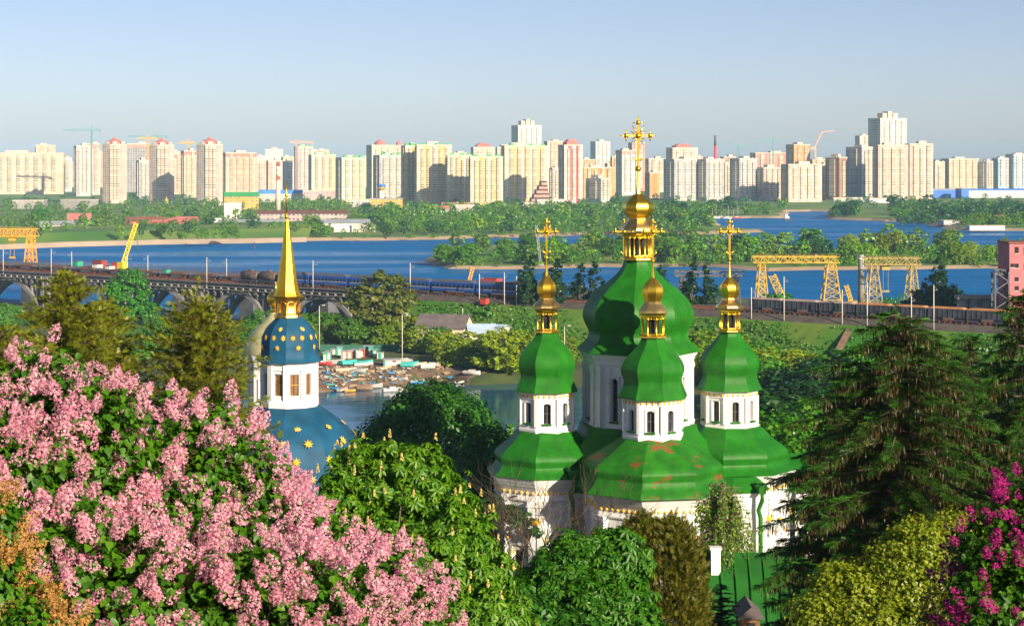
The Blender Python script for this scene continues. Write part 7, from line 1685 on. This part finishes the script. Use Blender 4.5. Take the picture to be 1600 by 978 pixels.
# conifers
def conifer(name, label, px, D, ytop, rpx, leaf, hangleaf, seed, zbot=None, spray=.42, hang=.7, whorl=.42, droop=.30, dens=1.0, power=.8, thin_top=0.0, nb=7, lean=0.0, side=.55, yref=None, fluff=.16):
    rng = np.random.default_rng(seed); x, y = X(px, D), D; zt = Z(ytop, D); zb = gz(x, y); H = zt - zb - 1.0; Hr = (yref - ytop) * D / F; Rm = rpx * D / F
    t = thing(name, (x, y, zb), label, 'spruce' if 'spruce' in name else 'conifer'); P, Nn, Dr, S = [], [], [], []; HP, HD, HS = [], [], []; tb = MB()
    tb.tube([(x, y, zb - .3), (x + lean * .5, y, zb + (zt - zb) * .5), (x + lean, y, zt)], [max(.12, H * .014), H * .009, .015], 7)
    h = thin_top + .12
    while h < H:
        f = h / H; q_ = max(0.0, (h - thin_top) / (Hr - thin_top)); L0 = Rm * (q_ ** power if q_ < 1 else 1 + .15 * (q_ - 1)) + .10; k = max(3, int(nb * (.6 + .4 * f) * dens)); a0 = rng.uniform(0, 6.28)
        for i in range(k):
            a = a0 + 6.283 * i / k + rng.normal() * .22; L = L0 * rng.uniform(.6, 1.12); zz = zt - h + rng.normal() * whorl * .3; dirh = np.array([math.cos(a), math.sin(a), 0.])
            dn = droop * rng.uniform(.6, 1.4); base = np.array([x + lean * (1 - f), y, zz])
            def pt(tt): return base + dirh * L * tt + np.array([0, 0, L * (.12 * tt - dn * tt * tt * 1.2 + .22 * dn * tt ** 4)])
            tb.tube([pt(0), pt(.35), pt(.7), pt(.96)], [.035 + .008 * L, .02 + .005 * L, .014, .006], 4)
            m = max(3, int(L / (spray * .30)))
            for j in range(m):
                tt = .12 + .88 * (j + rng.random()) / m; p = pt(tt); tg = unit(pt(min(1, tt + .05)) - p); sd_ = np.cross(tg, [0, 0, 1.]); sd_ = sd_ / (np.linalg.norm(sd_) + 1e-6)
                for sg in (-1, 1):
                    P.append(p); Dr.append(tg * .7 + sg * sd_ * side * (1.2 - .5 * tt) * rng.uniform(.6, 1.4) + np.array([0, 0, rng.normal() * fluff])); Nn.append(np.array([0, 0, 1.]) + rng.normal(size=3) * .3); S.append(spray * rng.uniform(.7, 1.25) * (1.15 - .35 * tt))
                if hang > 0 and rng.random() < .95:
                    for q in range(7):
                        HP.append(p + sd_ * rng.normal() * .20 + dirh * rng.normal() * .08); HD.append(np.array([rng.normal() * .12, rng.normal() * .12, -1.])); HS.append(hang * rng.uniform(.35, 1.1) * (1 - .35 * abs(tt - .6)))
            P.append(pt(.95)); Dr.append(unit(pt(1.0) - pt(.9))); Nn.append(np.array([0, 0, 1.]) + rng.normal(size=3) * .2); S.append(spray)
        h += whorl * rng.uniform(.75, 1.25)
    for q in range(10): P.append(np.array([x + lean, y, zt - .1 * q - .05])); Dr.append(np.array([rng.normal() * .5, rng.normal() * .5, 1.0])); Nn.append(rng.normal(size=3)); S.append(spray * .7)
    lc = LC(); lc.put(SPRAY, np.array(P), np.array(Nn), np.array(Dr), np.array(S)); tb.build('trunk', M_['bark'], t); lc.build('crown', LF[leaf], t)
    if HP: lh = LC(); HD = np.array(HD); lh.put(STRAND, np.array(HP), unit(np.cross(HD, rng.normal(size=HD.shape))), HD, np.array(HS) * .85, 0, .42); lh.build('hanging_twigs', LF[hangleaf], t)
    return t
conifer('spruce', 'great dark spruce with brown hanging twigs right of the church', 1402, 70, 490, 190, 'spruce', 'hang', 3, None, .60, .62, .44, .24, 1.5, .46, yref=720)
conifer('spruce', 'dark spruce filling the gap just behind right of the great spruce', 1470, 88, 548, 125, 'spruce', 'hang', 23, None, .70, .72, .54, .26, 1.3, .5, yref=740)
conifer('spruce', 'dark spruce just behind left of the great spruce', 1332, 92, 580, 95, 'spruce', 'hang', 24, None, .70, .72, .54, .26, 1.3, .5, yref=740)
conifer('spruce', 'dark spruce between the great spruce and the right edge, farther back', 1512, 98, 532, 120, 'spruce', 'hang', 9, None, .75, .75, .56, .26, 1.2, .6, yref=760)
conifer('spruce', 'dark drooping spruce at the right edge above the magenta lilac', 1604, 80, 458, 150, 'spruce', 'hang', 5, None, .68, .72, .56, .28, 1.35, .60, yref=760)
conifer('spruce', 'low spruce with long drooping boughs beside the church wall', 1312, 86, 640, 100, 'spruce', 'hang', 8, None, .66, .78, .56, .30, 1.2, .5, yref=760)
conifer('larch', 'broad olive-green larch at the upper left behind the lilac', 104, 78, 432, 104, 'larch', 'larchbrown', 11, None, .44, .22, .32, -.10, 1.7, .62, side=1.0, yref=570, fluff=.7)
conifer('larch', 'second broad olive larch right of the first one, behind the lilac', 162, 84, 474, 76, 'larch', 'larchbrown', 12, None, .44, .22, .32, -.10, 1.7, .55, side=1.0, yref=580, fluff=.7)
conifer('larch', 'olive larch with a long thin bare top before the arched bridge', 308, 80, 434, 108, 'larch', 'larchbrown', 14, None, .44, .22, .32, -.08, 1.6, .52, .9, side=1.0, yref=610, fluff=.7)
conifer('larch', 'low olive larch at the left edge behind the lilac', 0, 70, 520, 80, 'larch', 'larchbrown', 15, None, .48, .22, .34, -.12, 1.4, .5, side=1.0, yref=590, fluff=.7)
conifer('fir', 'small dark pointed fir in front of the green roof', 1127, 98, 912, 40, 'fir', 'hang', 21, None, .26, 0, .20, .12, 1.3, .8, yref=990)
# yellow-green shrub
lobed_tree('shrub', 'yellow-green leafy shrub at the bottom right below the great spruce', 'shrub', [(1350, 930, 80, 52, 0), (1440, 900, 85, 80, 0), (1490, 850, 48, 48, .3), (1290, 970, 50, 40, -.3), (1400, 985, 110, 50, -.6), (1520, 920, 50, 70, 0), (1430, 835, 30, 26, .3), (1310, 895, 22, 18, 0)], 27, 'acer', OVAL, .06, 1500, 20, .15, up=.5)
lobed_tree('shrub', 'small brownish shrub between the yellow-green one and the magenta lilac', 'shrub', [(1482, 955, 40, 42, 0), (1500, 985, 50, 40, 0)], 22, 'thuja', OVAL, .05, 260, 15, .09)
# weeping birch and bare trees before the church wall
rng = np.random.default_rng(4); D = 128.0; bx = X(1130, D); bz = gz(bx, D)
t = thing('birch_tree', (bx, D, bz), 'slender weeping birch with sparse young leaves against the church wall', 'birch'); tb = MB(); lc = LC()
tb.tube([(bx, D, bz - .3), (bx + .2, D, Z(900, D)), (bx - .1, D, Z(820, D)), (bx + .15, D, Z(752, D))], [.22, .16, .10, .02], 7); PP, DD = [], []
for i in range(100):
    hz = Z(rng.uniform(755, 880), D); f = (Z(752, D) - hz) / (Z(752, D) - Z(890, D)); a = rng.uniform(0, 6.28); L = (.5 + 3.3 * f ** .55) * rng.uniform(.35, 1.0); e = np.array([bx + L * math.cos(a), D + L * math.sin(a), hz + L * .22])
    tb.tube([(bx, D, hz - L * .25), ((bx + e[0]) / 2, (D + e[1]) / 2, hz + L * .2), tuple(e)], [.04, .025, .012], 4)
    for k in range(6):
        q = e + np.array([(bx - e[0]) * rng.uniform(0, .7), (D - e[1]) * rng.uniform(0, .7), rng.uniform(-.1, .1)]); dl = rng.uniform(1.2, 3.6); pts = [q + np.array([rng.normal() * .06 * j, rng.normal() * .06 * j, -dl * j / 4]) for j in range(5)]
        tb.tube(pts, .010, 3)
        for j in range(13): u = rng.random(); PP.append(q + np.array([rng.normal() * .10, rng.normal() * .10, -dl * u])); DD.append(np.array([rng.normal() * .5, rng.normal() * .5, -1.]))
DD = np.array(DD); lc.put(OVAL, np.array(PP), unit(np.cross(DD, rng.normal(size=DD.shape))), DD, .21 * rng.uniform(.6, 1.3, len(DD))); tb.build('trunk', M_['palebark'], t); lc.build('crown', LF['birch'], t)
def bare_tree(label, px, D, ytop, wpx, seed, yb=None):
    rng = np.random.default_rng(seed); x = X(px, D); z = gz(x, D); zt = Z(ytop, D); H = zt - z; t = thing('bare_tree', (x, D, z), label, 'tree'); mb = MB(); Wm = wpx * D / F
    def grow(p, d, L, r, lv):
        e = p + d * L; m = p + d * L * .5 + rng.normal(size=3) * .04 * L; mb.tube([tuple(p), tuple(m), tuple(e)], [r, r * .8, r * .55], 5 if lv < 2 else 3)
        if lv >= 5 or r < .008: return
        for k in range(2 + (rng.random() < .45)):
            nd = unit(d + rng.normal(size=3) * .42 + np.array([0, 0, .20])); grow(e if k < 2 else m, nd, L * rng.uniform(.62, .86), r * .58, lv + 1)
    for k in range(3): grow(np.array([x, D, z - .2]), unit(np.array([(k - 1) * .16 * Wm / 2, rng.normal() * .1, 1.])), H * .36, .15, 0)
    mb.build('branches', M_['bark'], t)
bare_tree('leafless grey-brown tree before the left arm of the church', 848, 134, 752, 90, 3)
bare_tree('thinner leafless tree at the left corner of the church', 802, 136, 752, 60, 9)
lobed_tree('bush', 'leafless reddish bush at the foot of the left church arm', 'bush', [(815, 890, 42, 26, 0), (860, 880, 26, 20, 0)], 132, 'hang', STRAND, .35, 60, 5, .5)
lobed_tree('tree', 'thin green-topped birch just above the thuja, before the church', 'tree', [(1010, 830, 34, 30, 0), (1000, 850, 26, 26, 0)], 125, 'birch', OVAL, .13, 120, 12, .55)

# ------------------------------------------------------------------ lilacs
def panicle_mesh(rng, L, Wp, n, fs):
    """one flower panicle growing along +Z from the origin: florets round a cone"""
    K_ = 15; sub = rng.integers(K_, size=n); st_ = (np.arange(K_) + .5) / K_; sa_ = np.arange(K_) * 2.4 + rng.uniform(0, .6, K_); lob = unit(rng.normal(size=(n, 3)))
    lc = LC(); tt = np.clip(st_[sub] + lob[:, 2] * .085, 0, 1); ang = sa_[sub] + lob[:, 1] * .75; rr = Wp * .5 * (np.sin(np.clip(tt * 1.0 + .22, 0, 1.16) * math.pi / 1.16) ** .75) * (.80 + .26 * lob[:, 0]) + .003
    p = np.stack([rr * np.cos(ang), rr * np.sin(ang), tt * L], 1); d = np.stack([np.cos(ang), np.sin(ang), .25 + 0 * ang], 1); nr = unit(d + rng.normal(size=d.shape) * .45)
    bud = (rng.random(n) < .16) | (tt > .93); lc.put(FLORET, p[~bud], nr[~bud], unit(np.cross(nr[~bud], rng.normal(size=p[~bud].shape))), fs * rng.uniform(.8, 1.25, (~bud).sum()), 0); lc.put(FLORET, p[bud], nr[bud], unit(np.cross(nr[bud], rng.normal(size=p[bud].shape))), fs * .62, 1)
    return lc
def lilac(name, label, cat, lobes_px, D0, blooms, nclus, L, seed, n_leaf, leaf='lilacleaf', fs=.0145, cover_top=1.0, lsz=.075, per=(2, 4), front=()):
    rng = np.random.default_rng(seed); lobes = []
    for px, py, rx, ry, dd in lobes_px: D = D0 + dd; lobes.append(((X(px, D), D, Z(py, D)), (rx * D / F, (rx + ry) / 2 * D / F * .9, ry * D / F)))
    bx, by = lobes[0][0][0], lobes[0][0][1]; bz = gz(bx, by); t = thing(name, (bx, by, bz), label, cat)
    # leaves, outer skin in sprays and inner leaves
    cen, out = lobe_points(rng, lobes, n_leaf // 9, .82, 1.05, .82); p, nr, dr = clump_leaves(rng, cen, out, 9, .085); lc = LC()
    nr = unit(nr + np.repeat(out, 9, 0) * .4); dr = unit(dr + np.array([0, 0, -.5])); lc.put(HEART, p, nr, dr, lsz * rng.uniform(.6, 1.3, len(p)))
    ci, co = lobe_points(rng, lobes, n_leaf // 18, .45, .80, .0); q, qn, qd = clump_leaves(rng, ci, co, 9, .12); lc.put(HEART, q, qn, qd, lsz * rng.uniform(.7, 1.3, len(q)))
    lc.build('foliage', LF[leaf], t)
    # stems
    tb = MB(); pick = cen[rng.choice(len(cen), 46, False)]
    for i in range(46):
        b0 = np.array([bx + rng.normal() * .25, by + rng.normal() * .25, bz - .1]); e = pick[i]; m = (b0 * .45 + e * .55) + rng.normal(size=3) * .10; tb.tube([tuple(b0), tuple(m), tuple(e)], [.022, .014, .004], 5)
    tb.build('stems', M_['bark'], t)
    # flower heads: sprays of panicles at the shoot ends
    pc, po = lobe_points(rng, lobes, nclus, .97, 1.05, .93); spots = []
    for k_, n_ in front:     # more bloom low on the side that faces the slope
        c_, o_ = lobe_points(rng, [lobes[k_]], n_ * 3, .99, 1.05, 0); ok_ = (o_[:, 1] < -.15)
        for j_, lb_ in enumerate(lobes):
            if j_ != k_: ok_ &= np.linalg.norm((c_ - np.array(lb_[0])) / np.array(lb_[1]), axis=1) > .97
        pc = np.concatenate([pc, c_[ok_][:n_]]); po = np.concatenate([po, o_[ok_][:n_]])
    for c, o in zip(pc, po):
        if o[2] < -.45: continue
        for k in range(int(rng.integers(per[0], per[1] + 1))):
            d = unit(o * .75 + np.array([0, 0, .55]) + rng.normal(size=3) * .42); spots.append((c + rng.normal(size=3) * .055, d, L * rng.uniform(.65, 1.25)))
    protos_ = []
    for k in range(6):
        Lk = 1.0; o_ = panicle_mesh(rng, Lk, .66, 150, fs / L).build('flower_panicle', [LF[b] for b in blooms]); COL.objects.unlink(o_); protos_.append(o_.data)
    vis = sorted(range(len(spots)), key=lambda i: (spots[i][0][1] - .5 * spots[i][2] - .6 * spots[i][0][2]))
    # the hundred that show largest are parts of their own, the rest one mass
    big = set(vis[:100]); rest = LC()
    for i, (c, d, l) in enumerate(spots):
        qd_ = Vector(d).to_track_quat('Z', 'Y'); me = protos_[int(rng.integers(6))]
        if i in big:
            o_ = bpy.data.objects.new('flower_panicle', me); COL.objects.link(o_); o_.parent = t; o_.location = Vector(c - org(t)); o_.rotation_euler = qd_.to_euler(); o_.scale = (l, l, l)
        else:
            V = np.empty(len(me.vertices) * 3, np.float32); me.vertices.foreach_get('co', V); V = V.reshape(-1, 3) @ np.array(qd_.to_matrix()).T * l + c; T_ = np.empty(len(me.loops), np.int32); me.loops.foreach_get('vertex_index', T_); mi = np.empty(len(me.polygons), np.int32); me.polygons.foreach_get('material_index', mi)
            rest.V.append(V); rest.T.append(T_.reshape(-1, 3) + rest.n); rest.Mi.append(mi); rest.n += len(V)
    if rest.V: o_ = rest.build('flower_panicles', [LF[b] for b in blooms], t); o_['kind'] = 'stuff'
    return t
lilac('lilac_bush', 'tall pink lilac in full bloom at the left edge', 'lilac', [(20, 795, 178, 240, .6), (115, 875, 160, 280, 0), (90, 980, 200, 190, -1.2), (-60, 900, 180, 270, -.5), (160, 675, 34, 78, .4), (98, 620, 40, 72, .5)], 14.0, ('pinkbloom', 'budbloom'), 700, .15, 31, 19000, lsz=.058, front=((2, 90), (1, 30), (3, 30)), per=(1, 2))
lilac('lilac_bush', 'broad pink lilac in full bloom sloping down to the right, beside the chestnut', 'lilac', [(312, 880, 168, 222, .4), (392, 990, 160, 230, .2), (482, 1032, 158, 222, 0), (600, 1070, 112, 212, -.3), (400, 1010, 220, 150, -1.2), (240, 970, 160, 180, -.6), (270, 660, 26, 44, .6), (340, 672, 32, 44, .6)], 14.2, ('pinkbloom', 'budbloom'), 830, .15, 33, 22000, lsz=.058, front=((4, 100), (5, 50), (3, 30)), per=(1, 2))
lilac('lilac_bush', 'dark magenta lilac at the lower right corner', 'lilac', [(1590, 900, 80, 120, 0), (1560, 960, 75, 110, -.2), (1625, 820, 50, 75, .2), (1530, 860, 34, 46, 0), (1640, 920, 90, 160, 0)], 14.5, ('magenta', 'magenta'), 130, .14, 35, 6200, per=(1, 3), lsz=.047)
lilac('faded_bush', 'bush with faded orange-brown flower heads at the lower left corner', 'bush', [(-5, 950, 62, 95, 0), (40, 1000, 60, 62, -.2), (-35, 850, 48, 80, .2), (5, 815, 18, 40, 0)], 10.6, ('faded', 'faded'), 150, .12, 37, 4200, fs=.011, lsz=.04, per=(1, 3))
